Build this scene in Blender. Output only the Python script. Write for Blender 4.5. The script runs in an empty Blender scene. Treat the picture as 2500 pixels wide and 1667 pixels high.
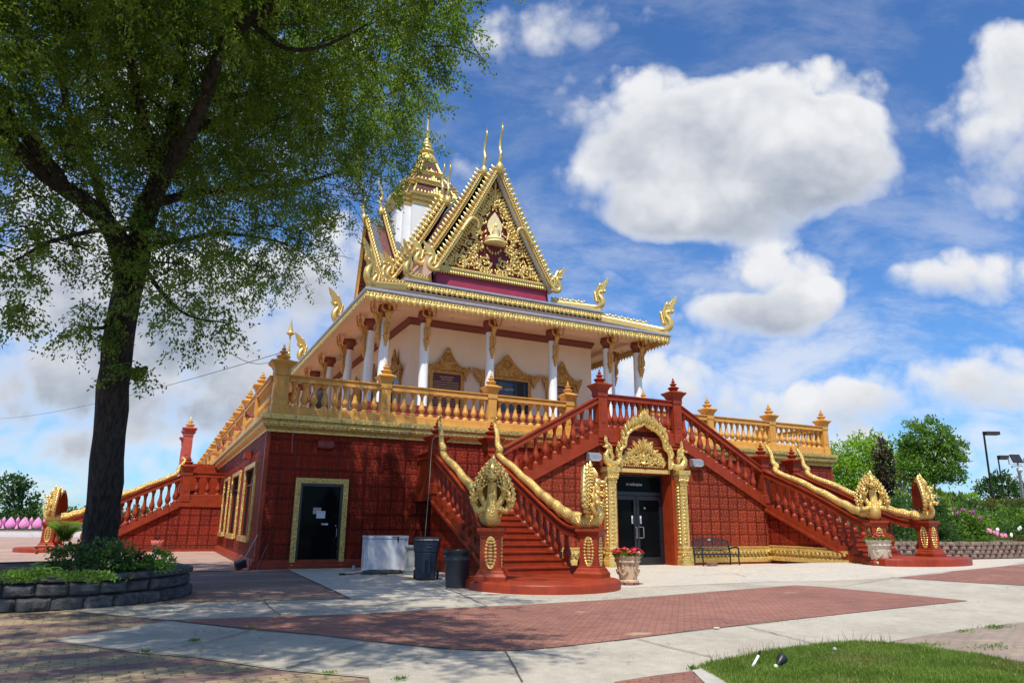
import bpy, bmesh, math, random
import numpy as np
from math import sin, cos, pi, radians, atan2, hypot, sqrt
from mathutils import Vector, Matrix
scene = bpy.context.scene
COL = scene.collection
random.seed(7); RNG = np.random.default_rng(7)

# ------------------------------------------------------------------ camera
CAM = Vector((-3.04, -24.68, 1.5)); F = 1698.7; PIT = .256018; ROL = .0097289; HDG = 1.11174777
fw = Vector((cos(HDG)*cos(PIT), sin(HDG)*cos(PIT), sin(PIT)))
r0 = Vector((sin(HDG), -cos(HDG), 0)); u0 = r0.cross(fw)
rt = r0*cos(ROL)+u0*sin(ROL); up = u0*cos(ROL)-r0*sin(ROL)
cd = bpy.data.cameras.new('camera'); cam = bpy.data.objects.new('camera', cd); COL.objects.link(cam)
cd.sensor_width = 36; cd.lens = F/2500*36; cd.clip_end = 3000; cd.clip_start = .05
M = Matrix.Identity(4)
for i in range(3): M[i][0], M[i][1], M[i][2], M[i][3] = rt[i], up[i], -fw[i], CAM[i]
cam.matrix_world = M; scene.camera = cam
def ray(px, py): return fw*F+rt*(px-1250)+up*(833.5-py)
def onz(px, py, z=0.): d = ray(px, py); return CAM+d*((z-CAM.z)/d.z)
def ony(px, py, y): d = ray(px, py); return CAM+d*((y-CAM.y)/d.y)
def onx(px, py, x): d = ray(px, py); return CAM+d*((x-CAM.x)/d.x)
def atd(px, py, D): return CAM+ray(px, py)*(D/F)
def smooth(t): t = min(1, max(0, t)); return t*t*(3-2*t)
def gz(x, y):      # the paving rises a little towards the right-hand stair
    return .24*smooth((x-13)/6.)*smooth((-2.2-y)/4.5)
def ong(px, py):
    z = 0.
    for _ in range(30):
        p = onz(px, py, z); z = .5*z+.5*gz(p.x, p.y)
    return onz(px, py, z)

# ------------------------------------------------------------------ light
scene.view_settings.view_transform = 'Standard'; scene.view_settings.look = 'None'
scene.view_settings.exposure = .12; scene.view_settings.gamma = 1
SUN_EL = radians(62); SUN_AZ = radians(31)      # azimuth from -Y towards -X
sdir = Vector((-sin(SUN_AZ)*cos(SUN_EL), -cos(SUN_AZ)*cos(SUN_EL), sin(SUN_EL)))
sl = bpy.data.lights.new('sun', 'SUN'); sl.energy = 4.8; sl.angle = radians(.5); sl.color = (1, .945, .845)
so = bpy.data.objects.new('sun', sl); COL.objects.link(so)
so.rotation_euler = sdir.to_track_quat('Z', 'Y').to_euler()

# ------------------------------------------------------------------ sky with clouds
W = bpy.data.worlds.new('World'); scene.world = W; W.use_nodes = True
class NT:
    def __init__(s, t): s.t = t; s.n = t.nodes; s.l = t.links
    def a(s, ty, **k):
        n = s.n.new(ty)
        for q, v in k.items(): setattr(n, q, v)
        return n
    def put(s, sock, v):
        if hasattr(v, 'is_output') or isinstance(v, bpy.types.NodeSocket): s.l.new(v, sock)
        elif v is not None: sock.default_value = v
    def m(s, op, a, b=None, c=None, clamp=False):
        n = s.a('ShaderNodeMath', operation=op, use_clamp=clamp)
        for i, v in enumerate((a, b, c)): s.put(n.inputs[i], v)
        return n.outputs[0]
    def vm(s, op, a, b=None):
        n = s.a('ShaderNodeVectorMath', operation=op); s.put(n.inputs[0], a)
        if b is not None:
            if op == 'SCALE': s.put(n.inputs[3], b)
            else: s.put(n.inputs[1], b)
        return n.outputs[1] if op in ('DOT_PRODUCT', 'LENGTH') else n.outputs[0]
    def comb(s, x, y, z=0.):
        n = s.a('ShaderNodeCombineXYZ')
        for i, v in enumerate((x, y, z)): s.put(n.inputs[i], v)
        return n.outputs[0]
    def noise(s, vec, scale, det=4, rough=.55, dist=0., dim='3D'):
        n = s.a('ShaderNodeTexNoise', noise_dimensions=dim); s.put(n.inputs['Vector'], vec)
        n.inputs['Scale'].default_value = scale; n.inputs['Detail'].default_value = det
        n.inputs['Roughness'].default_value = rough; n.inputs['Distortion'].default_value = dist
        return n.outputs[0]
    def ramp(s, f, stops):
        n = s.a('ShaderNodeValToRGB'); s.put(n.inputs[0], f); cr = n.color_ramp
        while len(cr.elements) < len(stops): cr.elements.new(.5)
        for e, (p, c) in zip(cr.elements, stops): e.position = p; e.color = (*c, 1) if len(c) == 3 else c
        return n.outputs[0]
    def mix(s, f, a, b, mode='MIX'):
        n = s.a('ShaderNodeMix', data_type='RGBA', blend_type=mode); s.put(n.inputs[0], f)
        s.put(n.inputs[6], (*a, 1) if isinstance(a, tuple) and len(a) == 3 else a)
        s.put(n.inputs[7], (*b, 1) if isinstance(b, tuple) and len(b) == 3 else b)
        return n.outputs[2]
    def mr(s, v, a, b, c=0., d=1., smoothstep=True):
        n = s.a('ShaderNodeMapRange', interpolation_type='SMOOTHSTEP' if smoothstep else 'LINEAR')
        for i, q in enumerate((v, a, b, c, d)): s.put(n.inputs[i], q)
        return n.outputs[0]
T = NT(W.node_tree); T.n.clear()
sky = T.a('ShaderNodeTexSky', sky_type='NISHITA', sun_disc=False)
sky.sun_elevation = SUN_EL; sky.sun_rotation = math.atan2(sdir.x, sdir.y)
sky.air_density = 1.0; sky.dust_density = .4; sky.ozone_density = 3.5
g = T.a('ShaderNodeTexCoord').outputs['Generated']
hw_ = Vector((cos(HDG), sin(HDG), 0))
# cloud field: directions laid on a plane tangent to the northern sky (fixed in the world)
dn = T.vm('DOT_PRODUCT', g, tuple(fw)); dpos = T.m('MAXIMUM', dn, .08)
U = T.m('DIVIDE', T.vm('DOT_PRODUCT', g, tuple(rt)), dpos)
V = T.m('DIVIDE', T.vm('DOT_PRODUCT', g, tuple(up)), dpos)
p2 = T.comb(U, V, 0.)
warp = T.a('ShaderNodeTexNoise'); T.put(warp.inputs['Vector'], p2); warp.inputs['Scale'].default_value = 3.2; warp.inputs['Detail'].default_value = 5
wv = T.vm('SCALE', T.vm('SUBTRACT', warp.outputs['Color'], (.5, .5, .5)), .085)
p3 = T.vm('ADD', p2, wv)
sx = T.a('ShaderNodeSeparateXYZ'); T.put(sx.inputs[0], p3)
BL = [  # centre x, y, radius x, y (all on the 2500 px wide sky map), strength
 (1600,290,290,160,1.5),(1950,300,330,170,1.6),(1800,420,400,190,1.7),(1540,460,230,130,1.4),(2050,400,190,160,1.4),(1740,520,280,80,1.2),
 (1880,705,230,140,1.7),(1790,800,190,90,1.3),(1990,770,150,100,1.2),(1300,120,230,140,.75),(1400,40,200,100,.6),(1830,60,90,70,.5),
 (2460,320,200,270,1.3),(2290,490,150,70,.45),(2490,150,150,150,1.1),(2420,680,240,100,1.2),(2230,700,140,60,.8),
 (1130,420,90,70,.8),(1360,610,110,60,.5),(1570,690,150,50,.35),
 (1700,960,300,140,1.3),(2010,1010,210,90,1.2),(2250,980,300,110,1.0),(2450,920,240,130,1.0),(2300,1140,360,100,.9),(1900,1130,300,120,1.),
 (830,640,230,140,1.2),(600,760,360,190,1.2),(300,700,370,210,1.2),(100,820,330,220,1.2),(450,930,360,170,1.2),(150,1000,350,150,1.1),(650,1010,240,130,1.),(300,1140,520,110,1.),
 (80,560,250,200,.9),(1120,120,120,120,.35),(700,300,500,260,.75),(250,250,400,330,.75)]
tot = None; und = None
for bx, by, ra, rb, st in BL:
    u = T.m('MULTIPLY', T.m('SUBTRACT', sx.outputs[0], (bx-1250)/F), F/ra)
    v = T.m('MULTIPLY', T.m('SUBTRACT', sx.outputs[1], (833.5-by)/F), F/rb)
    r2 = T.m('ADD', T.m('MULTIPLY', u, u), T.m('MULTIPLY', v, v))
    e = T.m('MULTIPLY', T.m('MAXIMUM', T.m('SUBTRACT', 1.1, r2), 0.), st)
    tot = e if tot is None else T.m('ADD', tot, e)
    w_ = T.m('MULTIPLY', e, v); und = w_ if und is None else T.m('ADD', und, w_)
und = T.m('DIVIDE', und, T.m('ADD', tot, .15))      # height inside the cloud: negative at its base
vo = T.a('ShaderNodeTexVoronoi', feature='F1'); T.put(vo.inputs['Vector'], p3); vo.inputs['Scale'].default_value = 13.; vo.inputs['Detail'].default_value = 2.; vo.inputs['Roughness'].default_value = .55
puff = T.m('SUBTRACT', .42, vo.outputs['Distance'])
fbm = T.noise(p2, 8., 10, .62); fine = T.noise(p3, 30., 6, .62)
oth = T.mr(T.noise(g, 2.6, 7, .6), .44, .62, 0., 1.4)  # unseen clouds outside the view, added to neutralise the blue fill light
inside = T.mr(dn, .35, .6)
tot = T.m('ADD', T.m('MULTIPLY', tot, inside), T.m('MULTIPLY', oth, T.m('SUBTRACT', 1., inside)))
dens = T.m('ADD', tot, T.m('ADD', T.m('MULTIPLY', puff, 1.0), T.m('ADD', T.m('MULTIPLY', T.m('SUBTRACT', fbm, .5), 1.9), T.m('MULTIPLY', T.m('SUBTRACT', fine, .5), .55))))
crisp = T.mr(und, -.25, .45)                        # tops are sharper than bases
mask = T.mr(dens, -.02, T.m('SUBTRACT', 1.75, T.m('MULTIPLY', crisp, .75)))
veil = T.m('MULTIPLY', T.mr(T.noise(T.vm('MULTIPLY', p3, (1., 2.4, 1.)), 3.6, 8, .65), .40, .68, 0., .7), T.mr(sx.outputs[1], .30, -.10, .25, 1.))
mask = T.m('MAXIMUM', mask, T.m('MULTIPLY', veil, inside))
tone = T.noise(T.vm('MULTIPLY', p3, (1., 1.6, 1.)), 5., 7, .6)
low = T.mr(sx.outputs[0], .0, -.33)                 # left part of the sky: heavier cloud
gr = T.m('ADD', T.m('MULTIPLY', T.mr(und, .35, -.75), .62), T.m('ADD', T.m('MULTIPLY', T.m('SUBTRACT', tone, .5), 1.3), T.m('MULTIPLY', puff, -.35)))
grey = T.m('ADD', gr, T.m('MULTIPLY', low, .32), clamp=True)
ccol = T.mix(T.m('MULTIPLY', grey, T.mr(dens, .5, 1.9)), (.88, .89, .915), (.27, .335, .45))
z_ = T.a('ShaderNodeSeparateXYZ'); T.put(z_.inputs[0], g)
skyc = T.mix(1., sky.outputs[0], (.64, 1.0, 1.38), 'MULTIPLY')
bgs = T.a('ShaderNodeBackground'); T.put(bgs.inputs[0], skyc); bgs.inputs[1].default_value = .112
bgc = T.a('ShaderNodeBackground'); T.put(bgc.inputs[0], ccol); bgc.inputs[1].default_value = .92
ms = T.a('ShaderNodeMixShader'); T.put(ms.inputs[0], T.m('MULTIPLY', mask, T.mr(z_.outputs[2], -.02, .02))); T.l.new(bgs.outputs[0], ms.inputs[1]); T.l.new(bgc.outputs[0], ms.inputs[2])
wo = T.a('ShaderNodeOutputWorld'); T.l.new(ms.outputs[0], wo.inputs[0])

# ------------------------------------------------------------------ tagging
def tag(o, label=None, cat=None, group=None, kind=None):
    if label: o['label'] = label
    if cat: o['category'] = cat
    if group: o['group'] = group
    if kind: o['kind'] = kind
    return o
def thing(name, label, cat, loc=(0, 0, 0), rz=0, group=None):
    o = bpy.data.objects.new(name, None); COL.objects.link(o); o.empty_display_size = .2
    o.location = loc; o.rotation_euler = (0, 0, rz)
    return tag(o, label, cat, group)
def clone(root, loc, rz=0, label=None, group=None, scale=None):
    r = root.copy(); COL.objects.link(r); r.location = loc; r.rotation_euler = (0, 0, rz)
    if scale: r.scale = scale
    if label: r['label'] = label
    if group: r['group'] = group
    for ch in list(root.children):
        c = ch.copy(); COL.objects.link(c); c.parent = r
        for q in list(ch.children):
            d = q.copy(); COL.objects.link(d); d.parent = c
    return r

# ------------------------------------------------------------------ mesh builder
class MB:
    def __init__(s): s.v = []; s.f = []
    def add(s, vs, fs):
        n = len(s.v); s.v += [tuple(p) for p in vs]; s.f += [tuple(i+n for i in f) for f in fs]; return s
    def box(s, x0, x1, y0, y1, z0, z1):
        v = [(x0,y0,z0),(x1,y0,z0),(x1,y1,z0),(x0,y1,z0),(x0,y0,z1),(x1,y0,z1),(x1,y1,z1),(x0,y1,z1)]
        return s.add(v, [(0,3,2,1),(4,5,6,7),(0,1,5,4),(1,2,6,5),(2,3,7,6),(3,0,4,7)])
    def obox(s, c, sz, rz=0, ry=0, rx=0):
        m = Matrix.Rotation(rz, 3, 'Z') @ Matrix.Rotation(ry, 3, 'Y') @ Matrix.Rotation(rx, 3, 'X'); c = Vector(c)
        v = [c+m@Vector((i*sz[0]/2, j*sz[1]/2, k*sz[2]/2)) for k in (-1, 1) for j in (-1, 1) for i in (-1, 1)]
        return s.add(v, [(0,2,3,1),(4,5,7,6),(0,1,5,4),(1,3,7,5),(3,2,6,7),(2,0,4,6)])
    def lathe(s, prof, c=(0, 0, 0), n=16, axis=None, caps=True, rfun=None):
        c = Vector(c); q = Vector(axis).to_track_quat('Z', 'Y') if axis is not None else None
        vs = []
        for r, z in prof:
            for i in range(n):
                a = 2*pi*i/n; rr = r*(rfun(a, z) if rfun else 1)
                p = Vector((rr*cos(a), rr*sin(a), z)); vs.append(c+(q@p if q else p))
        fs = [(j*n+i, j*n+(i+1) % n, (j+1)*n+(i+1) % n, (j+1)*n+i) for j in range(len(prof)-1) for i in range(n)]
        if caps: fs += [tuple(range(n-1, -1, -1)), tuple((len(prof)-1)*n+i for i in range(n))]
        return s.add(vs, fs)
    def sq(s, prof, c=(0, 0, 0), rz=0):      # four-sided lathe (half-width, z): posts, caps, plinths
        c = Vector(c); vs = []
        for r, z in prof:
            for i in range(4):
                a = rz+pi/4+i*pi/2; vs.append(c+Vector((r*sqrt(2)*cos(a), r*sqrt(2)*sin(a), z)))
        fs = [(j*4+i, j*4+(i+1) % 4, (j+1)*4+(i+1) % 4, (j+1)*4+i) for j in range(len(prof)-1) for i in range(4)]
        fs += [(3,2,1,0), tuple((len(prof)-1)*4+i for i in range(4))]
        return s.add(vs, fs)
    def tube(s, path, rad, n=8, flat=1., upv=(0, 0, 1), caps=True):
        path = [Vector(p) for p in path]; m = len(path)
        if not hasattr(rad, '__len__'): rad = [rad]*m
        vs = []; prev = None
        for i, p in enumerate(path):
            t = (path[min(i+1, m-1)]-path[max(i-1, 0)]).normalized()
            x = t.cross(Vector(upv)) if prev is None else prev-t*prev.dot(t)
            if x.length < 1e-4: x = t.cross(Vector((1, 0, 0)))
            x.normalize(); prev = x; y = x.cross(t)
            for k in range(n):
                a = 2*pi*k/n; vs.append(p+x*(rad[i]*cos(a))+y*(rad[i]*flat*sin(a)))
        fs = [(j*n+k, j*n+(k+1) % n, (j+1)*n+(k+1) % n, (j+1)*n+k) for j in range(m-1) for k in range(n)]
        if caps: fs += [tuple(range(n-1, -1, -1)), tuple((m-1)*n+k for k in range(n))]
        return s.add(vs, fs)
    def rail(s, path, prof):                 # profile (side, up) swept along a 3-D path, kept upright
        path = [Vector(p) for p in path]; m = len(path); n = len(prof); vs = []
        for i, p in enumerate(path):
            a = (path[i]-path[i-1]) if i else (path[1]-path[0]); b = (path[i+1]-path[i]) if i < m-1 else a
            a = Vector((a.x, a.y)).normalized(); b = Vector((b.x, b.y)).normalized(); t = (a+b).normalized()
            k = 1/max(.35, t.dot(a)); side = Vector((t.y, -t.x, 0))*k
            vs += [p+side*u+Vector((0, 0, w)) for u, w in prof]
        fs = [(j*n+k, j*n+(k+1) % n, (j+1)*n+(k+1) % n, (j+1)*n+k) for j in range(m-1) for k in range(n)]
        fs += [tuple(range(n-1, -1, -1)), tuple((m-1)*n+k for k in range(n))]
        return s.add(vs, fs)
    def ring(s, pts, prof, closed=True):      # profile (out, z) swept along a plan polygon (counter-clockwise), mitred
        n = len(pts); k = len(prof); vs = []
        for i in range(n):
            p = Vector(pts[i][:2]); a = p-Vector(pts[i-1][:2]); b = Vector(pts[(i+1) % n][:2])-p
            if not closed and i == 0: a = b
            if not closed and i == n-1: b = a
            a = a.normalized(); b = b.normalized(); na = Vector((a.y, -a.x)); nb = Vector((b.y, -b.x))
            d = (na+nb); d = d/max(.2, d.dot(na)) if d.length > 1e-6 else na
            vs += [(p.x+d.x*o, p.y+d.y*o, z) for o, z in prof]
        m = n if closed else n-1
        fs = [(i*k+j, ((i+1) % n)*k+j, ((i+1) % n)*k+j+1, i*k+j+1) for i in range(m) for j in range(k-1)]
        if not closed: fs += [tuple(range(k-1, -1, -1)), tuple((n-1)*k+j for j in range(k))]
        return s.add(vs, fs)
    def prism(s, poly, o, ux, uy, th):        # polygon in plane (o, ux, uy), extruded th along ux x uy
        o = Vector(o); ux = Vector(ux); uy = Vector(uy); nz = ux.cross(uy).normalized(); n = len(poly)
        vs = [o+ux*a+uy*b for a, b in poly]+[o+ux*a+uy*b+nz*th for a, b in poly]
        fs = [tuple(range(n-1, -1, -1)), tuple(range(n, 2*n))]+[(i, (i+1) % n, n+(i+1) % n, n+i) for i in range(n)]
        return s.add(vs, fs)
    def ball(s, c, r, n=8, m=6, rot=None):
        c = Vector(c); r = Vector((r, r, r)) if not hasattr(r, '__len__') else Vector(r); vs = []
        for j in range(m+1):
            t = pi*j/m
            for i in range(n):
                a = 2*pi*i/n; p = Vector((r.x*sin(t)*cos(a), r.y*sin(t)*sin(a), -r.z*cos(t)))
                vs.append(c+(rot@p if rot else p))
        return s.add(vs, [(j*n+i, j*n+(i+1) % n, (j+1)*n+(i+1) % n, (j+1)*n+i) for j in range(m) for i in range(n)])
    def bud(s, c, d, nrm, L, w=.5, t=.35, curl=.0):   # flame-shaped leaf pointing along d, thickness along nrm
        c = Vector(c); d = Vector(d).normalized(); nrm = Vector(nrm); nrm = (nrm-d*nrm.dot(d)).normalized(); x = d.cross(nrm)
        prof = [(.0, .35), (.22, .95), (.45, 1.), (.7, .62), (.88, .28), (1., .02)]; vs = []; n = 6
        for h, r in prof:
            cc = c+d*(L*h)+x*(curl*L*h*h)
            for i in range(n):
                a = 2*pi*i/n; vs.append(cc+x*(cos(a)*r*L*w/2)+nrm*(sin(a)*r*L*t/2+r*L*t*.1))
        return s.add(vs, [(j*n+i, j*n+(i+1) % n, (j+1)*n+(i+1) % n, (j+1)*n+i) for j in range(5) for i in range(n)]+[(5,4,3,2,1,0)])
    def sheet(s, rows):
        n = len(rows[0]); vs = [p for r in rows for p in r]
        return s.add(vs, [(j*n+i, j*n+i+1, (j+1)*n+i+1, (j+1)*n+i) for j in range(len(rows)-1) for i in range(n-1)])
    def mesh(s, name, mat, smooth=False, ang=38):
        me = bpy.data.meshes.new(name); me.from_pydata(s.v, [], s.f)
        me.materials.append(MAT[mat] if isinstance(mat, str) else mat)
        if smooth:
            me.polygons.foreach_set('use_smooth', [True]*len(me.polygons)); me.set_sharp_from_angle(angle=radians(ang))
        me.update(); return me
    def build(s, name, mat, parent=None, smooth=False, ang=38, off=None):
        if parent is not None and off is None:
            off = parent; acc = Vector((0, 0, 0))
            while off is not None: acc += off.location; off = off.parent
            off = acc
        if off is not None and off is not False:
            off = Vector(off); s.v = [(a-off.x, b-off.y, c-off.z) for a, b, c in s.v]
        o = bpy.data.objects.new(name, s.mesh(name, mat, smooth, ang)); COL.objects.link(o)
        if parent is not None: o.parent = parent
        return o
def put(name, me, parent, loc, rz=0, sc=None):
    o = bpy.data.objects.new(name, me); COL.objects.link(o); o.parent = parent
    acc = Vector((0, 0, 0)); q = parent
    while q is not None: acc += q.location; q = q.parent
    o.location = Vector(loc)-acc; o.rotation_euler = (0, 0, rz)
    if sc: o.scale = sc
    return o
def leafmesh(name, P, D, N, L, Wd, mat, parent=None, fold=.25):
    """P points, D directions, N normals (n,3) arrays; rhombic folded leaves"""
    n = len(P); D = D/np.linalg.norm(D, axis=1)[:, None]; X = np.cross(D, N); X /= np.linalg.norm(X, axis=1)[:, None]+1e-9; Z = np.cross(X, D)
    L = np.broadcast_to(L, (n,))[:, None]; Wd = np.broadcast_to(Wd, (n,))[:, None]
    v = np.empty((n, 4, 3)); v[:, 0] = P; v[:, 1] = P+D*L*.45+X*Wd*.5+Z*Wd*fold; v[:, 2] = P+D*L; v[:, 3] = P+D*L*.45-X*Wd*.5+Z*Wd*fold
    if parent is not None: v = v-np.array(parent.location)
    me = bpy.data.meshes.new(name); me.vertices.add(4*n); me.loops.add(4*n); me.polygons.add(n)
    me.vertices.foreach_set('co', v.reshape(-1)); me.loops.foreach_set('vertex_index', np.arange(4*n, dtype=np.int32))
    me.polygons.foreach_set('loop_start', np.arange(0, 4*n, 4, dtype=np.int32)); me.update(calc_edges=True)
    me.materials.append(MAT[mat] if isinstance(mat, str) else mat)
    o = bpy.data.objects.new(name, me); COL.objects.link(o)
    if parent is not None: o.parent = parent
    return o
# ------------------------------------------------------------------ materials
MAT = {}
def newmat(name):
    m = bpy.data.materials.new(name); m.use_nodes = True; m.node_tree.nodes.clear(); MAT[name] = m
    t = NT(m.node_tree); b = t.a('ShaderNodeBsdfPrincipled'); o = t.a('ShaderNodeOutputMaterial'); t.l.new(b.outputs[0], o.inputs[0])
    return t, b, o
def bump(t, b, h, strength=.5, dist=.02):
    n = t.a('ShaderNodeBump'); n.inputs['Strength'].default_value = strength; n.inputs['Distance'].default_value = dist
    t.put(n.inputs['Height'], h); t.l.new(n.outputs[0], b.inputs['Normal'])
def wpos(t): return t.a('ShaderNodeNewGeometry').outputs['Position']
def sepv(t, v):
    n = t.a('ShaderNodeSeparateXYZ'); t.put(n.inputs[0], v); return n.outputs
def rain(t, p, c, amt, col):      # thin vertical water streaks and grime
    S = sepv(t, p); q = t.comb(t.m('MULTIPLY', S[0], 7.), t.m('MULTIPLY', S[1], 7.), t.m('MULTIPLY', S[2], .55))
    n = t.m('MULTIPLY', t.mr(t.noise(q, 1., 4, .65), .52, .70), t.mr(t.noise(p, .5, 3), .35, .6))
    return t.mix(t.m('MULTIPLY', n, amt), c, col)
def simple(name, col, rough=.5, metal=0., var=.12, vs=6., bs=0., bscale=30., bd=.01, spec=.5, dirt=None, streak=None):
    t, b, o = newmat(name); p = wpos(t)
    n = t.noise(p, vs, 5, .6); k = t.mr(n, .3, .7, 1-var, 1+var, False)
    c = t.vm('SCALE', tuple(col), k)
    if dirt: c = t.mix(t.mr(t.noise(p, dirt[1], 6, .7), .5, .72, 0, dirt[2]), c, dirt[0])
    if streak: c = rain(t, p, c, *streak)
    t.put(b.inputs['Base Color'], c); b.inputs['Metallic'].default_value = metal
    t.put(b.inputs['Roughness'], t.mr(n, .3, .7, rough-.07, rough+.07, False)); b.inputs['Specular IOR Level'].default_value = spec
    if bs: bump(t, b, t.noise(p, bscale, 5, .6), bs, bd)
    return t, b
simple('red_paint', (.285,.036,.010), .45, streak=(.5, (.11,.018,.012)), var=.16, vs=3., bs=.12, bscale=14, spec=.28, dirt=((.13,.014,.008), 1.7, .5))
simple('red_dull', (.21,.02,.01), .55, var=.2, vs=2., bs=.2, bscale=18, dirt=((.11,.014,.008), 2.5, .6))
simple('red_post', (.50,.09,.06), .5)
simple('maroon', (.16,.004,.014), .6, var=.2, vs=1.5, bs=.15, bscale=10)
simple('maroon_light', (.36,.03,.07), .6, var=.15, vs=2., bs=.15, bscale=6)
simple('orange_paint', (.67,.33,.062), .5, streak=(.5, (.30,.15,.05)), var=.10, vs=3., bs=.10, bscale=12, dirt=((.34,.16,.06), 1.2, .35))
simple('white_paint', (.78,.765,.75), .5, streak=(.25, (.45,.42,.38)), var=.04, vs=2.)
simple('tower_white', (.80,.79,.78), .6, var=.04, vs=1.)
simple('cream_wall', (.86,.67,.49), .65, streak=(.18, (.55,.38,.26)), var=.05, vs=.8, bs=.06, bscale=20)
simple('soffit', (.86,.57,.38), .7, var=.05, vs=.6)
simple('capital_red', (.22,.05,.03), .6)
simple('gold_flat', (.74,.52,.17), .42, .35, var=.08, vs=8)
simple('gold_pale', (.86,.72,.38), .45, .2)
simple('grey_metal', (.36,.36,.37), .45, .5)
simple('gutter', (.42,.42,.45), .4, .3)
simple('dark_metal', (.022,.024,.03), .4, .2)
simple('dark_frame', (.012,.012,.016), .3)
simple('bronze_pole', (.035,.028,.026), .5)
simple('concrete_cast', (.30,.32,.31), .8, bs=.4, bscale=30, var=.2)
simple('white_enamel', (.62,.65,.70), .28, streak=(.3, (.40,.36,.30)), var=.03)
simple('bin_blue', (.016,.026,.048), .42, var=.1, bs=.05)
simple('bin_grey', (.026,.031,.043), .45, var=.1)
simple('black_plastic', (.010,.010,.011), .4)
simple('rubber_grey', (.08,.085,.09), .55)
simple('paper', (.62,.64,.68), .8, var=.03)
simple('soil', (.045,.03,.02), .95, bs=.8, bscale=40, var=.4)
simple('terracotta', (.33,.12,.06), .8)
simple('lotus_pink', (.62,.17,.14), .6)
simple('fence_pink', (.75,.26,.52), .6, var=.1)
simple('fence_pale', (.62,.52,.46), .7)
simple('brick_red', (.22,.10,.08), .85, bs=.5, bscale=60, var=.25)
simple('wood_grey', (.35,.33,.30), .6)
simple('sign_maroon', (.10,.010,.016), .5)
simple('sign_gold', (.70,.50,.20), .5)
simple('ice_white', (.7,.7,.7), .4)
simple('tile_grey', (.10,.115,.13), .6)
simple('gap_shade', (.01,.01,.01), .9)  # near-black colour standing in for the shade inside deep gaps
simple('petal_red', (.42,.012,.014), .5, var=.35, vs=30)
simple('petal_pink', (.75,.25,.38), .5, var=.2, vs=10)
simple('petal_violet', (.32,.05,.22), .5, var=.2, vs=10)
simple('petal_white', (.8,.78,.75), .5)
simple('petal_cream', (.66,.70,.36), .5)
# weathered concrete pots with dark drips
t, b, o = newmat('pot_stone'); p = wpos(t); n = t.noise(p, 9, 5); s_ = sepv(t, p)
dr = t.noise(t.comb(t.m('MULTIPLY', s_[0], 14.), t.m('MULTIPLY', s_[1], 14.), t.m('MULTIPLY', s_[2], 1.6)), 1., 3, .6)
c = t.mix(t.mr(n, .3, .7), (.52,.33,.19), (.62,.45,.30)); c = t.mix(t.mr(dr, .56, .64, 0, .75), c, (.24,.14,.085))
t.put(b.inputs['Base Color'], c); b.inputs['Roughness'].default_value = .8; bump(t, b, t.noise(p, 25, 5), .4, .01)
simple('pot_pale', (.60,.49,.37), .75, var=.12, vs=7, bs=.4, bscale=22)
# carved gold paint
def gold(name, sc, stren, col=(.76,.54,.175), dark=(.25,.13,.025), da=.6, metal=.55, rough=.36):
    t, b, o = newmat(name); p = wpos(t)
    v = t.a('ShaderNodeTexVoronoi', feature='SMOOTH_F1'); t.put(v.inputs['Vector'], t.vm('ADD', p, t.vm('SCALE', t.comb(t.noise(p, sc*.35, 2), t.noise(t.vm('ADD', p, (5, 3, 1)), sc*.35, 2)), .25)))
    v.inputs['Scale'].default_value = sc; d = v.outputs['Distance']
    n = t.noise(p, sc*1.7, 4, .6); h = t.m('SUBTRACT', t.m('MULTIPLY', n, .5), d)
    t.put(b.inputs['Base Color'], t.mix(t.mr(d, .42, .78, 0, da), t.mix(t.noise(p, 2.5, 4), tuple(q*.88 for q in col), tuple(min(1, q*1.1) for q in col)), dark))  # hollows of the carving turn brown, their shade put into the colour
    b.inputs['Metallic'].default_value = metal; b.inputs['Roughness'].default_value = rough; bump(t, b, h, stren, .03)
gold('gold', 9., .18, da=.12)
simple('gold_recess_shade', (.15,.085,.02), .6, .2)  # dark brown plate colour stands in for shade between the hood curls
gold('gold_carved', 13., .75)
gold('gold_fine', 24., .8)
gold('gold_shrine', 14., .8, (.60,.30,.06), (.14,.05,.015), .8, .3, .5)
gold('gold_figure', 16., .4, (.62,.30,.07), (.30,.09,.03), .6, .3, .5)
# naga skin: rows of small scales, brown patches worn through
t, b, o = newmat('gold_scale'); p = wpos(t)
v = t.a('ShaderNodeTexVoronoi'); t.put(v.inputs['Vector'], p); v.inputs['Scale'].default_value = 30
w = t.noise(p, 2.2, 4, .6)
t.put(b.inputs['Base Color'], t.mix(t.mr(w, .5, .68, 0, .5), (.80,.545,.16), (.42,.21,.06))); b.inputs['Metallic'].default_value = .5
b.inputs['Roughness'].default_value = .32; bump(t, b, t.m('MULTIPLY', v.outputs['Distance'], -1.), .8, .03)
# glass
for nm, c, r in (('glass_dark', (.004,.005,.006), .06), ('glass_hall', (.03,.035,.04), .03)):
    t, b, o = newmat(nm); b.inputs['Base Color'].default_value = (*c, 1); b.inputs['Roughness'].default_value = r; b.inputs['Specular IOR Level'].default_value = .05 if nm == 'glass_dark' else .5
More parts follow.
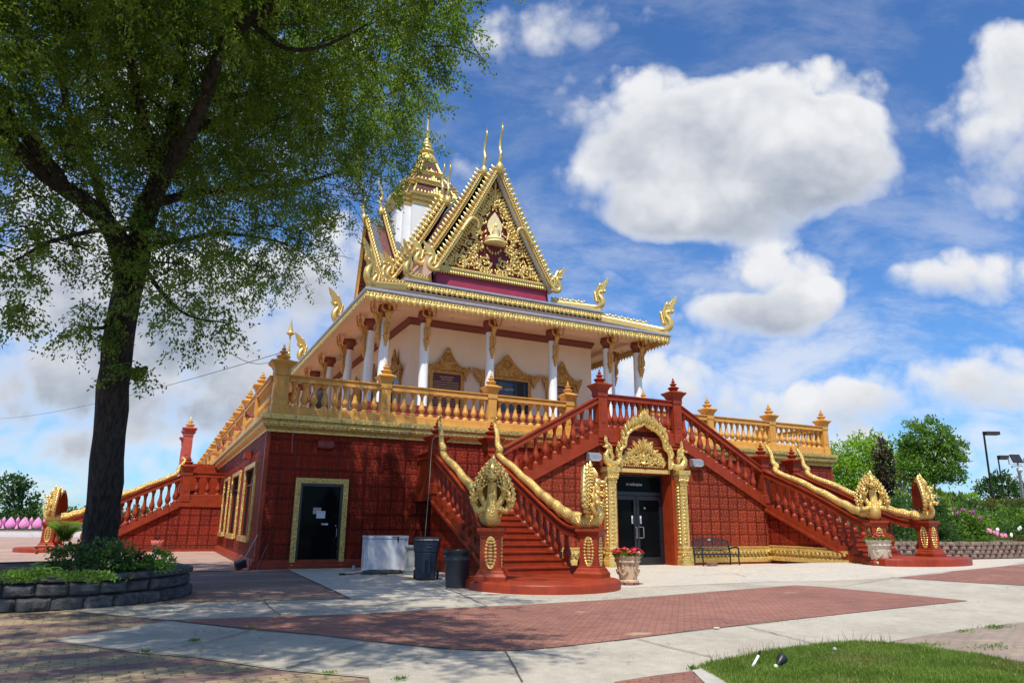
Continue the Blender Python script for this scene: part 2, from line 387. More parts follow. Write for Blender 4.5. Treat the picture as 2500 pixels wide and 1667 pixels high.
# red glazed relief tiles: ax = (horizontal axis index)
def tiles(name, ax, s, off=0., zoff=.3, col=(.24,.02,.008), lo=(.07,.006,.004)):
    t, b, o = newmat(name); p = wpos(t); S = sepv(t, p)
    u0 = t.m('DIVIDE', t.m('ADD', S[ax], off), s); v0 = t.m('DIVIDE', t.m('SUBTRACT', S[2], zoff), s)
    u = t.m('SUBTRACT', t.m('FRACT', u0), .5); v = t.m('SUBTRACT', t.m('FRACT', v0), .5)
    au = t.m('ABSOLUTE', u); av = t.m('ABSOLUTE', v); e = t.m('MAXIMUM', au, av)
    border = t.mr(e, .43, .465); groove = t.mr(e, .485, .497)
    r = t.m('SQRT', t.m('ADD', t.m('MULTIPLY', u, u), t.m('MULTIPLY', v, v))); th = t.m('ARCTAN2', v, u)
    # four-petal flower in the middle of each half tile plus scroll waves
    pet = t.m('COSINE', t.m('ADD', t.m('MULTIPLY', th, 4.), t.m('MULTIPLY', r, 9.)))
    fl = t.m('MULTIPLY', pet, t.mr(r, .0, .42, 1., .2))
    cu = t.m('SINE', t.m('MULTIPLY', t.m('ADD', t.m('MULTIPLY', au, 1.), t.m('MULTIPLY', t.m('SINE', t.m('MULTIPLY', av, 24.)), .05)), 52.))
    cv = t.m('SINE', t.m('MULTIPLY', t.m('ADD', av, t.m('MULTIPLY', t.m('SINE', t.m('MULTIPLY', au, 26.)), .05)), 46.))
    scr = t.m('MULTIPLY', cu, cv)
    idn = t.a('ShaderNodeTexWhiteNoise'); t.put(idn.inputs[0], t.comb(t.m('FLOOR', u0), t.m('FLOOR', v0)))
    pn = t.vm('SCALE', p, 1.); nz = t.noise(pn, 15., 4, .65)
    rel = t.m('ADD', t.m('ADD', t.m('MULTIPLY', fl, .35), t.m('MULTIPLY', scr, .3)), t.m('MULTIPLY', nz, .9))
    inn = t.m('MULTIPLY', rel, t.m('SUBTRACT', 1., border))
    h = t.m('SUBTRACT', t.m('ADD', t.m('MULTIPLY', inn, .55), t.m('MULTIPLY', border, .75)), t.m('MULTIPLY', groove, .5))
    wear = t.mr(t.noise(p, .7, 4, .6), .4, .7)
    base = t.mix(t.mr(inn, .15, .75), lo, col); base = t.mix(t.m('MULTIPLY', wear, .35), base, tuple(min(1, q*1.25) for q in col))  # relief hollows coloured darker, shading put into the tile colour
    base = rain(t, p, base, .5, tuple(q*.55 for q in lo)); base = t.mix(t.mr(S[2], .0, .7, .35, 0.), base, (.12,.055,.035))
    t.put(b.inputs['Base Color'], t.vm('SCALE', base, t.mr(idn.outputs[0], 0, 1, .85, 1.12, False)))
    b.inputs['Roughness'].default_value = .5 if ax == 1 else .36; b.inputs['Specular IOR Level'].default_value = .1 if ax == 1 else .22; bump(t, b, h, 1., .06)
tiles('tile_x', 0, .487, 0., .3, (.36,.033,.010), (.15,.012,.005)); tiles('tile_y', 1, .487, 0., .3, (.36,.033,.010), (.15,.012,.005))
tiles('tile_portal', 0, .49, .1, .2, (.40,.052,.015), (.17,.019,.006))
# scale roof tiles (rows follow height) with grey margin
def roof(name, ax, col, s=.30):
    t, b, o = newmat(name); p = wpos(t); S = sepv(t, p)
    row = t.m('DIVIDE', S[2], s*.8); fr = t.m('FRACT', row); ri = t.m('FLOOR', row)
    u = t.m('ADD', t.m('DIVIDE', S[ax], s), t.m('MULTIPLY', t.m('MODULO', ri, 2.), .5)); fu = t.m('SUBTRACT', t.m('FRACT', u), .5)
    arc = t.m('MULTIPLY', t.m('MULTIPLY', fu, fu), 1.9)
    edge = t.mr(t.m('ABSOLUTE', t.m('SUBTRACT', fr, t.m('ADD', .12, arc))), .0, .14, 1., 0.)
    nz = t.noise(p, 5., 4); c = t.mix(t.mr(nz, .35, .65), tuple(q*.8 for q in col), tuple(q*1.2 for q in col))
    t.put(b.inputs['Base Color'], t.mix(t.m('MULTIPLY', edge, .85), c, tuple(q*.3 for q in col))); b.inputs['Roughness'].default_value = .6
    bump(t, b, t.m('SUBTRACT', t.m('MULTIPLY', fr, -.5), edge), .6, .03)
roof('roof_y', 1, (.155,.045,.04)); roof('roof_x', 0, (.155,.045,.04)); roof('roof_x_grey', 0, (.095,.11,.125)); roof('roof_tower', 0, (.10,.025,.022), .34)
roof('roof_low', 0, (.085,.05,.048), .30)
# paving
def paving(name, A, B, bw, bh, ang=0., mortar=(.2,.17,.14), stripe=None, rough=.85, sc=1.):
    t, b, o = newmat(name); p = wpos(t)
    mp = t.a('ShaderNodeMapping'); t.put(mp.inputs[0], p); mp.inputs['Rotation'].default_value = (0, 0, ang)
    q = mp.outputs[0]; S = sepv(t, q)
    br = t.a('ShaderNodeTexBrick'); t.put(br.inputs['Vector'], q); br.inputs['Scale'].default_value = 1.; br.inputs['Brick Width'].default_value = bw
    br.inputs['Row Height'].default_value = bh; br.inputs['Mortar Size'].default_value = .010; br.inputs['Mortar Smooth'].default_value = .3; br.inputs['Bias'].default_value = 0.
    br.inputs['Color1'].default_value = (*A, 1); br.inputs['Color2'].default_value = (*B, 1); br.inputs['Mortar'].default_value = (*mortar, 1)
    c = br.outputs[0]; big = t.noise(p, .45, 5, .65)
    if stripe:
        C2, per, frac = stripe
        k = t.m('FRACT', t.m('DIVIDE', t.m('MULTIPLY', t.m('ROUND', t.m('DIVIDE', S[1], bh)), bh), per))
        c = t.mix(t.m('MULTIPLY', t.m('LESS_THAN', k, frac), t.m('SUBTRACT', 1., br.outputs[1])), c, C2)
    c = t.vm('SCALE', c, t.mr(big, .3, .7, .76, 1.2, False)); c = t.vm('SCALE', c, t.mr(t.noise(p, 9., 4), .3, .7, .9, 1.1, False))
    c = t.mix(t.mr(t.noise(p, 1.3, 6, .7), .60, .72, 0., .35), c, (.42,.33,.22))
    pt = t.a('ShaderNodeTexVoronoi'); t.put(pt.inputs['Vector'], t.vm('MULTIPLY', p, (1., 1.9, 1.))); pt.inputs['Scale'].default_value = .62
    c = t.mix(t.m('MULTIPLY', t.mr(t.m('ADD', pt.outputs['Distance'], t.m('MULTIPLY', t.noise(p, 6., 4), .12)), .17, .24, .75, 0.), t.mr(big, .45, .55)), c, (.46,.33,.19))
    t.put(b.inputs['Base Color'], c); b.inputs['Roughness'].default_value = rough
    bump(t, b, t.m('ADD', t.m('MULTIPLY', br.outputs[1], -1.), t.m('MULTIPLY', t.noise(p, 60., 3), .35)), .5, .012)
paving('paving_plaza', (.47,.34,.25), (.52,.38,.29), .22, .11, 0., (.24,.17,.13), ((.40,.22,.18), .92, .45))
paving('paving_stripe', (.38,.285,.155), (.33,.245,.135), .24, .12, radians(-4), (.17,.12,.08), ((.225,.125,.11), .98, .42))
paving('paving_red', (.335,.145,.10), (.26,.105,.075), .21, .105, radians(40), (.15,.08,.055))
paving('paving_dark', (.26,.155,.115), (.215,.125,.10), .20, .10, 0., (.14,.10,.08), ((.30,.21,.13), 2.4, .25))
paving('paving_tan', (.33,.25,.19), (.29,.215,.165), .20, .10, radians(20), (.22,.18,.13))
def concrete(name, A, B):
    t, b, o = newmat(name); p = wpos(t)
    n1 = t.noise(p, .6, 6, .65); n2 = t.noise(p, 5., 5, .6); n3 = t.noise(p, 70., 3, .7)
    c = t.mix(t.mr(n1, .35, .68), A, B); c = t.vm('SCALE', c, t.mr(n2, .3, .7, .9, 1.1, False)); c = t.vm('SCALE', c, t.mr(n3, .3, .7, .76, 1.2, False))
    c = t.mix(t.mr(t.noise(p, 2.1, 7, .75), .56, .70, 0., .5), c, tuple(q*.6 for q in A)); c = t.mix(t.mr(t.noise(p, .35, 8, .8), .52, .60, 0., .35), c, tuple(q*.72 for q in B))
    sp = t.a('ShaderNodeTexVoronoi'); t.put(sp.inputs[0], p); sp.inputs['Scale'].default_value = 4.; c = t.mix(t.mr(sp.outputs['Distance'], .03, .05, .55, 0.), c, (.12,.10,.08))
    t.put(b.inputs['Base Color'], c); b.inputs['Roughness'].default_value = .88; bump(t, b, t.m('ADD', n3, t.m('MULTIPLY', n2, .6)), .45, .012)
concrete('concrete_path', (.47,.42,.335), (.39,.345,.27)); concrete('concrete_apron', (.50,.46,.39), (.57,.485,.365)); concrete('kerb', (.50,.47,.40), (.42,.40,.35))
concrete('concrete_band', (.50,.49,.45), (.45,.44,.41))
simple('lawn_soil', (.07,.085,.03), .95, var=.4, vs=5, bs=.5, bscale=30)
simple('field', (.075,.10,.035), .95, var=.3, vs=.2)
simple('joint', (.10,.08,.06), .95)
t, b, o = newmat('block_dark'); p = wpos(t); n = t.noise(p, 6, 6, .65)
t.put(b.inputs['Base Color'], t.mix(t.mr(n, .3, .7), (.045,.046,.050), (.115,.116,.122))); b.inputs['Roughness'].default_value = .9; bump(t, b, t.m('ADD', t.noise(p, 14, 6, .7), t.m('MULTIPLY', t.noise(p, 60, 4, .7), .4)), .9, .04)
t, b, o = newmat('block_brown'); p = wpos(t); n = t.noise(p, 3.5, 6, .65)
t.put(b.inputs['Base Color'], t.mix(t.mr(n, .35, .65), (.14,.095,.075), (.30,.195,.15))); b.inputs['Roughness'].default_value = .9; bump(t, b, t.noise(p, 12, 6, .7), .9, .05)
t, b, o = newmat('bark'); p = wpos(t); S = sepv(t, p)
q = t.comb(t.m('MULTIPLY', S[0], 9.), t.m('MULTIPLY', S[1], 9.), t.m('MULTIPLY', S[2], 1.7)); n = t.noise(q, 1., 6, .65, 1.2); n2 = t.noise(q, 3.2, 4, .6)
t.put(b.inputs['Base Color'], t.mix(t.mr(n, .38, .62), (.010,.008,.006), (.048,.038,.030))); b.inputs['Roughness'].default_value = .92
bump(t, b, t.m('ADD', n, t.m('MULTIPLY', n2, .4)), 1., .09)
# foliage
def foliage(name, A, B, tr=.35, sc=3., gloss=.45):
    m = bpy.data.materials.new(name); m.use_nodes = True; m.node_tree.nodes.clear(); MAT[name] = m; t = NT(m.node_tree)
    p = wpos(t); c = t.mix(t.mr(t.noise(p, sc, 3), .36, .64), A, B); c = t.vm('SCALE', c, t.mr(t.noise(p, 45., 1), .3, .7, .7, 1.35, False))
    b = t.a('ShaderNodeBsdfPrincipled'); t.put(b.inputs['Base Color'], c); b.inputs['Roughness'].default_value = gloss; b.inputs['Specular IOR Level'].default_value = .35
    tl = t.a('ShaderNodeBsdfTranslucent'); t.put(tl.inputs[0], t.vm('MULTIPLY', c, (1.6, 1.8, .6)))
    x = t.a('ShaderNodeMixShader'); x.inputs[0].default_value = tr; t.l.new(b.outputs[0], x.inputs[1]); t.l.new(tl.outputs[0], x.inputs[2])
    o = t.a('ShaderNodeOutputMaterial'); t.l.new(x.outputs[0], o.inputs[0])
foliage('leaf_elm', (.075,.135,.022), (.18,.245,.048), .5, 1.6)
foliage('leaf_lime', (.21,.35,.035), (.30,.44,.06), .4, 1.)
foliage('leaf_mid', (.095,.19,.028), (.17,.28,.045), .35, 1.2)
foliage('leaf_deep', (.035,.085,.02), (.06,.12,.03), .3, 1.2)
foliage('leaf_spruce', (.05,.035,.022), (.12,.065,.035), .1, 2.)
foliage('leaf_spruce_green', (.03,.055,.03), (.05,.07,.035), .1, 2.)
foliage('leaf_olive', (.13,.14,.03), (.17,.15,.04), .3, 2.)
foliage('leaf_grass', (.12,.20,.025), (.20,.28,.05), .35, 1.5)
foliage('leaf_straw', (.22,.20,.07), (.28,.24,.10), .3, 3.)
foliage('leaf_far', (.045,.095,.03), (.075,.14,.045), .3, .3)
foliage('leaf_hosta', (.10,.20,.03), (.20,.30,.08), .35, 8.)
foliage('leaf_wine', (.05,.02,.02), (.09,.03,.03), .3, 6.)
# ------------------------------------------------------------------ ground sheets
def sheet(name, pts, mat, dz, kind='structure', label=None):
    bm = bmesh.new(); bm.faces.new([bm.verts.new((p[0], p[1], 0)) for p in pts])
    for i in range(13):
        for ax, c in ((0, 13+.5*i), (1, -2.2-.375*i)):
            co = (c, 0, 0) if ax == 0 else (0, c, 0)
            bmesh.ops.bisect_plane(bm, geom=bm.verts[:]+bm.edges[:]+bm.faces[:], plane_co=co, plane_no=(1, 0, 0) if ax == 0 else (0, 1, 0), dist=1e-5)
    for v in bm.verts: v.co.z = gz(v.co.x, v.co.y)+dz
    bmesh.ops.triangulate(bm, faces=[f for f in bm.faces if len(f.verts) > 4])
    bmesh.ops.recalc_face_normals(bm, faces=bm.faces[:])
    if sum(f.normal.z for f in bm.faces) < 0: bmesh.ops.reverse_faces(bm, faces=bm.faces[:])
    me = bpy.data.meshes.new(name); bm.to_mesh(me); me.materials.append(MAT[mat])
    o = bpy.data.objects.new(name, me); COL.objects.link(o)
    return tag(o, label, None, None, kind)
def gp(*q): return [tuple(ong(*p)[:2]) for p in q]
sheet('ground', [(-900,-400),(900,-400),(900,1500),(-900,1500)], 'field', -.02)
sheet('plaza_paving', [(-70,-9.5),(4.5,-9.5),(4.5,51.5),(-70,51.5)], 'paving_plaza', .0)
sheet('plaza_paving', [(-45,-45),(10,-45),(10,-8),(-45,-8)], 'paving_stripe', .004)
sheet('plaza_paving', gp((857,1463),(704,1392),(600,1393),(430,1393),(380,1474),(398,1476),(643,1469)), 'paving_dark', .006)
apron = gp((704,1391),(857,1463),(643,1468),(398,1474),(126,1489),(421,1515),(115,1564),(344,1595),(478,1606),(689,1637),(900,1656))+[(-1.2,-18.6),(1.5,-24),(6,-34),(80,-34),(80,60),(1.2,60)]
sheet('concrete_path', apron, 'concrete_path', .010)
sheet('concrete_path', gp((704,1391),(857,1463),(900,1461),(1180,1452),(1500,1437),(1880,1420),(2187,1411),(2420,1390),(2500,1372))+[(45,-4.9),(45,20),(1.3,20)], 'concrete_apron', .014)
sheet('brick_paving', gp((417,1516),(685,1506),(900,1500),(1100,1487),(1300,1477),(1500,1465),(1700,1449),(1942,1430),(2000,1433),(2150,1447),(2363,1468),(2150,1490),(1925,1515),(1700,1540),(1500,1566),(1380,1580),(1275,1590),(1180,1591),(1090,1586),(957,1573),(780,1552),(612,1538)), 'paving_red', .020)
sheet('brick_paving', gp((2187,1411),(2300,1400),(2500,1378))+[(48,-4.9),(48,-11)]+gp((2500,1430),(2350,1422)), 'paving_red', .020)
sheet('brick_paving', gp((1500,1668),(1600,1652),(1690,1641),(1716,1668),(1740,1700),(1500,1700)), 'paving_red', .018)
sheet('brick_paving', gp((2172,1570),(2340,1543),(2500,1521),(2700,1500),(2700,1700),(2500,1623),(2290,1590)), 'paving_tan', .018)
lawn = gp((1785,1668),(1720,1634),(1883,1598),(2095,1572),(2180,1578),(2265,1589),(2390,1606),(2500,1626),(2750,1690),(2500,1850),(1950,1850))
sheet('lawn_soil', lawn, 'lawn_soil', .022)
sheet('kerb', gp((1690,1641),(1722,1634),(1795,1668),(1900,1740),(1800,1740),(1716,1668)), 'kerb', .026)
def joint(px, w=.018, dz=.0245):
    P = [Vector(ong(*p)) for p in px]; pts = []
    L = []; R = []
    for i, p in enumerate(P):
        t = (P[min(i+1, len(P)-1)]-P[max(i-1, 0)]); t.z = 0; t.normalize(); s = Vector((t.y, -t.x, 0))*w/2*random.uniform(.7, 1.3)
        L.append(p-s); R.append(p+s)
    return L+R[::-1]
mb = MB()
for px in [((643,1468),(660,1485),(685,1506)),((367,1597),(450,1580),(540,1562),(612,1541)),((696,1636),(800,1603),(900,1570)),((1233,1591),(1252,1625),(1275,1668)),
           ((1555,1562),(1640,1585),(1738,1607)),((1820,1532),(1880,1546),(1990,1575)),((857,1463),(1000,1467),(1090,1472)),((1060,1426),(1120,1450),(1190,1482)),((1690,1407),(1790,1400),(1822,1409)),
           ((126,1489),(280,1505),(421,1515)),((417,1516),(612,1539),(780,1553),(957,1574),(1090,1587)),((900,1500),(1100,1487),(1300,1477),(1500,1465),(1700,1449),(1942,1430)),((1942,1430),(2150,1447),(2363,1468)),
           ((1880,1420),(2060,1432),(2187,1411)),((704,1392),(780,1427),(857,1463)),((2172,1570),(2340,1543),(2500,1521)),((1500,1567),(1700,1541),(1925,1516)),((421,1515),(280,1537),(115,1564),(344,1596),(478,1607),(689,1638),(900,1657))]:
    n = 6; q = []
    for (a, b) in zip(px[:-1], px[1:]):
        for k in range(n): q.append((a[0]+(b[0]-a[0])*k/n+random.uniform(-1, 1), a[1]+(b[1]-a[1])*k/n+random.uniform(-.5, .5)))
    q.append(px[-1]); pol = joint(q); m = len(pol)//2
    mb.add([(p.x, p.y, gz(p.x, p.y)+.0245) for p in pol], [(i, i+1, 2*m-2-i, 2*m-1-i) for i in range(m-1)])
tag(mb.build('paving_joint', 'joint'), kind='structure')

# ------------------------------------------------------------------ shared pieces
def bal_mesh(name, mat, h=.80, k=1.):
    prof = [(.095,0),(.1,.03),(.095,.06),(.075,.10),(.048,.125),(.045,.15),(.066,.165),(.062,.18),(.088,.23),(.101,.29),(.1,.34),(.086,.41),(.068,.48),(.055,.58),(.047,.70),(.044,.76),(.058,.775),(.058,.79),(.046,.80),(.052,.83),(.074,.87),(.085,.91),(.085,1.)]
    rf = lambda a, z: 1+(.07*abs(cos(4*a)) if .17*h < z < .42*h else 0)
    return MB().lathe([(r*k, z*h) for r, z in prof], n=16, rfun=rf).mesh(name, mat, True, 50)
def finial(mb, c, s=1., rz=0):     # stacked lotus tiers on a post
    prof = [(.13,0),(.14,.03),(.2,.11),(.25,.17),(.25,.19),(.15,.25),(.09,.27),(.09,.30),(.14,.34),(.155,.37),(.15,.39),(.08,.43),(.055,.45),(.075,.49),(.085,.51),(.05,.56),(.03,.6),(.045,.63),(.02,.68),(.002,.73)]
    return mb.lathe([(r*s*1.12, z*s*.95) for r, z in prof], c, 8 if s < 2 else 12)
def post(parent, name, mat, x, y, z0, z1, w=.21, rz=0, fin=True, fmat=None, fs=1., names=('post_cap', 'finial')):
    mb = MB().sq([(w,z0),(w,z0+.32),(w*.88,z0+.34),(w*.88,z1-.25),(w,z1-.23),(w,z1)], (x, y, 0), rz)
    for i in range(4):
        a = rz+i*pi/2; mb.obox((x+cos(a)*w*.88, y+sin(a)*w*.88, (z0+z1)/2+.06), (.03, w*.95, (z1-z0)*.42), a)
    p = mb.build(name, mat, parent)
    if fin:
        MB().sq([(w*1.05,z1),(w*1.15,z1+.05),(w*1.15,z1+.07),(w*1.62,z1+.2),(w*1.62,z1+.24),(w*1.2,z1+.27),(w*.9,z1+.31)], (x, y, 0), rz).build(names[0], mat, p)
        mb = MB(); finial(mb, (x, y, z1+.3), .78*fs); mb.build(names[1], fmat or mat, p, True, 45)
    return p
RAILP = [(-.17,-.23),(-.17,-.14),(-.13,-.11),(-.13,-.07),(-.2,-.04),(-.2,0),(.2,0),(.2,-.04),(.13,-.07),(.13,-.11),(.17,-.14),(.17,-.23)]
BAL = {'orange': bal_mesh('baluster', 'orange_paint', .77, 1.1), 'red': bal_mesh('baluster', 'red_paint', .84, 1.2)}
def run(parent, a, b, z0, zr, kind, n=None, sp=.345):      # straight level bay between posts
    mat = {'orange': 'orange_paint', 'red': 'red_paint'}[kind]; a = Vector(a); b = Vector(b); L = (b-a).length; t = (b-a)/L
    MB().rail([(a.x, a.y, zr), (b.x, b.y, zr)], RAILP).build('handrail', mat, parent)
    MB().rail([(a.x, a.y, z0+.3), (b.x, b.y, z0+.3)], [(-.15,-.3),(-.15,-.02),(-.13,0),(.13,0),(.15,-.02),(.15,-.3)]).build('base_rail', mat, parent)
    n = n or max(2, int(L/sp)); h = zr-.2-(z0+.3)
    for i in range(n):
        p = a+t*(L*(i+.5)/n); put('baluster', BAL[kind], parent, (p.x, p.y, z0+.3), 0, (1.05, 1.05, h/(.77 if kind == 'orange' else .84)))

# ------------------------------------------------------------------ terrace building
ZT = 5.03; TW = 27.2; TD = 51.6
TB = thing('terrace_building', 'square lower storey in red relief tiles with gold cornice, carrying the temple hall', 'building', (13.6, 25.8, 0))
MB().add([(0,0,0),(TW,0,0),(TW,0,4.44),(0,0,4.44)], [(0,1,2,3)]).build('wall', 'tile_x', TB); MB().add([(0,TD,0),(TW,TD,0),(TW,TD,4.44),(0,TD,4.44)], [(3,2,1,0)]).build('wall', 'tile_x', TB)
# side wall with three window openings
wins = [(1.9, 4.75), (5.7, 4.75), (9.9, 4.75)]
WIN = [(2.1,5.15),(7.25,10.3),(12.35,14.6)]; wz0, wz1 = .98, 3.42
mb = MB(); ys = [0]+[q for w in WIN for q in w]+[TD]
for i in range(0, len(ys)-1, 2): mb.add([(0,ys[i],0),(0,ys[i+1],0),(0,ys[i+1],4.44),(0,ys[i],4.44)], [(3,2,1,0)])
for a, b in WIN: mb.add([(0,a,0),(0,b,0),(0,b,wz0),(0,a,wz0),(0,a,wz1),(0,b,wz1),(0,b,4.44),(0,a,4.44)], [(3,2,1,0),(7,6,5,4)])
mb.build('wall', 'tile_y', TB); MB().add([(TW,0,0),(TW,TD,0),(TW,TD,4.44),(TW,0,4.44)], [(0,1,2,3)]).build('wall', 'tile_y', TB)
for a, b in WIN:
    mb = MB(); d = .13
    mb.add([(0,a,wz0),(0,b,wz0),(0,b,wz1),(0,a,wz1),(d,a,wz0),(d,b,wz0),(d,b,wz1),(d,a,wz1)], [(0,4,5,1),(1,5,6,2),(2,6,7,3),(3,7,4,0)])
    w = mb.build('window', 'red_paint', TB)
    f = MB(); q = .16
    for (y0, y1, z0, z1) in ((a-q,a,wz0-q,wz1+q),(b,b+q,wz0-q,wz1+q),(a,b,wz1,wz1+q)): f.box(-.07,.01,y0,y1,z0,z1)
    f.box(-.11,.012,a-.02,b+q,wz0-q-.04,wz0-.002)
    f.build('frame', 'gold_fine', w)
    g_ = MB().box(d-.02,d,a,b,wz0,wz1); g_.build('pane', 'glass_dark', w)
    g_ = MB(); m = (a+b)/2
    g_.box(d-.06,d-.018,m-.025,m+.025,wz0,wz1).box(d-.062,d-.019,a,b,wz1-.6,wz1-.55).box(d-.062,d-.019,a,a+.05,wz0,wz1).box(d-.062,d-.019,b-.05,b,wz0,wz1); g_.build('mullion', 'dark_metal', w)
# corner strips, plinth, cornice
rect = [(0,0),(TW,0),(TW,TD),(0,TD)]
for x, y in rect[:2]: MB().sq([(.07,.3),(.07,4.44)], (x+(.045 if x == 0 else -.045), y+.045, 0)).build('corner_pilaster', 'red_paint', TB)
MB().ring(rect, [(.012,.0),(.14,.0),(.14,.10),(.11,.14),(.11,.2),(.05,.27),(.012,.3)]).build('plinth', 'red_paint', TB)
MB().ring(rect, [(0,4.44),(.05,4.44),(.05,4.5),(.03,4.51),(.07,4.56),(.16,4.62),(.2,4.70),(.19,4.76),(.13,4.79),(.13,4.81),(.24,4.84),(.26,4.86),(.26,5.02),(0,5.03)]).build('cornice', 'gold_carved', TB)
mb = MB()   # rows of beads and leaves on the cornice
for i in range(int(TW/.165)):
    x = .08+i*.165; mb.bud((x, -.13, 4.79), (0, -.35, -1), (0, -1, .2), .17, .75, .5); 
for i in range(int(30/.165)):
    y = .08+i*.165; mb.bud((-.13, y, 4.79), (-.35, 0, -1), (-1, 0, .2), .17, .75, .5)
for i in range(int(TW/.09)): mb.obox((.05+i*.09, -.055, 4.475), (.045, .03, .045))
for i in range(int(TW/.2)):
    x = .1+i*.2; mb.obox((x, -.262, 4.94), (.11, .02, .02)).obox((x-.05, -.262, 4.93), (.02, .02, .1)).obox((x+.02, -.262, 4.915), (.09, .02, .018)).obox((x+.06, -.262, 4.95), (.02, .02, .075))
mb.build('cornice_ornament', 'gold_carved', TB, True)
MB().add([(-.1,-.1,ZT),(TW+.1,-.1,ZT),(TW+.1,TD,ZT),(-.1,TD,ZT)], [(0,1,2,3)]).build('terrace_floor', 'concrete_path', TB)
# rain spouts along the side
mb = MB()
for y in (1.2, 5.2, 9.3, 13.5, 17.6): mb.prism([(-.12,0),(.12,0),(0,.13)], (-.36,y,5.04), (0,1,0), (0,0,1), -.3)
mb.build('rain_spout', 'red_dull', TB)
# small left door with gold frame
D = MB().box(1.24,2.66,-.02,.05,.02,2.76).build('door', 'glass_dark', TB)
f = MB()
for (x0,x1,z0,z1) in ((1.06,1.23,0,2.94),(2.67,2.84,0,2.94),(1.23,2.67,2.77,2.94)): f.box(x0,x1,-.10,.0,z0,z1)
for k in range(20):
    z = .1+k*.145
    for x in (1.145,2.755): f.ball((x,-.105,z), (.045,.03,.045), 6, 4)
for k in range(11): f.ball((1.2+k*.145,-.105,2.855), (.045,.03,.045), 6, 4)
f.build('frame', 'gold_fine', D, True)
f = MB(); 
for (x0,x1,z0,z1) in ((1.24,1.31,.02,2.76),(2.59,2.66,.02,2.76),(1.31,2.59,2.68,2.76),(1.31,2.59,.02,.18)): f.box(x0,x1,-.045,-.02,z0,z1)
f.build('door_leaf', 'dark_frame', D)
MB().box(1.28,2.62,-.14,.0,.001,.022).build('threshold', 'grey_metal', D)
mb = MB().tube([(2.53,-.05,1.02),(2.53,-.12,1.04),(2.53,-.12,1.28),(2.53,-.05,1.30)], .014, 6); mb.ball((2.5,-.06,1.38), .03, 8, 6); mb.build('handle', 'grey_metal', D, True)
def flat_text(txt, name, mat, parent, loc, size, rot=(pi/2, 0, 0), ext=.002, ax='CENTER'):
    cu = bpy.data.curves.new(name, 'FONT'); cu.body = txt; cu.size = size; cu.align_x = ax; cu.extrude = ext
    o = bpy.data.objects.new(name, cu); COL.objects.link(o)
    bpy.context.view_layer.update(); me = bpy.data.meshes.new_from_object(o.evaluated_get(bpy.context.evaluated_depsgraph_get()))
    bpy.data.objects.remove(o); me.materials.clear(); me.materials.append(MAT[mat]); q = bpy.data.objects.new(name, me); COL.objects.link(q)
    acc = Vector((0, 0, 0)); r = parent
    while r is not None: acc += r.location; r = r.parent
    q.parent = parent; q.location = Vector(loc)-acc; q.rotation_euler = rot
    return q
p1 = MB().box(1.83,2.12,-.048,-.04,1.62,1.86).build('notice', 'paper', D); p1['label'] = 'white paper notice taped on the dark door'
flat_text('~~~~~', 'notice_text', 'dark_metal', p1, (1.975,-.05,1.79), .07)
MB().box(1.71,1.98,-.024,-.021,1.76,1.97).build('inner_notice', 'wood_grey', D)
s1 = MB().box(2.02,2.24,-.048,-.043,1.40,1.46).build('sticker', 'paper', D)
flat_text('Pull', 'sticker_text', 'dark_metal', s1, (2.08,-.05,1.41), .055)
# vent louvre in the wall
mb = MB()
for k in range(6): mb.obox((4.2,-.035,3.42+k*.085), (.36,.05,.035), 0, 0, .5)
mb.box(4.0,4.02,-.05,.0,3.38,3.92).box(4.38,4.4,-.05,.0,3.38,3.92).box(4.02,4.38,-.05,0,3.9,3.92)
mb.build('vent_louvre', 'red_dull', TB)
MB().box(3.05,3.12,-.04,0,.42,.55).build('socket_box', 'red_dull', TB)

# wall lamps
def wall_lamp(loc, label, mat, rz=0, group=None, lens='paper'):
    t = thing('wall_lamp', label, 'lamp', loc, rz, group)
    MB().prism([(0,.17),(-.1,.17),(-.23,.09),(-.25,-.1),(0,-.16)], (-.27,0,0), (0,1,0), (0,0,1), .54).build('housing', mat, t, off=False)
    MB().prism([(-.12,-.125),(-.14,-.15),(-.25,-.125),(-.25,-.105)], (-.2,0,0), (0,1,0), (0,0,1), .4).build('lens', lens, t, off=False)
    return t
wall_lamp((11.43,-2.32,3.95), 'grey wedge-shaped wall lamp on the tiles left of the golden portal', 'grey_metal')
wall_lamp((16.36,-2.32,3.95), 'grey wedge-shaped wall lamp on the tiles right of the golden portal', 'grey_metal')
wall_lamp((1.93,-.02,4.08), 'red-painted wall lamp above the small left door', 'red_dull', 0, None, 'red_dull')
wall_lamp((-.02,4.2,3.95), 'red-painted lamp high on the side wall above the windows', 'red_dull', -pi/2, None, 'red_dull')

# ------------------------------------------------------------------ terrace balustrades
def balus(label, segs, posts, corner=None):
    t = thing('terrace_balustrade', label, 'balustrade', (*posts[0], ZT))
    for i, p in enumerate(posts):
        big = corner is not None and i == corner
        post(t, 'post', 'orange_paint', p[0], p[1], ZT, 6.62 if big else 6.5, .27 if big else .2, fs=1.15 if big else 1.)
    for a, b in segs: run(t, a, b, ZT, 6.43, 'orange')
    return t
P0 = [(.3,.1),(4.0,.1),(8.3,.1),(11.85,.1)]
balus('orange balustrade along the front terrace edge left of the landing', [((P0[i][0]+(.27 if i == 0 else .2),.1), (P0[i+1][0]-.2,.1)) for i in range(3)], P0, 0)
P1 = [(15.75,.1),(19.4,.1),(23.3,.1),(26.95,.1)]
balus('orange balustrade along the front terrace edge right of the landing', [((P1[i][0]+.2,.1), (P1[i+1][0]-.2,.1)) for i in range(3)], P1)
P2 = [(.15,.15+4.13*i) for i in range(1, 13)]
sg = [((.15, .4), (.15, P2[0][1]-.2))]+[((.15, P2[i][1]+.2), (.15, P2[i+1][1]-.2)) for i in range(11) if i != 5]
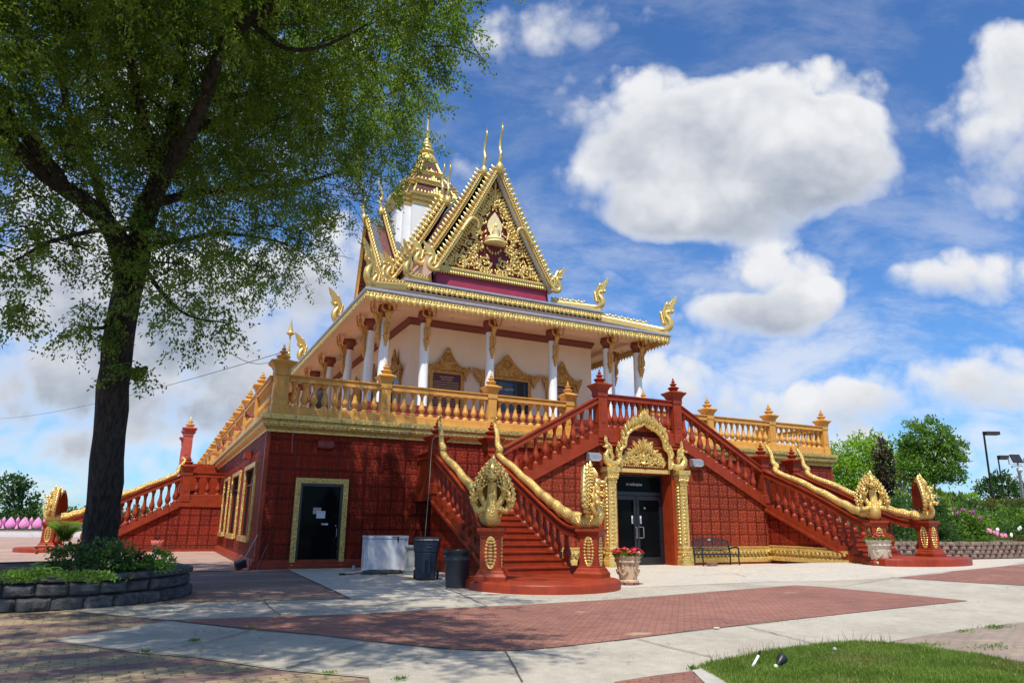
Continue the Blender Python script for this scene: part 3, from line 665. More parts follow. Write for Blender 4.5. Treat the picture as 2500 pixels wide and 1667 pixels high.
balus('long orange balustrade running back along the left side of the terrace', sg, P2)
P3 = [(27.0,.15+4.13*i) for i in range(1, 6)]
balus('orange balustrade running back along the far right side of the terrace', [((27.0,.4), (27.0, P3[0][1]-.2))]+[((27.0, P3[i][1]+.2), (27.0, P3[i+1][1]-.2)) for i in range(4)], P3)

# ------------------------------------------------------------------ front stair block
SB = thing('stair_block', 'projecting centre block in red tiles with landing and double stair flights', 'building', (13.75, -1.1, 0))
cx = 13.75; YF = -2.3; FL = 4.80; ML = 2.55; xa = 2.07; xb = 6.47; xc = 8.45; NS = 11
def steppoly(sgn):
    """side outline of an upper flight: stepped top from the landing down to the mid landing"""
    pts = []; run_ = (xb-xa)/NS; rise = (FL-ML)/NS
    for i in range(NS):
        pts += [(xa+run_*i, FL-rise*i), (xa+run_*(i+1), FL-rise*i)]
    return pts+[(xb, ML)], run_, rise
top, urun, urise = steppoly(1)
slope = (FL-ML)/(xb-xa)
lo = .34          # depth of the stringer below the step line
mb = MB()
for s in (-1, 1):
    o = (cx, YF, 0); ux = (s, 0, 0); uz = (0, 0, 1)
    # stringer band, proud of the wall
    poly = top+[(xc,ML),(xc,ML-lo+.04),(xb,ML-lo+.04),(xa,FL-lo),(xa-.001,FL-lo)]
    mb.prism(poly, (cx, YF-.06 if s > 0 else YF, 0), ux, uz, -.06 if s > 0 else .06) if False else None
    vs = [(cx+s*a, YF-.07, b) for a, b in poly]; n = len(vs)
    vb = [(cx+s*a, -.02, b) for a, b in poly]
    f = [tuple(range(n)), tuple(range(2*n-1, n-1, -1))]+[(i, n+i, n+(i+1) % n, (i+1) % n) for i in range(n)]
    mb.add(vs+vb, f)
mb.box(cx-xa, cx+xa, YF-.07, -.02, FL-lo+.1, FL+.06)
MBs = mb.build('stair_flight', 'red_paint', SB)
mb = MB()
for s in (-1, 1):
    mb.rail([(cx+s*(xa-.02), YF-.07, FL-lo+.02), (cx+s*xb, YF-.07, ML-lo+.06)], [(-.04,-.06),(-.04,.03),(.04,.03),(.04,-.06)])
mb.rail([(cx-xa+.05, YF-.07, FL-lo+.02), (cx+xa-.05, YF-.07, FL-lo+.02)], [(-.043,-.06),(-.043,.03),(.043,.03),(.043,-.06)])
mb.build('stringer_trim', 'red_paint', SB)
mb = MB()
A = [(cx-xb,0),(cx-1.47,0),(cx-1.47,3.5),(cx-1.3,3.5),(cx+1.3,3.5),(cx+1.47,3.5),(cx+1.47,0),(cx+xb,0),(cx+xb,ML-.15),(cx+xa,FL-.15),(cx-xa,FL-.15),(cx-xb,ML-.15)]
mb.add([(x, YF, z-.1) for x, z in A], [tuple(range(len(A)))]); mb.build('wall', 'tile_portal', SB)
# gold plinth moulding along the foot of the front wall and round the corner
GP = [(0,.10),(.16,.10),(.17,.12),(.17,.24),(.12,.27),(.11,.30),(.05,.33),(.05,.42),(.09,.45),(.17,.50),(.15,.58),(.06,.60),(.06,.63),(.09,.65),(.09,.68),(0,.70)]
mb = MB()
mb.ring([(cx-xb,YF),(cx-1.9,YF)], GP, False).ring([(cx+1.9,YF),(cx+xb,YF),(cx+xb,YF-4.55)], [(o, z) for o, z in GP], False) if False else None
def band(pts, P, z0=0.): return MB().ring(pts, [(o, z+z0) for o, z in P], False)
for x0, x1 in ((cx-xb, cx-1.95), (cx+1.95, cx+xb-.16)):
    g1 = MB().ring([(x0,YF),(x1,YF)], GP, False); k = int((x1-x0)/.2)
    for i in range(k): g1.bud((x0+.1+i*.2, YF-.12, .40), (0,-.5,1), (0,-1,-.4), .17, .9, .5); g1.bud((x0+.2+i*.2, YF-.06, .44), (0,-.3,-1), (0,-1,0), .15, .8, .5)
    g1.build('gold_plinth', 'gold_carved', SB, True); MB().box(x0,x1-.04,YF-.13,YF,0,.099).build('footing', 'red_paint', SB)
# landing balustrade
for s in (-1, 1):
    post(SB, 'post', 'red_paint', cx+s*1.82, YF+.12, FL-.1, 6.55, .23, fs=1.1)
    post(SB, 'post', 'red_paint', cx+s*6.45, YF+.12, ML-.1, 4.18, .23, fs=1.05)
    post(SB, 'post', 'red_paint', cx+s*8.45, YF+.25, ML-.1, 4.12, .23, fs=1.05)
run(SB, (cx-1.6, YF+.12), (cx+1.6, YF+.12), FL-.0, 6.43, 'red', 11)
for s in (-1, 1):
    MB().rail([(cx+s*2.0, YF+.12, 6.30), (cx+s*6.25, YF+.12, 3.98)], [(u*1., w*1.15) for u, w in RAILP]).build('handrail', 'red_paint', SB)
    MB().rail([(cx+s*8.3, YF+.3, 3.92), (cx+s*8.3, -.05, 3.92)], RAILP).build('handrail', 'red_paint', SB)
    MB().box(*sorted((cx+s*8.42, cx+s*8.2)), YF+.35, -.05, ML, 3.75).build('parapet', 'red_paint', SB)
    for i in range(NS):
        x = xa+urun*(i+.5); zt = FL-urise*i; zr = 6.30-(x-2.0)*(6.30-3.98)/4.25-.2
        if 2.15 < x < 6.25: put('baluster', BAL['red'], SB, (cx+s*x, YF+.12, zt), 0, (1.0, 1.0, (zr-zt)/.84))

# lower flights towards the viewer, curling rails, curved bottom step
def lower_stair(label, xi, xo, y1, zb, path_i, path_o, pil_i, pil_o, slab, sgn, tl='tile_y'):
    """xi/xo inner and outer x, y1 front end, zb level of the bottom slab"""
    t = thing('stair', label, 'stairs', ((xi+xo)/2, y1, gz((xi+xo)/2, y1)))
    y0 = YF-.05; n = 11 if zb > .4 else 12; run_ = (y0-y1)/n; rise = (ML-zb)/(n+1); x0, x1 = min(xi, xo)-.18, max(xi, xo)+.18
    pts = []
    for i in range(n): pts += [(y0-run_*i, ML-rise*(i+1)), (y0-run_*(i+1), ML-rise*(i+1))]
    low = [(y1, zb-.22), (y1+.4, max(-.05, zb-.25)), (y0+.05, ML-.42), (y0+.05, ML-rise)]
    poly = pts+low; vs = [(x0, y, z) for y, z in poly]; m = len(poly); vb = [(x1, y, z) for y, z in poly]
    MB().add(vs+vb, [tuple(range(m)), tuple(range(2*m-1, m-1, -1))]+[(i, (i+1) % m, m+(i+1) % m, m+i)[::-1] for i in range(m)]).build('steps', 'red_paint', t)
    mb = MB()      # nosings
    for i in range(n): mb.box(x0+.2, x1-.2, y0-run_*(i+1)-.03, y0-run_*(i+1)+.03, ML-rise*(i+1)-.035, ML-rise*(i+1)+.006)
    mb.build('nosing', 'red_paint', t)
    for x in (x0, x1): MB().rail([(x, y0, ML-.36), (x, y1+.5, zb-.02)], [(-.05,-.07),(-.05,.03),(.05,.03),(.05,-.07)]).build('stringer_trim', 'red_paint', t)
    for x in (x0+.1, x1-.1):     # side walls under the flight
        xx = x
        MB().add([(xx, y0+.3, -.1), (xx, y1+.35, -.1), (xx, y1+.35, zb-.05), (xx, y0+.3, ML-.3)], [(0,1,2,3)]).build('side_wall', tl, t)
    # slab
    mb = MB(); n_ = len(slab); zt = zb; zg = -.05
    pr = [(0, zg), (0, zt-.05), (-.02, zt-.015), (-.05, zt)]
    vs = []; c = Vector((sum(p[0] for p in slab)/n_, sum(p[1] for p in slab)/n_))
    for o, z in pr:
        for p in slab:
            d = (Vector(p)-c).normalized(); vs.append((p[0]+d.x*o, p[1]+d.y*o, z))
    mb.add(vs, [(j*n_+i, j*n_+(i+1) % n_, (j+1)*n_+(i+1) % n_, (j+1)*n_+i) for j in range(3) for i in range(n_)]+[tuple(3*n_+i for i in range(n_))])
    mb.build('bottom_step', 'red_paint', t, True, 50)
    mb = MB()
    for k, path in enumerate((path_i, path_o)):
        r = MB().rail(path, [(u*1., w*1.2) for u, w in RAILP]).build('handrail', 'red_paint', t)
        # balusters one per step then on the slab
        P = [Vector(p) for p in path]
        def at(y):
            for a, b in zip(P[:-1], P[1:]):
                if min(a.y, b.y) <= y <= max(a.y, b.y): return a+(b-a)*((y-a.y)/(b.y-a.y))
            return P[-1]
        for i in range(n):
            y = y0-run_*(i+.5)
            q = at(y); zt = ML-rise*(i+1)
            if abs(y-P[0].y) < .15: continue
            put('baluster', BAL['red'], t, (q.x if abs(q.x-(xi, xo)[k]) < .1 else (xi, xo)[k]*.5+q.x*.5, y, zt), 0, (.98, .98, (q.z-.23-zt)/.84))
        q = at(y1-.25)
        for w in (.22, .62):
            e = P[-1]; q = P[-2]+(e-P[-2])*w
            if q.y < y1-.08: put('baluster', BAL['red'], t, (q.x, q.y, zb), 0, (1.15, 1.15, (q.z-.23-zb)/.84))
    for (px_, py_, rz, ztop, zbase) in (pil_i, pil_o):
        h = ztop-zbase; w = .235
        pm = MB().sq([(w*1.55,0),(w*1.55,.1),(w*1.35,.16),(w*1.3,.2),(w*1.12,.24),(w*1.12,.27),(w*1.04,.28),(w*.98,h-.22),(w*1.08,h-.21),(w*1.08,h-.18),(w*1.3,h-.09),(w*1.36,h-.07),(w*1.36,h),(w*.2,h+.002)], (px_, py_, zbase), rz).build('pillar', 'red_paint', t)
        mb = MB()
        for i in range(4):
            a = rz+i*pi/2; n3 = Vector((cos(a), sin(a), 0)); sd = Vector((-sin(a), cos(a), 0)); c = Vector((px_, py_, zbase+h*.53))+n3*w*1.01
            mb.prism([(.105*cos(2*pi*k/16), h*.30*sin(2*pi*k/16)*(1-.12*abs(cos(2*pi*k/16)))) for k in range(16)], c-n3*.02, sd, (0,0,1), .012 if sd.cross(Vector((0,0,1))).dot(n3) > 0 else -.012)
            for k in range(26):
                b = 2*pi*k/26; mb.bud(c+sd*(.078*cos(b))+Vector((0,0,(h*.27)*sin(b))), Vector((0,0,1))*sin(b)+sd*cos(b)*.9, n3, .075, .9, .6)
            for k in range(9):
                zz = -.25+k*.0625; mb.ball(c+Vector((0,0,zz*h)), (.035, .035, .035), 6, 4); mb.bud(c+Vector((0,0,zz*h)), sd, n3, .06, .8, .6); mb.bud(c+Vector((0,0,zz*h)), -sd, n3, .06, .8, .6)
        mb.build('gold_panel', 'gold', pm, True)
    return t
def curve(p, n=6):   # Catmull-Rom
    P = [Vector(q) for q in p]; P = [2*P[0]-P[1]]+P+[2*P[-1]-P[-2]]; out = []
    for i in range(1, len(P)-2):
        for k in range(n):
            t = k/n; a, b, c, d = P[i-1:i+3]
            out.append(.5*((2*b)+(c-a)*t+(2*a-5*b+4*c-d)*t*t+(3*b-a-3*c+d)*t**3))
    return out+[P[-2]]
LRp = curve([(7.3,-2.35,3.86),(7.28,-4.2,3.02),(7.27,-5.9,2.22),(7.2,-6.9,1.83),(7.12,-7.8,1.52),(7.05,-8.7,1.40)], 4)
LLp = curve([(5.3,-2.25,3.80),(5.27,-4.2,2.92),(5.15,-5.8,2.2),(4.85,-7.0,1.75),(4.5,-8.0,1.48),(4.25,-8.8,1.40)], 4)
slabL = [(3.72,-8.75)]+[tuple(Vector((5.6,-9.0))+Vector((1.93*cos(a),1.82*sin(a)))) for a in [radians(q) for q in range(182, 358, 11)]]+[(7.6,-8.8),(7.62,-8.2),(7.5,-7.6),(3.75,-7.6)]
SL = lower_stair('left stair flight coming down toward the bins, in red paint with curling naga rails', 7.28, 5.28, -7.7, .22, LRp, LLp,
    (7.0,-9.05,radians(38-90),1.40,.22), (4.15,-9.15,radians(-90-30),1.40,.22), slabL, -1)
RLp = curve([(20.2,-2.4,3.82),(20.2,-4.4,2.99),(20.1,-6.0,2.24),(19.8,-7.0,1.86),(19.5,-7.8,1.75)], 4)
RRp = curve([(22.2,-2.3,3.78),(22.2,-4.4,2.90),(22.22,-6.0,2.18),(22.25,-7.0,1.82),(22.35,-7.6,1.75)], 4)
slabR = [(19.0,-7.9)]+[tuple(Vector((21.1,-7.9))+Vector((2.5*cos(a),1.5*sin(a)))) for a in [radians(q) for q in range(205, 372, 11)]]+[(23.1,-6.6),(22.4,-6.3),(20.0,-6.3)]
SR = lower_stair('right stair flight coming down near the hedge, in red paint with curling naga rails', 20.2, 22.2, -6.6, .5, RLp, RRp,
    (19.3,-8.0,radians(-120),1.73,.26), (22.35,-7.8,radians(-38-90+38),1.75,.5), slabR, 1)
# gold plinth under the right flight
g1 = MB().ring([(cx+xb-.08,YF-.05),(cx+xb-.08,YF-3.9)], [(o, z+.05) for o, z in GP], False)
for i in range(19): g1.bud((cx+xb-.2, YF-.15-i*.2, .43), (-.5,0,1), (-1,0,-.4), .17, .9, .5)
g1.build('gold_plinth', 'gold_carved', SR, True)

# ------------------------------------------------------------------ golden portal
PT = thing('golden_portal', 'carved golden doorway arch around the dark double glass doors, centre of the red wall', 'doorway', (cx, YF, 0))
mb = MB()
mb.box(cx-1.3,cx-1.28,YF-.02,YF+.75,0,3.45).box(cx+1.28,cx+1.3,YF-.02,YF+.75,0,3.45).box(cx-1.3,cx+1.3,YF+.02,YF+.75,3.42,3.46)
mb.box(cx+1.3,cx+1.46,YF-.12,YF-.01,0,3.5).box(cx-1.46,cx-1.3,YF-.12,YF-.01,0,3.5)
mb.build('jamb', 'red_paint', PT)
pd = YF+.5
MB().box(cx-1.28,cx+1.28,pd+.06,pd+.08,0,3.42).build('door_glass', 'glass_dark', PT)
for s in (-1, 1):
    f = MB()
    for (a,b,z0,z1) in ((.015,.13,.03,2.6),(1.1,1.2,.03,2.6),(.13,1.1,.03,.30),(.13,1.1,2.45,2.6)):
        x0, x1 = sorted((cx+s*a, cx+s*b)); f.box(x0, x1, pd-.02, pd+.05, z0, z1)
    dl = f.build('door_leaf', 'dark_frame', PT)
    MB().tube([(cx+s*.07,pd-.02,1.02),(cx+s*.07,pd-.10,1.02),(cx+s*.3,pd-.10,1.05) if s > 0 else (cx-.07,pd-.1,1.1),(cx+s*.07,pd-.10,1.42),(cx+s*.07,pd-.02,1.42)] if s < 0 else [(cx+.07,pd-.02,1.02),(cx+.07,pd-.1,1.02),(cx+.25,pd-.1,1.03),(cx+.25,pd-.1,1.42),(cx+.07,pd-.1,1.43),(cx+.07,pd-.02,1.43)], .016, 6).build('handle', 'grey_metal', dl, True)
    st = MB().box(cx+s*.2-.035,cx+s*.2+.035,pd-.002,pd+.002,1.55,1.85).build('sticker', 'paper', dl)
    flat_text('PULL', 'sticker_text', 'dark_metal', st, (cx+s*.2+.025,pd-.006,1.56), .09, (pi/2, -pi/2, 0), .001, 'LEFT')
f = MB()
for (a,b,z0,z1) in ((-1.28,-1.2,0,3.42),(1.2,1.28,0,3.42),(-1.2,1.2,2.62,2.76),(-1.2,1.2,3.34,3.42)): f.box(cx+a, cx+b, pd-.03, pd+.05, z0, z1)
f.build('door_frame', 'dark_frame', PT)
flat_text('ភោជនីយដ្ឋាន', 'transom_lettering', 'paper', PT, (cx-.05,pd-.0,3.0), .125, (pi/2, 0, 0), .001)
MB().ball((cx+.45,pd+.05,2.15), (.05,.01,.05), 10, 6).build('door_seal', 'grey_metal', PT)
MB().box(cx-1.27,cx+1.27,YF-.1,YF+.03,3.46,3.6).build('lintel', 'gold_flat', PT)
for s in (-1, 1):
    x = cx+s*1.68; yb = YF-.2; w = .17
    mb = MB()
    mb.sq([(.27,0),(.27,.24),(.25,.28),(.26,.32),(.22,.38),(.24,.46),(.25,.5),(.19,.55),(.21,.6),(.21,.66),(.18,.70),(w,.72),(w,3.0),(.19,3.02),(.2,3.08),(.185,3.12),(.21,3.18),(.25,3.28),(.26,3.34),(.24,3.38),(.27,3.42),(.29,3.44),(.29,3.6)], (x, yb, 0))
    for i in range(17):      # chevrons and leaves on the shaft
        z = .82+i*.13
        for (nx, ny) in ((0,-1),(-1,0)):
            n3 = Vector((nx, ny, 0)); sd = Vector((-ny, nx, 0)); c = Vector((x, yb, z))+n3*w
            mb.bud(c-sd*.06, Vector((0,0,1))+sd*.45, n3, .11, .5, .5); mb.bud(c+sd*.06, Vector((0,0,1))-sd*.45, n3, .11, .5, .5); mb.ball(c+Vector((0,0,.02)), .022, 6, 4)
    for i in range(5):
        mb.bud((x-.2+i*.1, yb-.2, 3.16), (0,-.3,1), (0,-1,0), .15, .8, .5); mb.bud((x-.2+i*.1, yb-.2, .36), (0,-.3,1), (0,-1,0), .13, .8, .5)
    c = mb.build('column', 'gold_carved', PT, True, 30)
# arch: cusped outline, smooth gold hoop, flame crest, naga-bird horns
arch = [(1.36,3.62),(1.36,3.9),(1.38,4.15),(1.30,4.32),(1.12,4.42),(1.08,4.5),(1.05,4.7),(.92,4.92),(.7,5.08),(.42,5.19),(.18,5.26),(0,5.36)]
arch = [Vector((a*.86, b)) for a, b in arch]
mb = MB()
full = [(-a.x, a.y) for a in arch]+[(a.x, a.y) for a in arch[::-1]][1:]
mb.tube([(cx+a, YF-.22, b) for a, b in full], .070, 10, 1., (0,1,0)); mb.tube([(cx+a, YF-.28, b) for a, b in full], .035, 8, 1., (0,1,0))
mb.build('arch_hoop', 'gold', PT, True)
mb = MB()
tot_ = 0; acc = []
for k in range(len(full)-1):
    a = Vector(full[k]); b = Vector(full[k+1]); acc.append((tot_, a, b)); tot_ += (b-a).length
nfl_ = 26
for j in range(nfl_):
    d0 = tot_*(j+.5)/nfl_; k = max(i for i, q in enumerate(acc) if q[0] <= d0); st, a, b = acc[k]; p = a+(b-a).normalized()*(d0-st)
    nr = Vector((-(b-a).y, (b-a).x)).normalized(); sg_ = -1 if p.x < 0 else 1; hh = .30+.18*max(0, min(1, (p.y-3.9)/1.4))
    upd = (nr*.55+Vector((0, .9))).normalized(); q = p+nr*.07; Y_ = YF-.17-.03*(j % 2)
    for (da, of, L_, w_) in ((0,.0,1.,.42),(.35,.05,.62,.5),(-.35,.05,.62,.5)):
        dv = Vector((upd.x*cos(da)-upd.y*sin(da), upd.x*sin(da)+upd.y*cos(da))); mb.bud((q.x+cx, Y_, q.y), (dv.x, -.12, dv.y), (0,-1,0), hh*L_, w_, .6, -.3*sg_)
    for e in (.1, .2, .3): c_ = q+upd*hh*e*1.3; mb.ball((c_.x+cx, Y_-.06, c_.y), .055-.05*e, 7, 5)
    c_ = p+nr*.06; mb.ball((c_.x+cx, Y_-.08, c_.y), .05, 7, 5)
for k in range(5):
    for s in (-1, 1): mb.bud((cx+s*(.05+.07*k), YF-.2, 5.40-.02*k*k), (s*.14*k, -.1, 1.1), (0,-1,0), .5-.06*k, .34, .4)
mb.bud((cx, YF-.24, 5.35), (0,-.05,1), (0,-1,0), .62, .34, .45)
for k in range(4): mb.ball((cx, YF-.3, 5.42+.09*k), .055-.008*k, 8, 6)
mb.build('arch_crest', 'gold_carved', PT, True)
for s in (-1, 1):
    mb = MB(); hx = lambda u: cx+s*u
    mb.tube([(hx(1.2),YF-.2,3.95),(hx(1.27),YF-.22,3.78),(hx(1.45),YF-.24,3.70),(hx(1.68),YF-.25,3.72),(hx(1.85),YF-.26,3.86),(hx(1.88),YF-.27,4.05),(hx(1.78),YF-.27,4.2),(hx(1.79),YF-.27,4.34)], [.08,.12,.15,.17,.15,.11,.08,.05], 10, 1, (0,1,0))
    mb.ball((hx(1.83),YF-.28,4.36), (.09,.08,.08), 8, 6); mb.bud((hx(1.86),YF-.3,4.34), (s,-.1,.05), (0,-1,0), .2, .5, .8)
    for k in range(9): mb.bud((hx(1.6+.025*k*(k < 5)),YF-.22,3.86+k*.05), (-s*.35+s*.09*k,0,1), (0,-1,0), .32, .42, .6, .2*s)
    for k in range(6): mb.bud((hx(1.78),YF-.2,4.36+k*.05), (s*(.1),0,1), (0,-1,0), .3-.02*k, .4, .6, .3*s)
    for k in range(10):
        a = -pi*.9+pi*.8*k/9; mb.bud((hx(1.5+.2*cos(a)),YF-.33,3.86+.12*sin(a)), (cos(a)*s,0,sin(a)), (0,-1,0), .12, .8, .6)
    mb.build('arch_horn', 'gold_carved', PT, True)
# tympanum: red field with gold scrollwork
fld = [(a*.98, b) for a, b in full if b > 3.6]
MB().add([(cx+a, YF-.03, b) for a, b in [(-1.17,3.6)]+fld+[(1.17,3.6)]], [tuple(range(len(fld)+1, -1, -1))]).build('tympanum', 'red_paint', PT)
def spiral(mb, c, r, turns, s, y, start=0., w=.03, ax=(1,0,0), dep=(0,-1,0), leafs=True, ls=.12):
    c = Vector(c); ax = Vector(ax); dep = Vector(dep); P = []; n = int(turns*14)
    for i in range(n+1):
        t = i/n; a = start+s*2*pi*turns*t; q = r*(1-t*.88); P.append(c+ax*(q*cos(a))+Vector((0,0,q*sin(a)))+dep*(.02+.02*t))
    mb.tube(P, [w*(1.2-.5*i/n) for i in range(n+1)], 6, 1, tuple(dep)); mb.ball(P[-1]+dep*.01, w*1.5, 6, 4)
    if leafs:
        for i in range(2, n-3, 3):
            d = (P[i]-c).normalized(); tg = (P[i+1]-P[i]).normalized(); mb.bud(P[i]+dep*.02, d*.8+tg*.8, dep, ls*(1.1-.4*i/n), .6, .6)
    return P
def scrolls(mb, cx_, z0, sc, y, seed=1, wmax=None):
    for s in (-1, 1):
        for (u, v, r, tu, st, dr) in ((.42,.34,.26,1.35,pi if s > 0 else 0,-s),(.95,.28,.25,1.35,0 if s > 0 else pi,s),(.30,.86,.17,1.2,-pi/2,s),(.66,.80,.17,1.2,pi/2,-s),(1.32,.2,.16,1.1,pi if s > 0 else 0,-s),(.2,1.42,.12,1.,-pi/2,s)):
            if wmax and u > wmax: continue
            spiral(mb, (cx_+s*u*sc, y, z0+v*sc), r*sc, tu, dr, y, st, .035*sc, ls=.13*sc)
mb = MB(); zb_ = 3.66
for s in (-1, 1):
    for (u, v, r, tu, st) in ((.20,.26,.17,1.3,0),(.52,.26,.18,1.3,pi),(.80,.18,.12,1.1,0),(.30,.62,.12,1.1,pi)):
        spiral(mb, (cx+s*u, YF-.05, zb_+v), r, tu, s*(1 if st == 0 else -1), YF, st if s > 0 else pi-st, .028, ls=.11)
    for k in range(8): mb.bud((cx+s*(.12+k*.1), YF-.07, zb_+.62-.05*k), (s*.15,-.1,1), (0,-1,0), .42-.03*k, .32, .5, .2*s)
    for k in range(10): mb.ball((cx+s*(.05+k*.1), YF-.08, zb_+.05), .04, 6, 4)
    for k in range(7): mb.bud((cx+s*(.98-.03*k), YF-.07, zb_+.1+.06*k), (s*.4,-.1,.9), (0,-1,0), .16, .6, .6)
rq = random.Random(4)
for i in range(95):
    u = rq.uniform(.05, 1.0); v = rq.uniform(.05, 1.35)
    if v > 1.1-.95*u**1.6: continue
    for s in (-1, 1): mb.bud((cx+s*u, YF-.05, zb_+v), (s*(.3+u*.5), -.1, 1), (0,-1,0), .21, .6, .6, .4*s); mb.ball((cx+s*u, YF-.09, zb_+v+.02), .028, 6, 4)
mb.bud((cx, YF-.08, zb_+.55), (0,-.05,1), (0,-1,0), .66, .26, .5)
mb.lathe([(.09,0),(.12,.05),(.07,.12),(.1,.2),(.09,.34),(.05,.38),(.07,.44),(.06,.5),(.03,.58),(.005,.78)], (cx, YF-.11, zb_+.1), 8)
mb.build('tympanum_carving', 'gold_carved', PT, True)
# ------------------------------------------------------------------ side stair (left side of the terrace), built facing -Y then turned
T0 = Vector((.3, 25.8, 0)); ROT = -pi/2
def turn(o):
    l = o.location.copy(); o.location = Vector((l.y, -l.x, l.z))+T0; o.rotation_euler = (0, 0, ROT+o.rotation_euler.z)
sideI = curve([(8.3,-2.35,3.86),(8.3,-4.0,3.08),(8.3,-5.4,2.35),(8.25,-6.3,1.82),(8.1,-7.0,1.5),(7.9,-7.6,1.38)], 4)
sideO = curve([(10.25,-2.35,3.80),(10.25,-4.0,3.0),(10.25,-5.4,2.3),(10.3,-6.3,1.8),(10.3,-7.0,1.5),(10.3,-7.5,1.37)], 4)
slabS = [(7.5,-7.3)]+[tuple(Vector((9.1,-7.6))+Vector((1.75*cos(a),1.6*sin(a)))) for a in [radians(q) for q in range(182, 358, 16)]]+[(10.9,-7.2),(10.7,-6.2),(7.9,-6.2)]
SS = lower_stair('stair flight down the left side of the terrace, partly behind the big tree trunk', 8.3, 10.25, -6.5, .2, sideI, sideO,
    (7.8,-7.8,radians(-110),1.37,.2), (10.3,-7.75,radians(-90),1.37,.2), slabS, 1, 'tile_x')
turn(SS)
S2 = thing('stair_block', 'red landing block with short balusters against the left side of the terrace', 'building', (8, -1, 0))
_cx, cx_save = 0, cx
mb = MB(); sx_, sy_ = 3.9, 8.3; r_ = (FL-ML)/12; q_ = (sy_-sx_)/12
pts = []
for i in range(12): pts += [(sx_+q_*i, FL-r_*i), (sx_+q_*(i+1), FL-r_*i)]
poly = pts+[(sy_,ML),(10.42,ML),(10.42,ML-.36),(sy_,ML-.36),(sx_,FL-.4),(2.0,FL-.4),(2.0,FL)]
n = len(poly)
for s in (1,): mb.add([(a, -2.37, b) for a, b in poly]+[(a, .28, b) for a, b in poly], [tuple(range(n)), tuple(range(2*n-1, n-1, -1))]+[(i, n+i, n+(i+1) % n, (i+1) % n) for i in range(n)])
mb.build('landing', 'red_paint', S2)
MB().add([(10.36,-2.3,0),(10.36,.3,0),(10.36,.3,ML-.2),(10.36,-2.3,ML-.2),(2,-2.3,0),(2,-2.3,FL-.2),(sx_,-2.3,FL-.2),(sy_,-2.3,ML-.2)], [(0,1,2,3),(4,0,3,7,6,5)]).build('wall', 'tile_x', S2)
MB().box(10.36,10.46,-7.0,.28,0,.12).build('footing', 'red_paint', S2)
post(S2, 'post', 'red_paint', 10.22, -2.1, ML-.1, 4.0, .23); post(S2, 'post', 'red_paint', 8.3, -2.1, ML-.1, 4.12, .23)
run(S2, (10.22, -1.85), (10.22, .2), ML-.05, 3.92, 'red', 4)
MB().rail([(10.0,-.05,4.3),(4.4,-.05,6.3)], RAILP).build('handrail', 'red_paint', S2)
for u in (3.7, 2.0, -2.0): post(S2, 'post', 'red_post', u, -2.1, FL-.1, 6.7, .26, 0, True, 'gold_flat', 1.25)
turn(S2)

# ------------------------------------------------------------------ naga statues
def head(mb, c, f, s=1., upd=None):
    """snake head at c looking along f"""
    f = Vector(f).normalized(); z = Vector((0, 0, 1)); r = f.cross(z).normalized(); u = r.cross(f)
    M3 = Matrix((r, f, u)).transposed()
    mb.ball(c, Vector((.075, .10, .07))*s, 10, 8, M3)
    mb.ball(c+f*.10*s-u*.005*s, Vector((.05, .075, .038))*s, 8, 6, M3)      # upper jaw
    mb.ball(c+f*.085*s-u*.06*s, Vector((.04, .065, .02))*s, 8, 6, M3)       # lower jaw
    mb.bud(c+f*.15*s+u*.02*s, f*.3+u, f, .09*s, .5, .5)                      # nose curl
    for k in (-1, 1):
        mb.ball(c+f*.05*s+r*.045*k*s+u*.035*s, .022*s, 6, 5); mb.bud(c-f*.02*s+r*.06*k*s+u*.03*s, r*k*.7+u*.8-f*.2, f, .10*s, .5, .5)
    mb.bud(c-f*.02*s+u*.05*s, u-f*.15, f, .2*s, .42, .6)
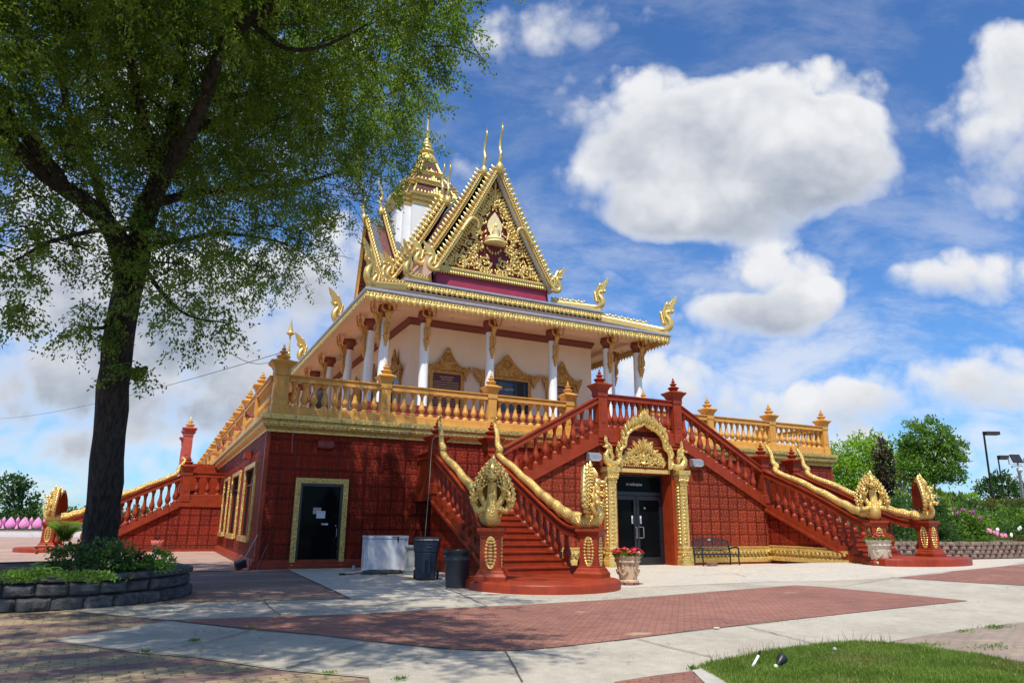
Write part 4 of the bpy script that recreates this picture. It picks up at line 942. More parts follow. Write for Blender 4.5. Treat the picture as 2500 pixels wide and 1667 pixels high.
def naga(label, path, pil, fa, ztop, tail, turned=False, rise=1.0):
    """path: handrail points from the upper post down to the pillar; fa: facing angle"""
    px_, py_ = pil; f = Vector((cos(fa), sin(fa), 0)); r = Vector((f.y, -f.x, 0)); z = Vector((0, 0, 1)); B = Vector((px_, py_, ztop))
    t = thing('naga_statue', label, 'statue', (px_, py_, ztop), 0, 'golden naga statues on the stair rails')
    P = []; R = []; tl = [Vector(q) for q in tail]
    for i, q in enumerate(tl): P.append(q); R.append(.035+.09*i/max(1, len(tl)-1))
    n = len(path)
    for i, q in enumerate(path):
        k = i/(n-1)
        if i < 1 or k > .955: continue
        rr = .11+.065*min(1, k*1.15)
        P.append(Vector(q)+z*(rr+.02+.025*sin(i*2.2))); R.append(rr*(1+.05*cos(i*2.2)))
    P.append(B-f*.34+z*.17); R.append(.175)
    nb = [(-.12,.16,.18),(.09,.20,.19),(.18,.36,.17),(.17,.54,.135),(.12,.72,.12),(.09,.90,.115),(.11,1.06,.10)]
    C_ = curve(P+[B+f*a*rise+z*b*rise for a, b, _ in nb], 3); R0 = R+[c*rise for _, _, c in nb]
    RR = [R0[min(len(R0)-1, i//3)]*(1-(i % 3)/3)+R0[min(len(R0)-1, i//3+1)]*((i % 3)/3) for i in range(len(C_))]
    b = MB().tube(C_, RR, 12).build('body', 'gold_scale', t, True, 60)
    # dark ridge line along the back
    k0 = 6; m0 = (len(P))*3-8
    mb = MB()
    for s, hb, hh in ((1,.28,.84),(-1,.28,.84),(1,.42,.58),(-1,.42,.58)):
        w = hb*s; N = [B+f*(.10*rise)+z*.30*rise+r*.04*s, B+f*.17*rise+z*.45*rise+r*w*.35, B+f*.12*rise+z*(hh-.2)*rise+r*w*.8, B+f*.08*rise+z*(hh-.02)*rise+r*w*1.0, B+f*.14*rise+z*(hh+.03)*rise+r*w*1.0]
        mb.tube(curve(N, 3), [.105,.10,.095,.09,.085,.08,.075,.07,.068,.065,.06,.058,.055][:len(curve(N, 3))], 8)
    mb.build('neck', 'gold_scale', t, True, 60)
    mb = MB()       # belly plates up the front of the middle neck
    for k in range(20):
        h = .22+.042*k; fo = np.interp(h, [.2,.36,.54,.72,.90,1.06], [.275,.35,.305,.24,.205,.21])
        mb.ball(B+f*(fo-.03)*rise+z*h*rise, Vector((.085-.001*k, .035, .024))*rise, 8, 5, Matrix((r, f, z)).transposed())
    mb.build('belly_plates', 'gold_fine', t, True, 60)
    mb = MB(); head(mb, B+f*.16*rise+z*1.17*rise, f, 1.5*rise); mb.build('head', 'gold', t, True, 50)
    for s, hb, hh in ((1,.28,.84),(-1,.28,.84),(1,.42,.58),(-1,.42,.58)):
        mb = MB(); head(mb, B+f*.20*rise+z*(hh+.05)*rise+r*hb*s, (f+r*s*.2), 1.0*rise); mb.build('head', 'gold', t, True, 50)
    # flame-shaped hood plate behind the heads, covered with curls
    def wid(h): return (.50*sin(min(1, (h-.20)/.42)*pi/2)*(1 if h < .70 else max(0, 1-((h-.70)/.90)**1.9)))
    hs = [.26+.0875*i for i in range(16)]
    out = [(wid(h), h) for h in hs]; out[-1] = (.0, 1.58)
    mb = MB(); rows = []
    for back in (0, 1):
        for w, h in out:
            rows.append([B+r*(w*k*rise)+z*h*rise+f*rise*(-.02-.035*back-.15*abs(k)**2+.10*max(0, .5-h)) for k in (-1, -.6, -.2, .2, .6, 1)])
    m = len(out); mb.sheet(rows[:m]); mb.sheet([q[::-1] for q in rows[m:]])
    n0 = 6
    fs = []
    for i in range(m-1):
        a, c = i*n0, (i+1)*n0; d, e = (m+i)*n0, (m+i+1)*n0
        fs += [(a, c, e+5, d+5), (a+5, d, e, c+5)]
    mb.f += fs
    hd = mb.build('hood', 'gold_recess_shade', t, True, 50)
    mb = MB()
    rb = [rows[m+i] for i in range(m)]; mb.sheet([[p-f*.012 for p in q][::-1] for q in rb]); mb.build('hood_back', 'red_paint', hd)
    mb = MB()
    hh_ = .30
    for row, (sc, dd) in enumerate(((1.02, .185), (.78, .155), (.56, .13), (.36, .13), (.14, .13))):
        k = 0; h = .30 if row < 2 else (.62 if row == 2 else (1.02 if row == 3 else 1.2))
        while h < 1.56:
            for s in (-1, 1):
                w = wid(h); hv = h+(.02 if s > 0 else 0)
                c = B+r*(w*sc*s*rise)+z*hv*rise+f*rise*(.01-.14*sc**2+.10*max(0, .5-h))
                a = r*s*(.9 if h < .8 else .45)+z*.85; a.normalize()
                mb.bud(c-a*.07*rise, a, f, dd*rise*.95, .72, .9, .5*s); mb.ball(c-a*.035*rise+f*.06*rise, dd*.25*rise, 7, 5); mb.ball(c+a*.05*rise+f*.04*rise, dd*.15*rise, 6, 4)
            h += dd*.62; k += 1
    for k in range(5): mb.bud(B+z*(1.33+.05*k)*rise+r*.03*(k % 2-.5), z, f, .2, .55, .6)
    mb.build('hood_curls', 'gold', hd, True, 60)
    if turned: turn(t)
    return t
def tail_at(x, y, z, dx, dy, h=1.15):
    return curve([(x+dx*.0, y+dy*.0, z+h), (x-dx*.16, y-dy*.16, z+h-.2), (x+dx*.05, y+dy*.05, z+h*.5), (x+dx*.12, y+dy*.12, z+.2), (x+dx*.3, y+dy*.3, z+.02)], 2)
naga('golden naga with spread hood on the outer pillar of the left stair, facing the viewer', LLp, (4.15,-9.15), radians(-120), 1.40, tail_at(5.28,-2.45,3.9,0,-1))
naga('golden naga in profile on the inner pillar of the left stair, hood toward the stair', LRp, (7.0,-9.05), radians(-38), 1.40, tail_at(7.3,-2.6,3.95,0,-1))
naga('golden naga with spread hood on the right stair, above the pale flower pot', RLp, (19.3,-8.0), radians(-130), 1.73, tail_at(20.3,-2.6,3.95,0,-1))
naga('golden naga in profile on the far pillar of the right stair, before the hedge', RRp, (22.35,-7.8), radians(-38), 1.75, tail_at(22.25,-2.5,3.9,0,-1))
naga('golden naga with red hood back at the side stair, left of the tree trunk', sideO, (10.3,-7.75), radians(-90), 1.37, tail_at(10.22,-2.45,3.7,0,-1,1.0), True)
naga('golden naga on the far pillar of the side stair, mostly behind the tree trunk', sideI, (7.8,-7.8), radians(-110), 1.37, tail_at(8.3,-2.45,3.8,0,-1,1.0), True)
# ------------------------------------------------------------------ temple hall on the terrace
H = thing('temple_hall', 'cream temple hall with white columns, golden eaves and steep gabled tile roofs', 'temple', (13.73, 25.8, ZT))
cx = 13.73; YC = 25.8
# raised podium
MB().box(cx-8.6,cx+8.6,7.2,44.4,ZT,6.95).build('podium', 'red_dull', H)
mb = MB().ring([(cx-8.6,7.2),(cx+8.6,7.2),(cx+8.6,44.4),(cx-8.6,44.4)], [(0,6.4),(.1,6.45),(.06,6.6),(.14,6.75),(.16,6.95),(0,7.0)]); mb.build('podium_moulding', 'red_dull', H)
wx0, wx1, wy0, wy1 = 8.0, 19.45, 10.0, 41.6
MB().add([(wx0,wy0,6.9),(wx1,wy0,6.9),(wx1,wy1,6.9),(wx0,wy1,6.9),(wx0,wy0,12.2),(wx1,wy0,12.2),(wx1,wy1,12.2),(wx0,wy1,12.2)], [(0,1,5,4),(1,2,6,5),(2,3,7,6),(3,0,4,7)]).build('wall', 'cream_wall', H)
MB().ring([(wx0,wy0),(wx1,wy0),(wx1,wy1),(wx0,wy1)], [(0,11.82),(.05,11.84),(.07,11.93),(.14,12.02),(.16,12.12),(.16,12.17),(0,12.2)]).build('wall_frieze', 'capital_red', H)
# soffit with edge beam
ex0, ex1, ey0, ey1 = 4.75, 22.71, 6.7, 44.9
MB().add([(ex0,ey0,12.2),(ex1,ey0,12.2),(ex1,ey1,12.2),(ex0,ey1,12.2)], [(3,2,1,0)]).build('soffit', 'soffit', H)
MB().ring([(5.75,7.7),(cx*2-5.75,7.7),(cx*2-5.75,43.9),(5.75,43.9)], [(-.0,12.2),(.0,11.98),(-.6,11.98),(-.6,12.2)][::-1]).build('edge_beam', 'soffit', H)
mb = MB()
for x, y in ((7,8.9),(10,8.9),(13.7,8.9),(17.4,8.9),(20.5,8.9),(6.8,12),(6.8,17),(6.8,22),(6.8,27)): mb.lathe([(.12,12.19),(.12,12.17),(.09,12.17)], (x,y,0), 12)
mb.build('downlight', 'wood_grey', H)
# eaves: gutter, valance of hanging leaves
def eave(x0, x1, y0, y1, zg, part, vis=(1,1,1), depth=.34):
    rct = [(x0,y0),(x1,y0),(x1,y1),(x0,y1)]
    e = MB().ring(rct, [(-.05,zg-.16),(.06,zg-.16),(.1,zg-.1),(.1,zg-.02),(.07,zg),(-.05,zg+.02)]).build(part, 'gutter', H)
    v = MB().ring(rct, [(.0,zg-.16),(.03,zg-.17),(.05,zg-.2),(.05,zg-.24),(.02,zg-.25),(.02,zg-.46),(-.02,zg-.46),(-.02,zg-.16)])
    st = .155
    for k in range(int((x1-x0)/st)):
        x = x0+st*(k+.5); L = depth if k % 2 else depth*.72
        v.bud((x,y0-.035,zg-.30), (0,0,-1), (0,-1,0), L, .78 if k % 2 else .8, .3); v.ball((x,y0-.05,zg-.32), (.055,.03,.045), 6, 4)
        v.bud((x,y0-.03,zg-.22), (0,0,-1), (0,-1,0), .13, .9, .4)
    for xs, s, on in ((x0,-1,vis[0]),(x1,1,vis[1])):
        if not on: continue
        for k in range(int((y1-y0)/st)):
            y = y0+st*(k+.5); L = depth if k % 2 else depth*.72
            v.bud((xs+s*.035,y,zg-.30), (0,0,-1), (s,0,0), L, .55 if k % 2 else .62, .3)
            if y < 30: v.ball((xs+s*.05,y,zg-.32), (.03,.055,.045), 6, 4)
    v.build('valance', 'gold_fine', e, True, 45)
eave(4.7,22.76,6.65,44.95,12.36,'lower_eave')
eave(7.43,20.03,9.48,42.1,14.15,'upper_eave')
# low skirt roofs
def hip(x0, x1, y0, y1, z0, X0, X1, Y0, Y1, Z1, name):
    p = [(x0,y0,z0),(x1,y0,z0),(x1,y1,z0),(x0,y1,z0),(X0,Y0,Z1),(X1,Y0,Z1),(X1,Y1,Z1),(X0,Y1,Z1)]
    for f_, m_ in (((0,1,5,4),'roof_low'),((2,3,7,6),'roof_low'),((1,2,6,5),'roof_y'),((3,0,4,7),'roof_y')): MB().add([p[i] for i in f_], [(0,1,2,3)]).build(name, m_, H)
hip(4.72,22.74,6.67,44.93,12.37,7.6,19.86,9.65,42.0,13.62,'lower_roof')
MB().box(7.6,19.86,9.65,42.0,13.3,13.75).build('roof_step', 'gap_shade', H)  # painted black for the shade under the upper eave
hip(7.45,20.01,9.5,42.1,14.16,9.7,17.76,11.9,39.7,15.0,'upper_roof')
# hip ridges with flames and naga ends
NAGA_OUT = [(-.45,0),(.1,-.02),(.34,.10),(.46,.36),(.42,.62),(.28,.82),(.30,.98),(.44,1.0),(.40,1.10),(.52,1.2),(.46,1.34),(.62,1.6),(.74,1.98),(.46,1.84),(.20,1.64),(.02,1.4),(-.14,1.12),(-.18,.84),(-.05,.58),(.08,.36),(-.08,.22),(-.45,.2)]
def nagaend(mb, p, d, s=1., k=1.):       # upright flame-bodied naga antefix, facing d
    p = Vector(p); d = Vector((d[0], d[1], 0)).normalized(); z = Vector((0,0,1)); r = d.cross(z)
    mb.prism(NAGA_OUT, p-r*.05*s, d*s, z*s, .10*s if (d.cross(z)).dot(r) > 0 else -.10*s)
    mb.tube(curve([p-d*.45*s+z*.12*s, p+d*.0*s+z*.06*s, p+d*.26*s+z*.26*s, p+d*.24*s+z*.6*s, p+d*.06*s+z*.88*s, p+d*.10*s+z*1.1*s, p+d*.32*s+z*1.06*s], 3), [x*s for x in (.10,.12,.14,.15,.16,.165,.165,.16,.155,.15,.145,.14,.135,.13,.125,.12,.11,.09,.06)], 8)
    mb.ball(p+d*.22*s+z*1.1*s, (.13*s, .13*s, .11*s), 8, 6); mb.bud(p+d*.3*s+z*1.08*s, d+z*.3, r, .3*s, .5, .7)
    for i in range(11):
        h = .45+i*.11; o = -.14-.10*sin(min(1.4, (h-.45)*2.))+.42*max(0, h-1.05)
        for w in (-1, 1): mb.bud(p+d*(o+.08)*s+z*(h-.1)*s+r*.05*w*s, z*.95+d*(-.45 if h < 1.1 else .4), r*w, .36*s*(1.1-.03*i), .55, .4); mb.ball(p+d*(o+.16)*s+z*h*s+r*.07*w*s, .05*s, 6, 4)
    for i in range(4): mb.bud(p+d*(.22+.11*i)*s+z*(1.4+.12*i)*s, z+d*.5, r, .36*s*(1-.1*i), .5, .4)
def ridge(a, b, name, s=1., flames=True, tip=True, step=.38, fl=.34, bw=.1, bh=.3):
    a = Vector(a); b = Vector(b); L = (b-a).length; t = (b-a)/L; th = Vector((t.x, t.y, 0)).normalized(); r = Vector((th.y, -th.x, 0))
    mb = MB().rail([a, b], [(-bw,-.1),(-bw,bh*.75),(-bw*.6,bh),(bw*.6,bh),(bw,bh*.75),(bw,-.1)])
    o = mb.build(name, 'gold_flat', H)
    mb = MB(); n = int((L-.9*s)/step)
    for k in range(n):
        p = a+t*(k+.6)*step+Vector((0,0,bh-.04)); mb.bud(p, Vector((0,0,1))-th*.25, r, fl, .62, .5, -.5); mb.ball(p+Vector((0,0,.08)), (.09,.09,.08), 6, 4); mb.bud(p+th*.05+Vector((0,0,.1)), Vector((0,0,1))+th*.5, r, fl*.5, .7, .5)
    if tip: nagaend(mb, b+Vector((0,0,bh*.6))-th*.15, th, s)
    mb.build('ridge_flames', 'gold', o, True, 60)
for (ax, ay, az, bx, by, bz, s) in ((7.6,9.65,13.65,4.72,6.67,12.4,1.05),(19.86,9.65,13.65,22.74,6.67,12.4,1.05),(9.7,11.9,14.95,7.5,9.55,14.2,.95),(17.76,11.9,14.95,19.96,9.55,14.2,.95),
    (19.86,42,13.65,22.74,44.9,12.4,1.)): ridge((ax,ay,az), (bx,by,bz), 'hip_ridge', s)
ridge((7.0,15.2,13.4), (4.9,14.4,12.45), 'hip_ridge', 1.0)
ridge((7.0,26.2,13.4), (4.9,25.5,12.45), 'hip_ridge', 1.0)

# ---------------- gabled roofs
def gable(apex, feet_w, z_ap, z_ft, axis, sgn, name, back, board=True, mat='roof_y', curlx=True, lean=.0, flare=.5, tail=True, panel=False, nfl=24, hornS=1., edge=.5):
    """a gable end in the plane through `apex` (x,y); axis = horizontal direction along the gable; sgn = outward normal sign"""
    ax = Vector(axis); nr = Vector((ax.y, -ax.x, 0))*sgn; A = Vector((apex[0], apex[1], z_ap)); g = None
    def rk(s, t):      # rake line, slightly concave, t 0 at the apex .. 1 at the foot
        w = feet_w*(t**1.0)*(.93+.07*t); z = z_ap-(z_ap-z_ft)*(t*1.07-.07*t*t)
        return Vector((apex[0], apex[1], 0))+ax*(s*w)+Vector((0,0,z))-nr*(lean*(z_ap-z))
    n = 14; mb = MB()
    for s in (-1, 1):    # roof slopes
        a = [rk(s, i/n)-nr*.02 for i in range(n+1)]; b = [p-nr*back for p in a]
        rows = [[p, q] for p, q in zip(a, b)]
        mb.sheet(rows if s*sgn > 0 else [q[::-1] for q in rows])
    rf = mb.build(name, mat, H)
    if mat in ('roof_y', 'roof_x') and edge:   # grey course beside the bargeboard and along the ridge
        mb = MB()
        for s in (-1, 1):
            a = [rk(s, i/n)-nr*.1+Vector((0,0,.03))+ax*s*.02 for i in range(n+1)]; mb.sheet([[p, p-nr*edge] for p in a])
            a2 = [rk(s, .0+.09*i/3)+Vector((0,0,.035))+ax*s*.022 for i in range(4)]; mb.sheet([[p-nr*.3, p-nr*back] for p in a2])
        mb.build('margin_tiles', 'roof_x_grey', rf)
    for s in (-1, 1):
        mb = MB(); P = [rk(s, i/n)+nr*.05 for i in range(n+1)]; vs = []
        for i, p in enumerate(P):
            t = (P[min(i+1, n)]-P[max(i-1, 0)]).normalized(); u = Vector((0,0,1)).cross(t); u = t.cross(nr)*s*(1 if sgn > 0 else 1)
            if u.z < 0: u = -u
            vs.append((p, u))
        for (d0, d1, h0, h1) in ((-.06,.10,-.13,.15),(.10,.145,.04,.12)):
            q = []
            for p, u in vs: q += [p+nr*d0+u*h0, p+nr*d1+u*h0, p+nr*d1+u*h1, p+nr*d0+u*h1]
            mb.add(q, [(4*i+k, 4*i+(k+1) % 4, 4*(i+1)+(k+1) % 4, 4*(i+1)+k) for i in range(n) for k in range(4)]+[(0,1,2,3),(4*n+3,4*n+2,4*n+1,4*n)])
        L = sum((P[i+1]-P[i]).length for i in range(n)); nb_ = int(L/.17)
        bb = mb.build('bargeboard', 'gold', rf)
        mb = MB()
        for k in range(nb_):
            t = (k+.5)/nb_; p = rk(s, t); u = vs[min(n, int(t*n))][1]; mb.ball(p+nr*.17+u*.03, (.07,.07,.07), 6, 4)
        for k in range(nfl):
            t = (k+.9)/(nfl+.6); p = rk(s, t); u = vs[min(n, int(t*n))][1]; q = p+nr*.06+u*.13
            d_ = (u*.5+Vector((0,0,1))*.9).normalized(); mb.bud(q, d_, nr, .44, .62, .5, .3*s); mb.ball(q+d_*.12, (.10,.07,.10), 6, 5); mb.ball(q+d_*.24, (.06,.05,.06), 6, 4)
            mb.bud(q-ax*s*.02, d_+ax*s*.9, nr, .2, .6, .5)
        if tail:    # curled naga head at the foot
            f_ = rk(s, 1.); hd = ax*s
            mb.tube(curve([rk(s, .93)+nr*.07, f_+nr*.09+Vector((0,0,.05)), f_+hd*.30+nr*.1+Vector((0,0,.0))], 3), [.14]*7, 8)
            nagaend(mb, f_+hd*.18+nr*.1-Vector((0,0,.12)), hd, .88)
        mb.build('bargeboard_flames', 'gold', bb, True, 60)
    # apex finial: bulb and slender curved horn
    mb = MB(); c = A+nr*.22; S = hornS
    mb.lathe([(.05,-.5*S),(.2*S,-.32*S),(.27*S,-.1*S),(.24*S,.1*S),(.12*S,.3*S),(.08*S,.42*S)], c, 10)
    pth = curve([c+Vector((0,0,.3*S)), c+nr*.16*S+Vector((0,0,.8*S)), c-nr*.0*S+Vector((0,0,1.35*S)), c+nr*.08*S+Vector((0,0,1.9*S)), c+nr*.36*S+Vector((0,0,2.45*S)), c+nr*.34*S+Vector((0,0,2.8*S)), c+nr*.5*S+Vector((0,0,3.05*S))], 4)
    mb.tube(pth, [S*(.12*(1-i/len(pth))+.022) for i in range(len(pth))], 8); mb.bud(c+nr*.18*S+Vector((0,0,.75*S)), nr+Vector((0,0,.5)), ax, .25*S, .5, .5); mb.bud(c+nr*.12*S+Vector((0,0,1.2*S)), nr+Vector((0,0,.6)), ax, .2*S, .5, .5)
    mb.build('apex_finial', 'gold', rf, True, 60)
    return rf, rk, nr, ax
GW = 3.95
gA, rkA, nA, axA = gable((cx,11.45), GW, 23.2, 15.72, (1,0,0), 1, 'front_gable', 3.0, mat='roof_y', nfl=25)
gB, rkB, _, _ = gable((cx,13.9), GW, 24.15, 16.9, (1,0,0), 1, 'front_gable', 7.6, mat='roof_y', nfl=25)
gC, rkC, _, _ = gable((cx,20.6), 3.8, 24.9, 18.1, (1,0,0), 1, 'front_gable', 1.3, mat='roof_y', nfl=19)
gD, rkD, _, _ = gable((cx,21.9), 3.8, 25.6, 18.8, (1,0,0), 1, 'front_gable', 2.5, mat='roof_y', nfl=19)
# gable panel: maroon field recessed, white soffit strip, carving
pf = 11.95
def inset(k, y, zb): 
    a = Vector((cx, y, 23.2-k*2.15)); return [(cx-(GW-k*1.0)*.98, y, zb), (cx+(GW-k*1.0)*.98, y, zb), a]
MB().add([(cx-GW+.1,pf,15.0),(cx+GW-.1,pf,15.0),(cx+GW-.15,pf,15.95),(cx,pf,23.05),(cx-GW+.15,pf,15.95)], [(0,1,2,3,4)]).build('gable_field', 'maroon', gA)
MB().box(cx-GW+.25,cx+GW-.25,pf-.06,pf-.01,15.0,15.93).build('gable_base', 'maroon_light', gA)
mb = MB()
for s in (-1, 1):
    a = [rkA(s, i/14) for i in range(15)]; mb.sheet([[p+Vector((-s*.05,-.0,-.16)), p+Vector((-s*.05,.5,-.16))] for p in a])
mb.build('gable_soffit', 'white_paint', gA)
mb = MB().box(cx-GW+.2,cx+GW-.2,pf-.22,pf,15.93,16.03).box(cx-GW+.3,cx+GW-.3,pf-.26,pf,16.03,16.2)
k = int((2*GW-.6)/.155)
for i in range(k):
    x = cx-GW+.35+i*.155; mb.bud((x,pf-.2,15.96), (0,0,-1), (0,-1,0), .26, .6, .4); mb.ball((x,pf-.25,16.1), (.06,.05,.07), 6, 4)
mb.build('gable_base_band', 'gold', gA, True, 50)
mb = MB(); zc = 16.25
def inside(u, v, m=.35): return abs(u) < (GW-.25)*(1-(v-15.95)/7.2)-m
for s in (-1, 1):
    for (u, v, r, tu, st, dr) in ((.62,16.95,.46,1.5,pi,1),(1.45,17.0,.50,1.5,0,-1),(2.25,16.75,.42,1.5,pi,1),(2.95,16.62,.26,1.2,0,-1),(1.72,17.95,.36,1.3,pi,1),(1.05,18.0,.34,1.3,0,-1),
        (1.32,18.85,.30,1.3,pi,1),(.95,19.55,.26,1.2,0,-1),(.62,20.3,.24,1.2,pi,1),(.35,20.95,.2,1.1,0,-1)):
        spiral(mb, (cx+s*u, pf-.06, v), r, tu, dr*s, 0, st if s > 0 else pi-st, .07, ls=.24)
    for (P_) in ([(.1,16.4),(.55,16.35),(1.1,16.55),(1.35,17.4),(1.2,18.2),(1.45,18.9),(1.05,19.6),(.75,20.3),(.35,21.0),(.0,21.6)],[(1.9,16.35),(2.0,16.9),(2.5,17.1),(2.9,16.6),(3.2,16.4)]):
        q = curve([(cx+s*a, pf-.08, b) for a, b in P_], 5); mb.tube(q, .065, 6, 1, (0,-1,0))
        for i in range(1, len(q)-1, 2):
            t = (q[i+1]-q[i]).normalized()
            for w in (-1, 1): mb.bud(q[i], t*.8+Vector((t.z*w, 0, -t.x*w)), (0,-1,0), .27, .6, .55)
    for i in range(26):      # outer row of flames following the rake
        v = 16.35+i*.195; u = (GW-.25)*(1-(v-15.95)/7.2)-.52
        if u > .12: mb.bud((cx+s*u,pf-.05,v), (s*.45,0,1), (0,-1,0), .42, .45, .5, .3*s); mb.ball((cx+s*(u-.08),pf-.1,v+.05), .075, 6, 5)
    for i in range(9): mb.bud((cx+s*(.85+.04*i),pf-.05,18.6+.16*i), (s*.5,0,1), (0,-1,0), .36, .5, .5)
for i in range(8): mb.bud((cx,pf-.06,20.6+.22*i), (0,0,1), (0,-1,0), .5, .5-.03*i, .4)
mb.bud((cx,pf-.06,22.0), (0,0,1), (0,-1,0), .6, .3, .4)
rq = random.Random(9)
for i in range(190):        # small interlocking leaves filling the field
    v = rq.uniform(16.3, 21.9); u = rq.uniform(0, 1)*((GW-.25)*(1-(v-15.95)/7.2)-.45)
    if u < .1 or (u < .62 and 17.9 < v < 20.4) : continue
    for s in (-1, 1):
        a = rq.uniform(-1.2, 1.2) if s < 0 else a
        mb.bud((cx+s*u,pf-.04,v), (s*sin(a)*1., 0, cos(a)), (0,-1,0), .26, .6, .5, .4*s)
        if i % 3 == 0: mb.ball((cx+s*u,pf-.09,v), .05, 6, 4)
mb.build('gable_carving', 'gold', gA, True, 60)
mb = MB()      # seated figure before a leaf-shaped halo
mb.prism([(-.0,1.55),(-.22,1.25),(-.40,.95),(-.46,.65),(-.36,.35),(-.2,.2),(.2,.2),(.36,.35),(.46,.65),(.40,.95),(.22,1.25)], (cx,pf-.12,18.6), (1.12,0,0), (0,0,1.15), -.05)
z0 = 18.15
mb.lathe([(.66,0),(.72,.06),(.68,.13),(.62,.18),(.68,.25),(.64,.3)], (cx,pf-.14,z0), 16)
mb.v = [(a, (b if b < pf-.1 or True else b), c) for a, b, c in mb.v]
mb.ball((cx-.28,pf-.3,z0+.4), (.3,.17,.11), 10, 6).ball((cx+.28,pf-.3,z0+.4), (.3,.17,.11), 10, 6)
mb.lathe([(.24,.32),(.22,.5),(.19,.65),(.24,.85),(.25,.95),(.12,1.03),(.07,1.06),(.07,1.12)], (cx,pf-.26,z0), 12)
for s in (-1, 1): mb.tube(curve([(cx+s*.23,pf-.26,z0+.93),(cx+s*.34,pf-.27,z0+.68),(cx+s*.25,pf-.36,z0+.5),(cx+s*.03,pf-.42,z0+.47)], 3), [.075,.07,.065,.06,.058,.055,.055,.05,.05,.05], 8)
mb.ball((cx,pf-.27,z0+1.24), (.12,.13,.15), 12, 8).ball((cx,pf-.26,z0+1.41), (.055,.055,.06), 8, 6)
mb.build('seated_figure', 'gold_pale', gA, True, 50)
mb = MB()      # hook-shaped curls of the bargeboard half way down
for s in (-1, 1):
    p = rkA(s, .50)+Vector((0,-.15,-.1)); mb.tube(curve([rkA(s, .62)+Vector((0,-.14,0)), rkA(s,.56)+Vector((0,-.16,.0)), p+Vector((-s*.1,0,.12)), p+Vector((-s*.42,0,.12)), p+Vector((-s*.58,0,-.12)), p+Vector((-s*.55,0,-.4))], 3), [.12]*8+[.11,.1,.1,.09,.08,.07,.06,.05], 8)
mb.build('bargeboard_hook', 'gold', gA, True, 60)

# left and right transept gables
for sd in (-1, 1):
    xg = cx+sd*4.67; xh = cx+sd*3.35
    gE, rkE, nE, _ = gable((xg,YC), 4.6, 24.7, 17.6, (0,1,0), sd, 'side_gable', 2.2, mat='roof_y', lean=.08, nfl=22, hornS=.95)
    gF, rkF, _, _ = gable((xh,YC), 4.9, 25.5, 17.9, (0,1,0), sd, 'side_gable', 2.6, mat='roof_y', lean=.08, nfl=24, hornS=.95)
    MB().add([(xg-sd*1.2,YC-4.2,17.4),(xg-sd*1.2,YC+4.2,17.4),(xg-sd*.5,YC,24.3)], [(0,1,2)]).build('gable_field', 'soffit', gE)
    mb = MB()
    for i in range(22):
        for s in (-1, 1):
            t = i/22; mb.bud((xg-sd*(1.15-.6*t),YC+s*3.4*(1-t),17.7+6*t), (0,s*.4,1), (sd,0,0), .5, .5, .5); mb.bud((xg-sd*(1.15-.6*t),YC+s*2.3*(1-t),17.7+5*t), (0,s*.6,1), (sd,0,0), .6, .5, .5)
    mb.build('gable_carving', 'gold', gE, True, 60)
# body between the skirt roof and the gables
MB().add([(cx-3.9,12.2,14.9),(cx-3.9,39.5,14.9),(cx-3.9,39.5,17.2),(cx-3.9,12.2,17.2),(cx+3.9,12.2,14.9),(cx+3.9,39.5,14.9),(cx+3.9,39.5,17.2),(cx+3.9,12.2,17.2)], [(3,2,1,0),(4,5,6,7)]).build('roof_wall', 'soffit', H)
# main ridge behind the front gables and towards the side gables
mb = MB()
for s in (-1, 1):
    mb.add([(cx,21.5,24.0),(cx,40,24.0),(cx+s*3.9,40,16.9),(cx+s*3.9,21.5,16.9)], [(0,1,2,3) if s < 0 else (3,2,1,0)])
mb.build('main_roof', 'roof_y', H)
MB().box(cx-4.6,cx+4.6,YC-4.4,YC+4.4,14.2,17.6).build('transept_wall', 'soffit', H)
mb = MB()
for s in (-1, 1): mb.ring([(cx+s*4.7,YC-5.2),(cx+s*4.7,YC+5.2)], [(0,17.3),(.12,17.35),(.14,17.6),(0,17.65)] if s > 0 else [(0,17.65),(-.14,17.6),(-.12,17.35),(0,17.3)], False)
mb.build('transept_band', 'gold', H)
# gold curls piled where the roofs meet on the left
for k, (x, y, z) in enumerate(((9.15,14.4,16.1),(8.9,17.6,16.9),(8.8,20.6,17.3))): mb = MB(); nagaend(mb, (x,y,z), (-1,-.35), .95); mb.build('roof_naga', 'gold', H, True, 60)

# ---------------- spire
def redent(w, k=3, st=.17):     # redented square outline, ccw
    q = []; s = w*st
    a = [(w-s*i, -w+s*(k-i)) if False else None for i in range(1)]
    c = []
    for i in range(k): c += [(w-s*(k-1-i) if False else 0, 0)]
    pts = [(w-2*s*1.0, -w), (w-2*s, -w+s*.9), (w-s, -w+s*.9), (w-s, -w+2*s), (w, -w+2*s)]
    out = []
    for r in range(4):
        ca, sa = [(1,0),(0,1),(-1,0),(0,-1)][r]
        for x, y in pts: out.append((x*ca-y*sa, x*sa+y*ca))
    return out
def rtier(mb, prof, k=.17):     # stacked redented outline (half-width, z)
    vs = []; n = 20
    for w, z in prof: vs += [(cx+x, YC+y, z) for x, y in redent(w, 3, k)]
    mb.add(vs, [(j*n+i, j*n+(i+1) % n, (j+1)*n+(i+1) % n, (j+1)*n+i) for j in range(len(prof)-1) for i in range(n)]+[tuple((len(prof)-1)*n+i for i in range(n))])
mb = MB(); rtier(mb, [(2.85,17.5),(2.85,25.45)]); mb.build('spire_drum', 'tower_white', H)
mb = MB(); rtier(mb, [(2.8,25.35),(2.92,25.4),(2.95,25.6),(3.05,25.75),(3.08,25.95),(3.2,26.1),(3.24,26.25),(3.0,26.32)])
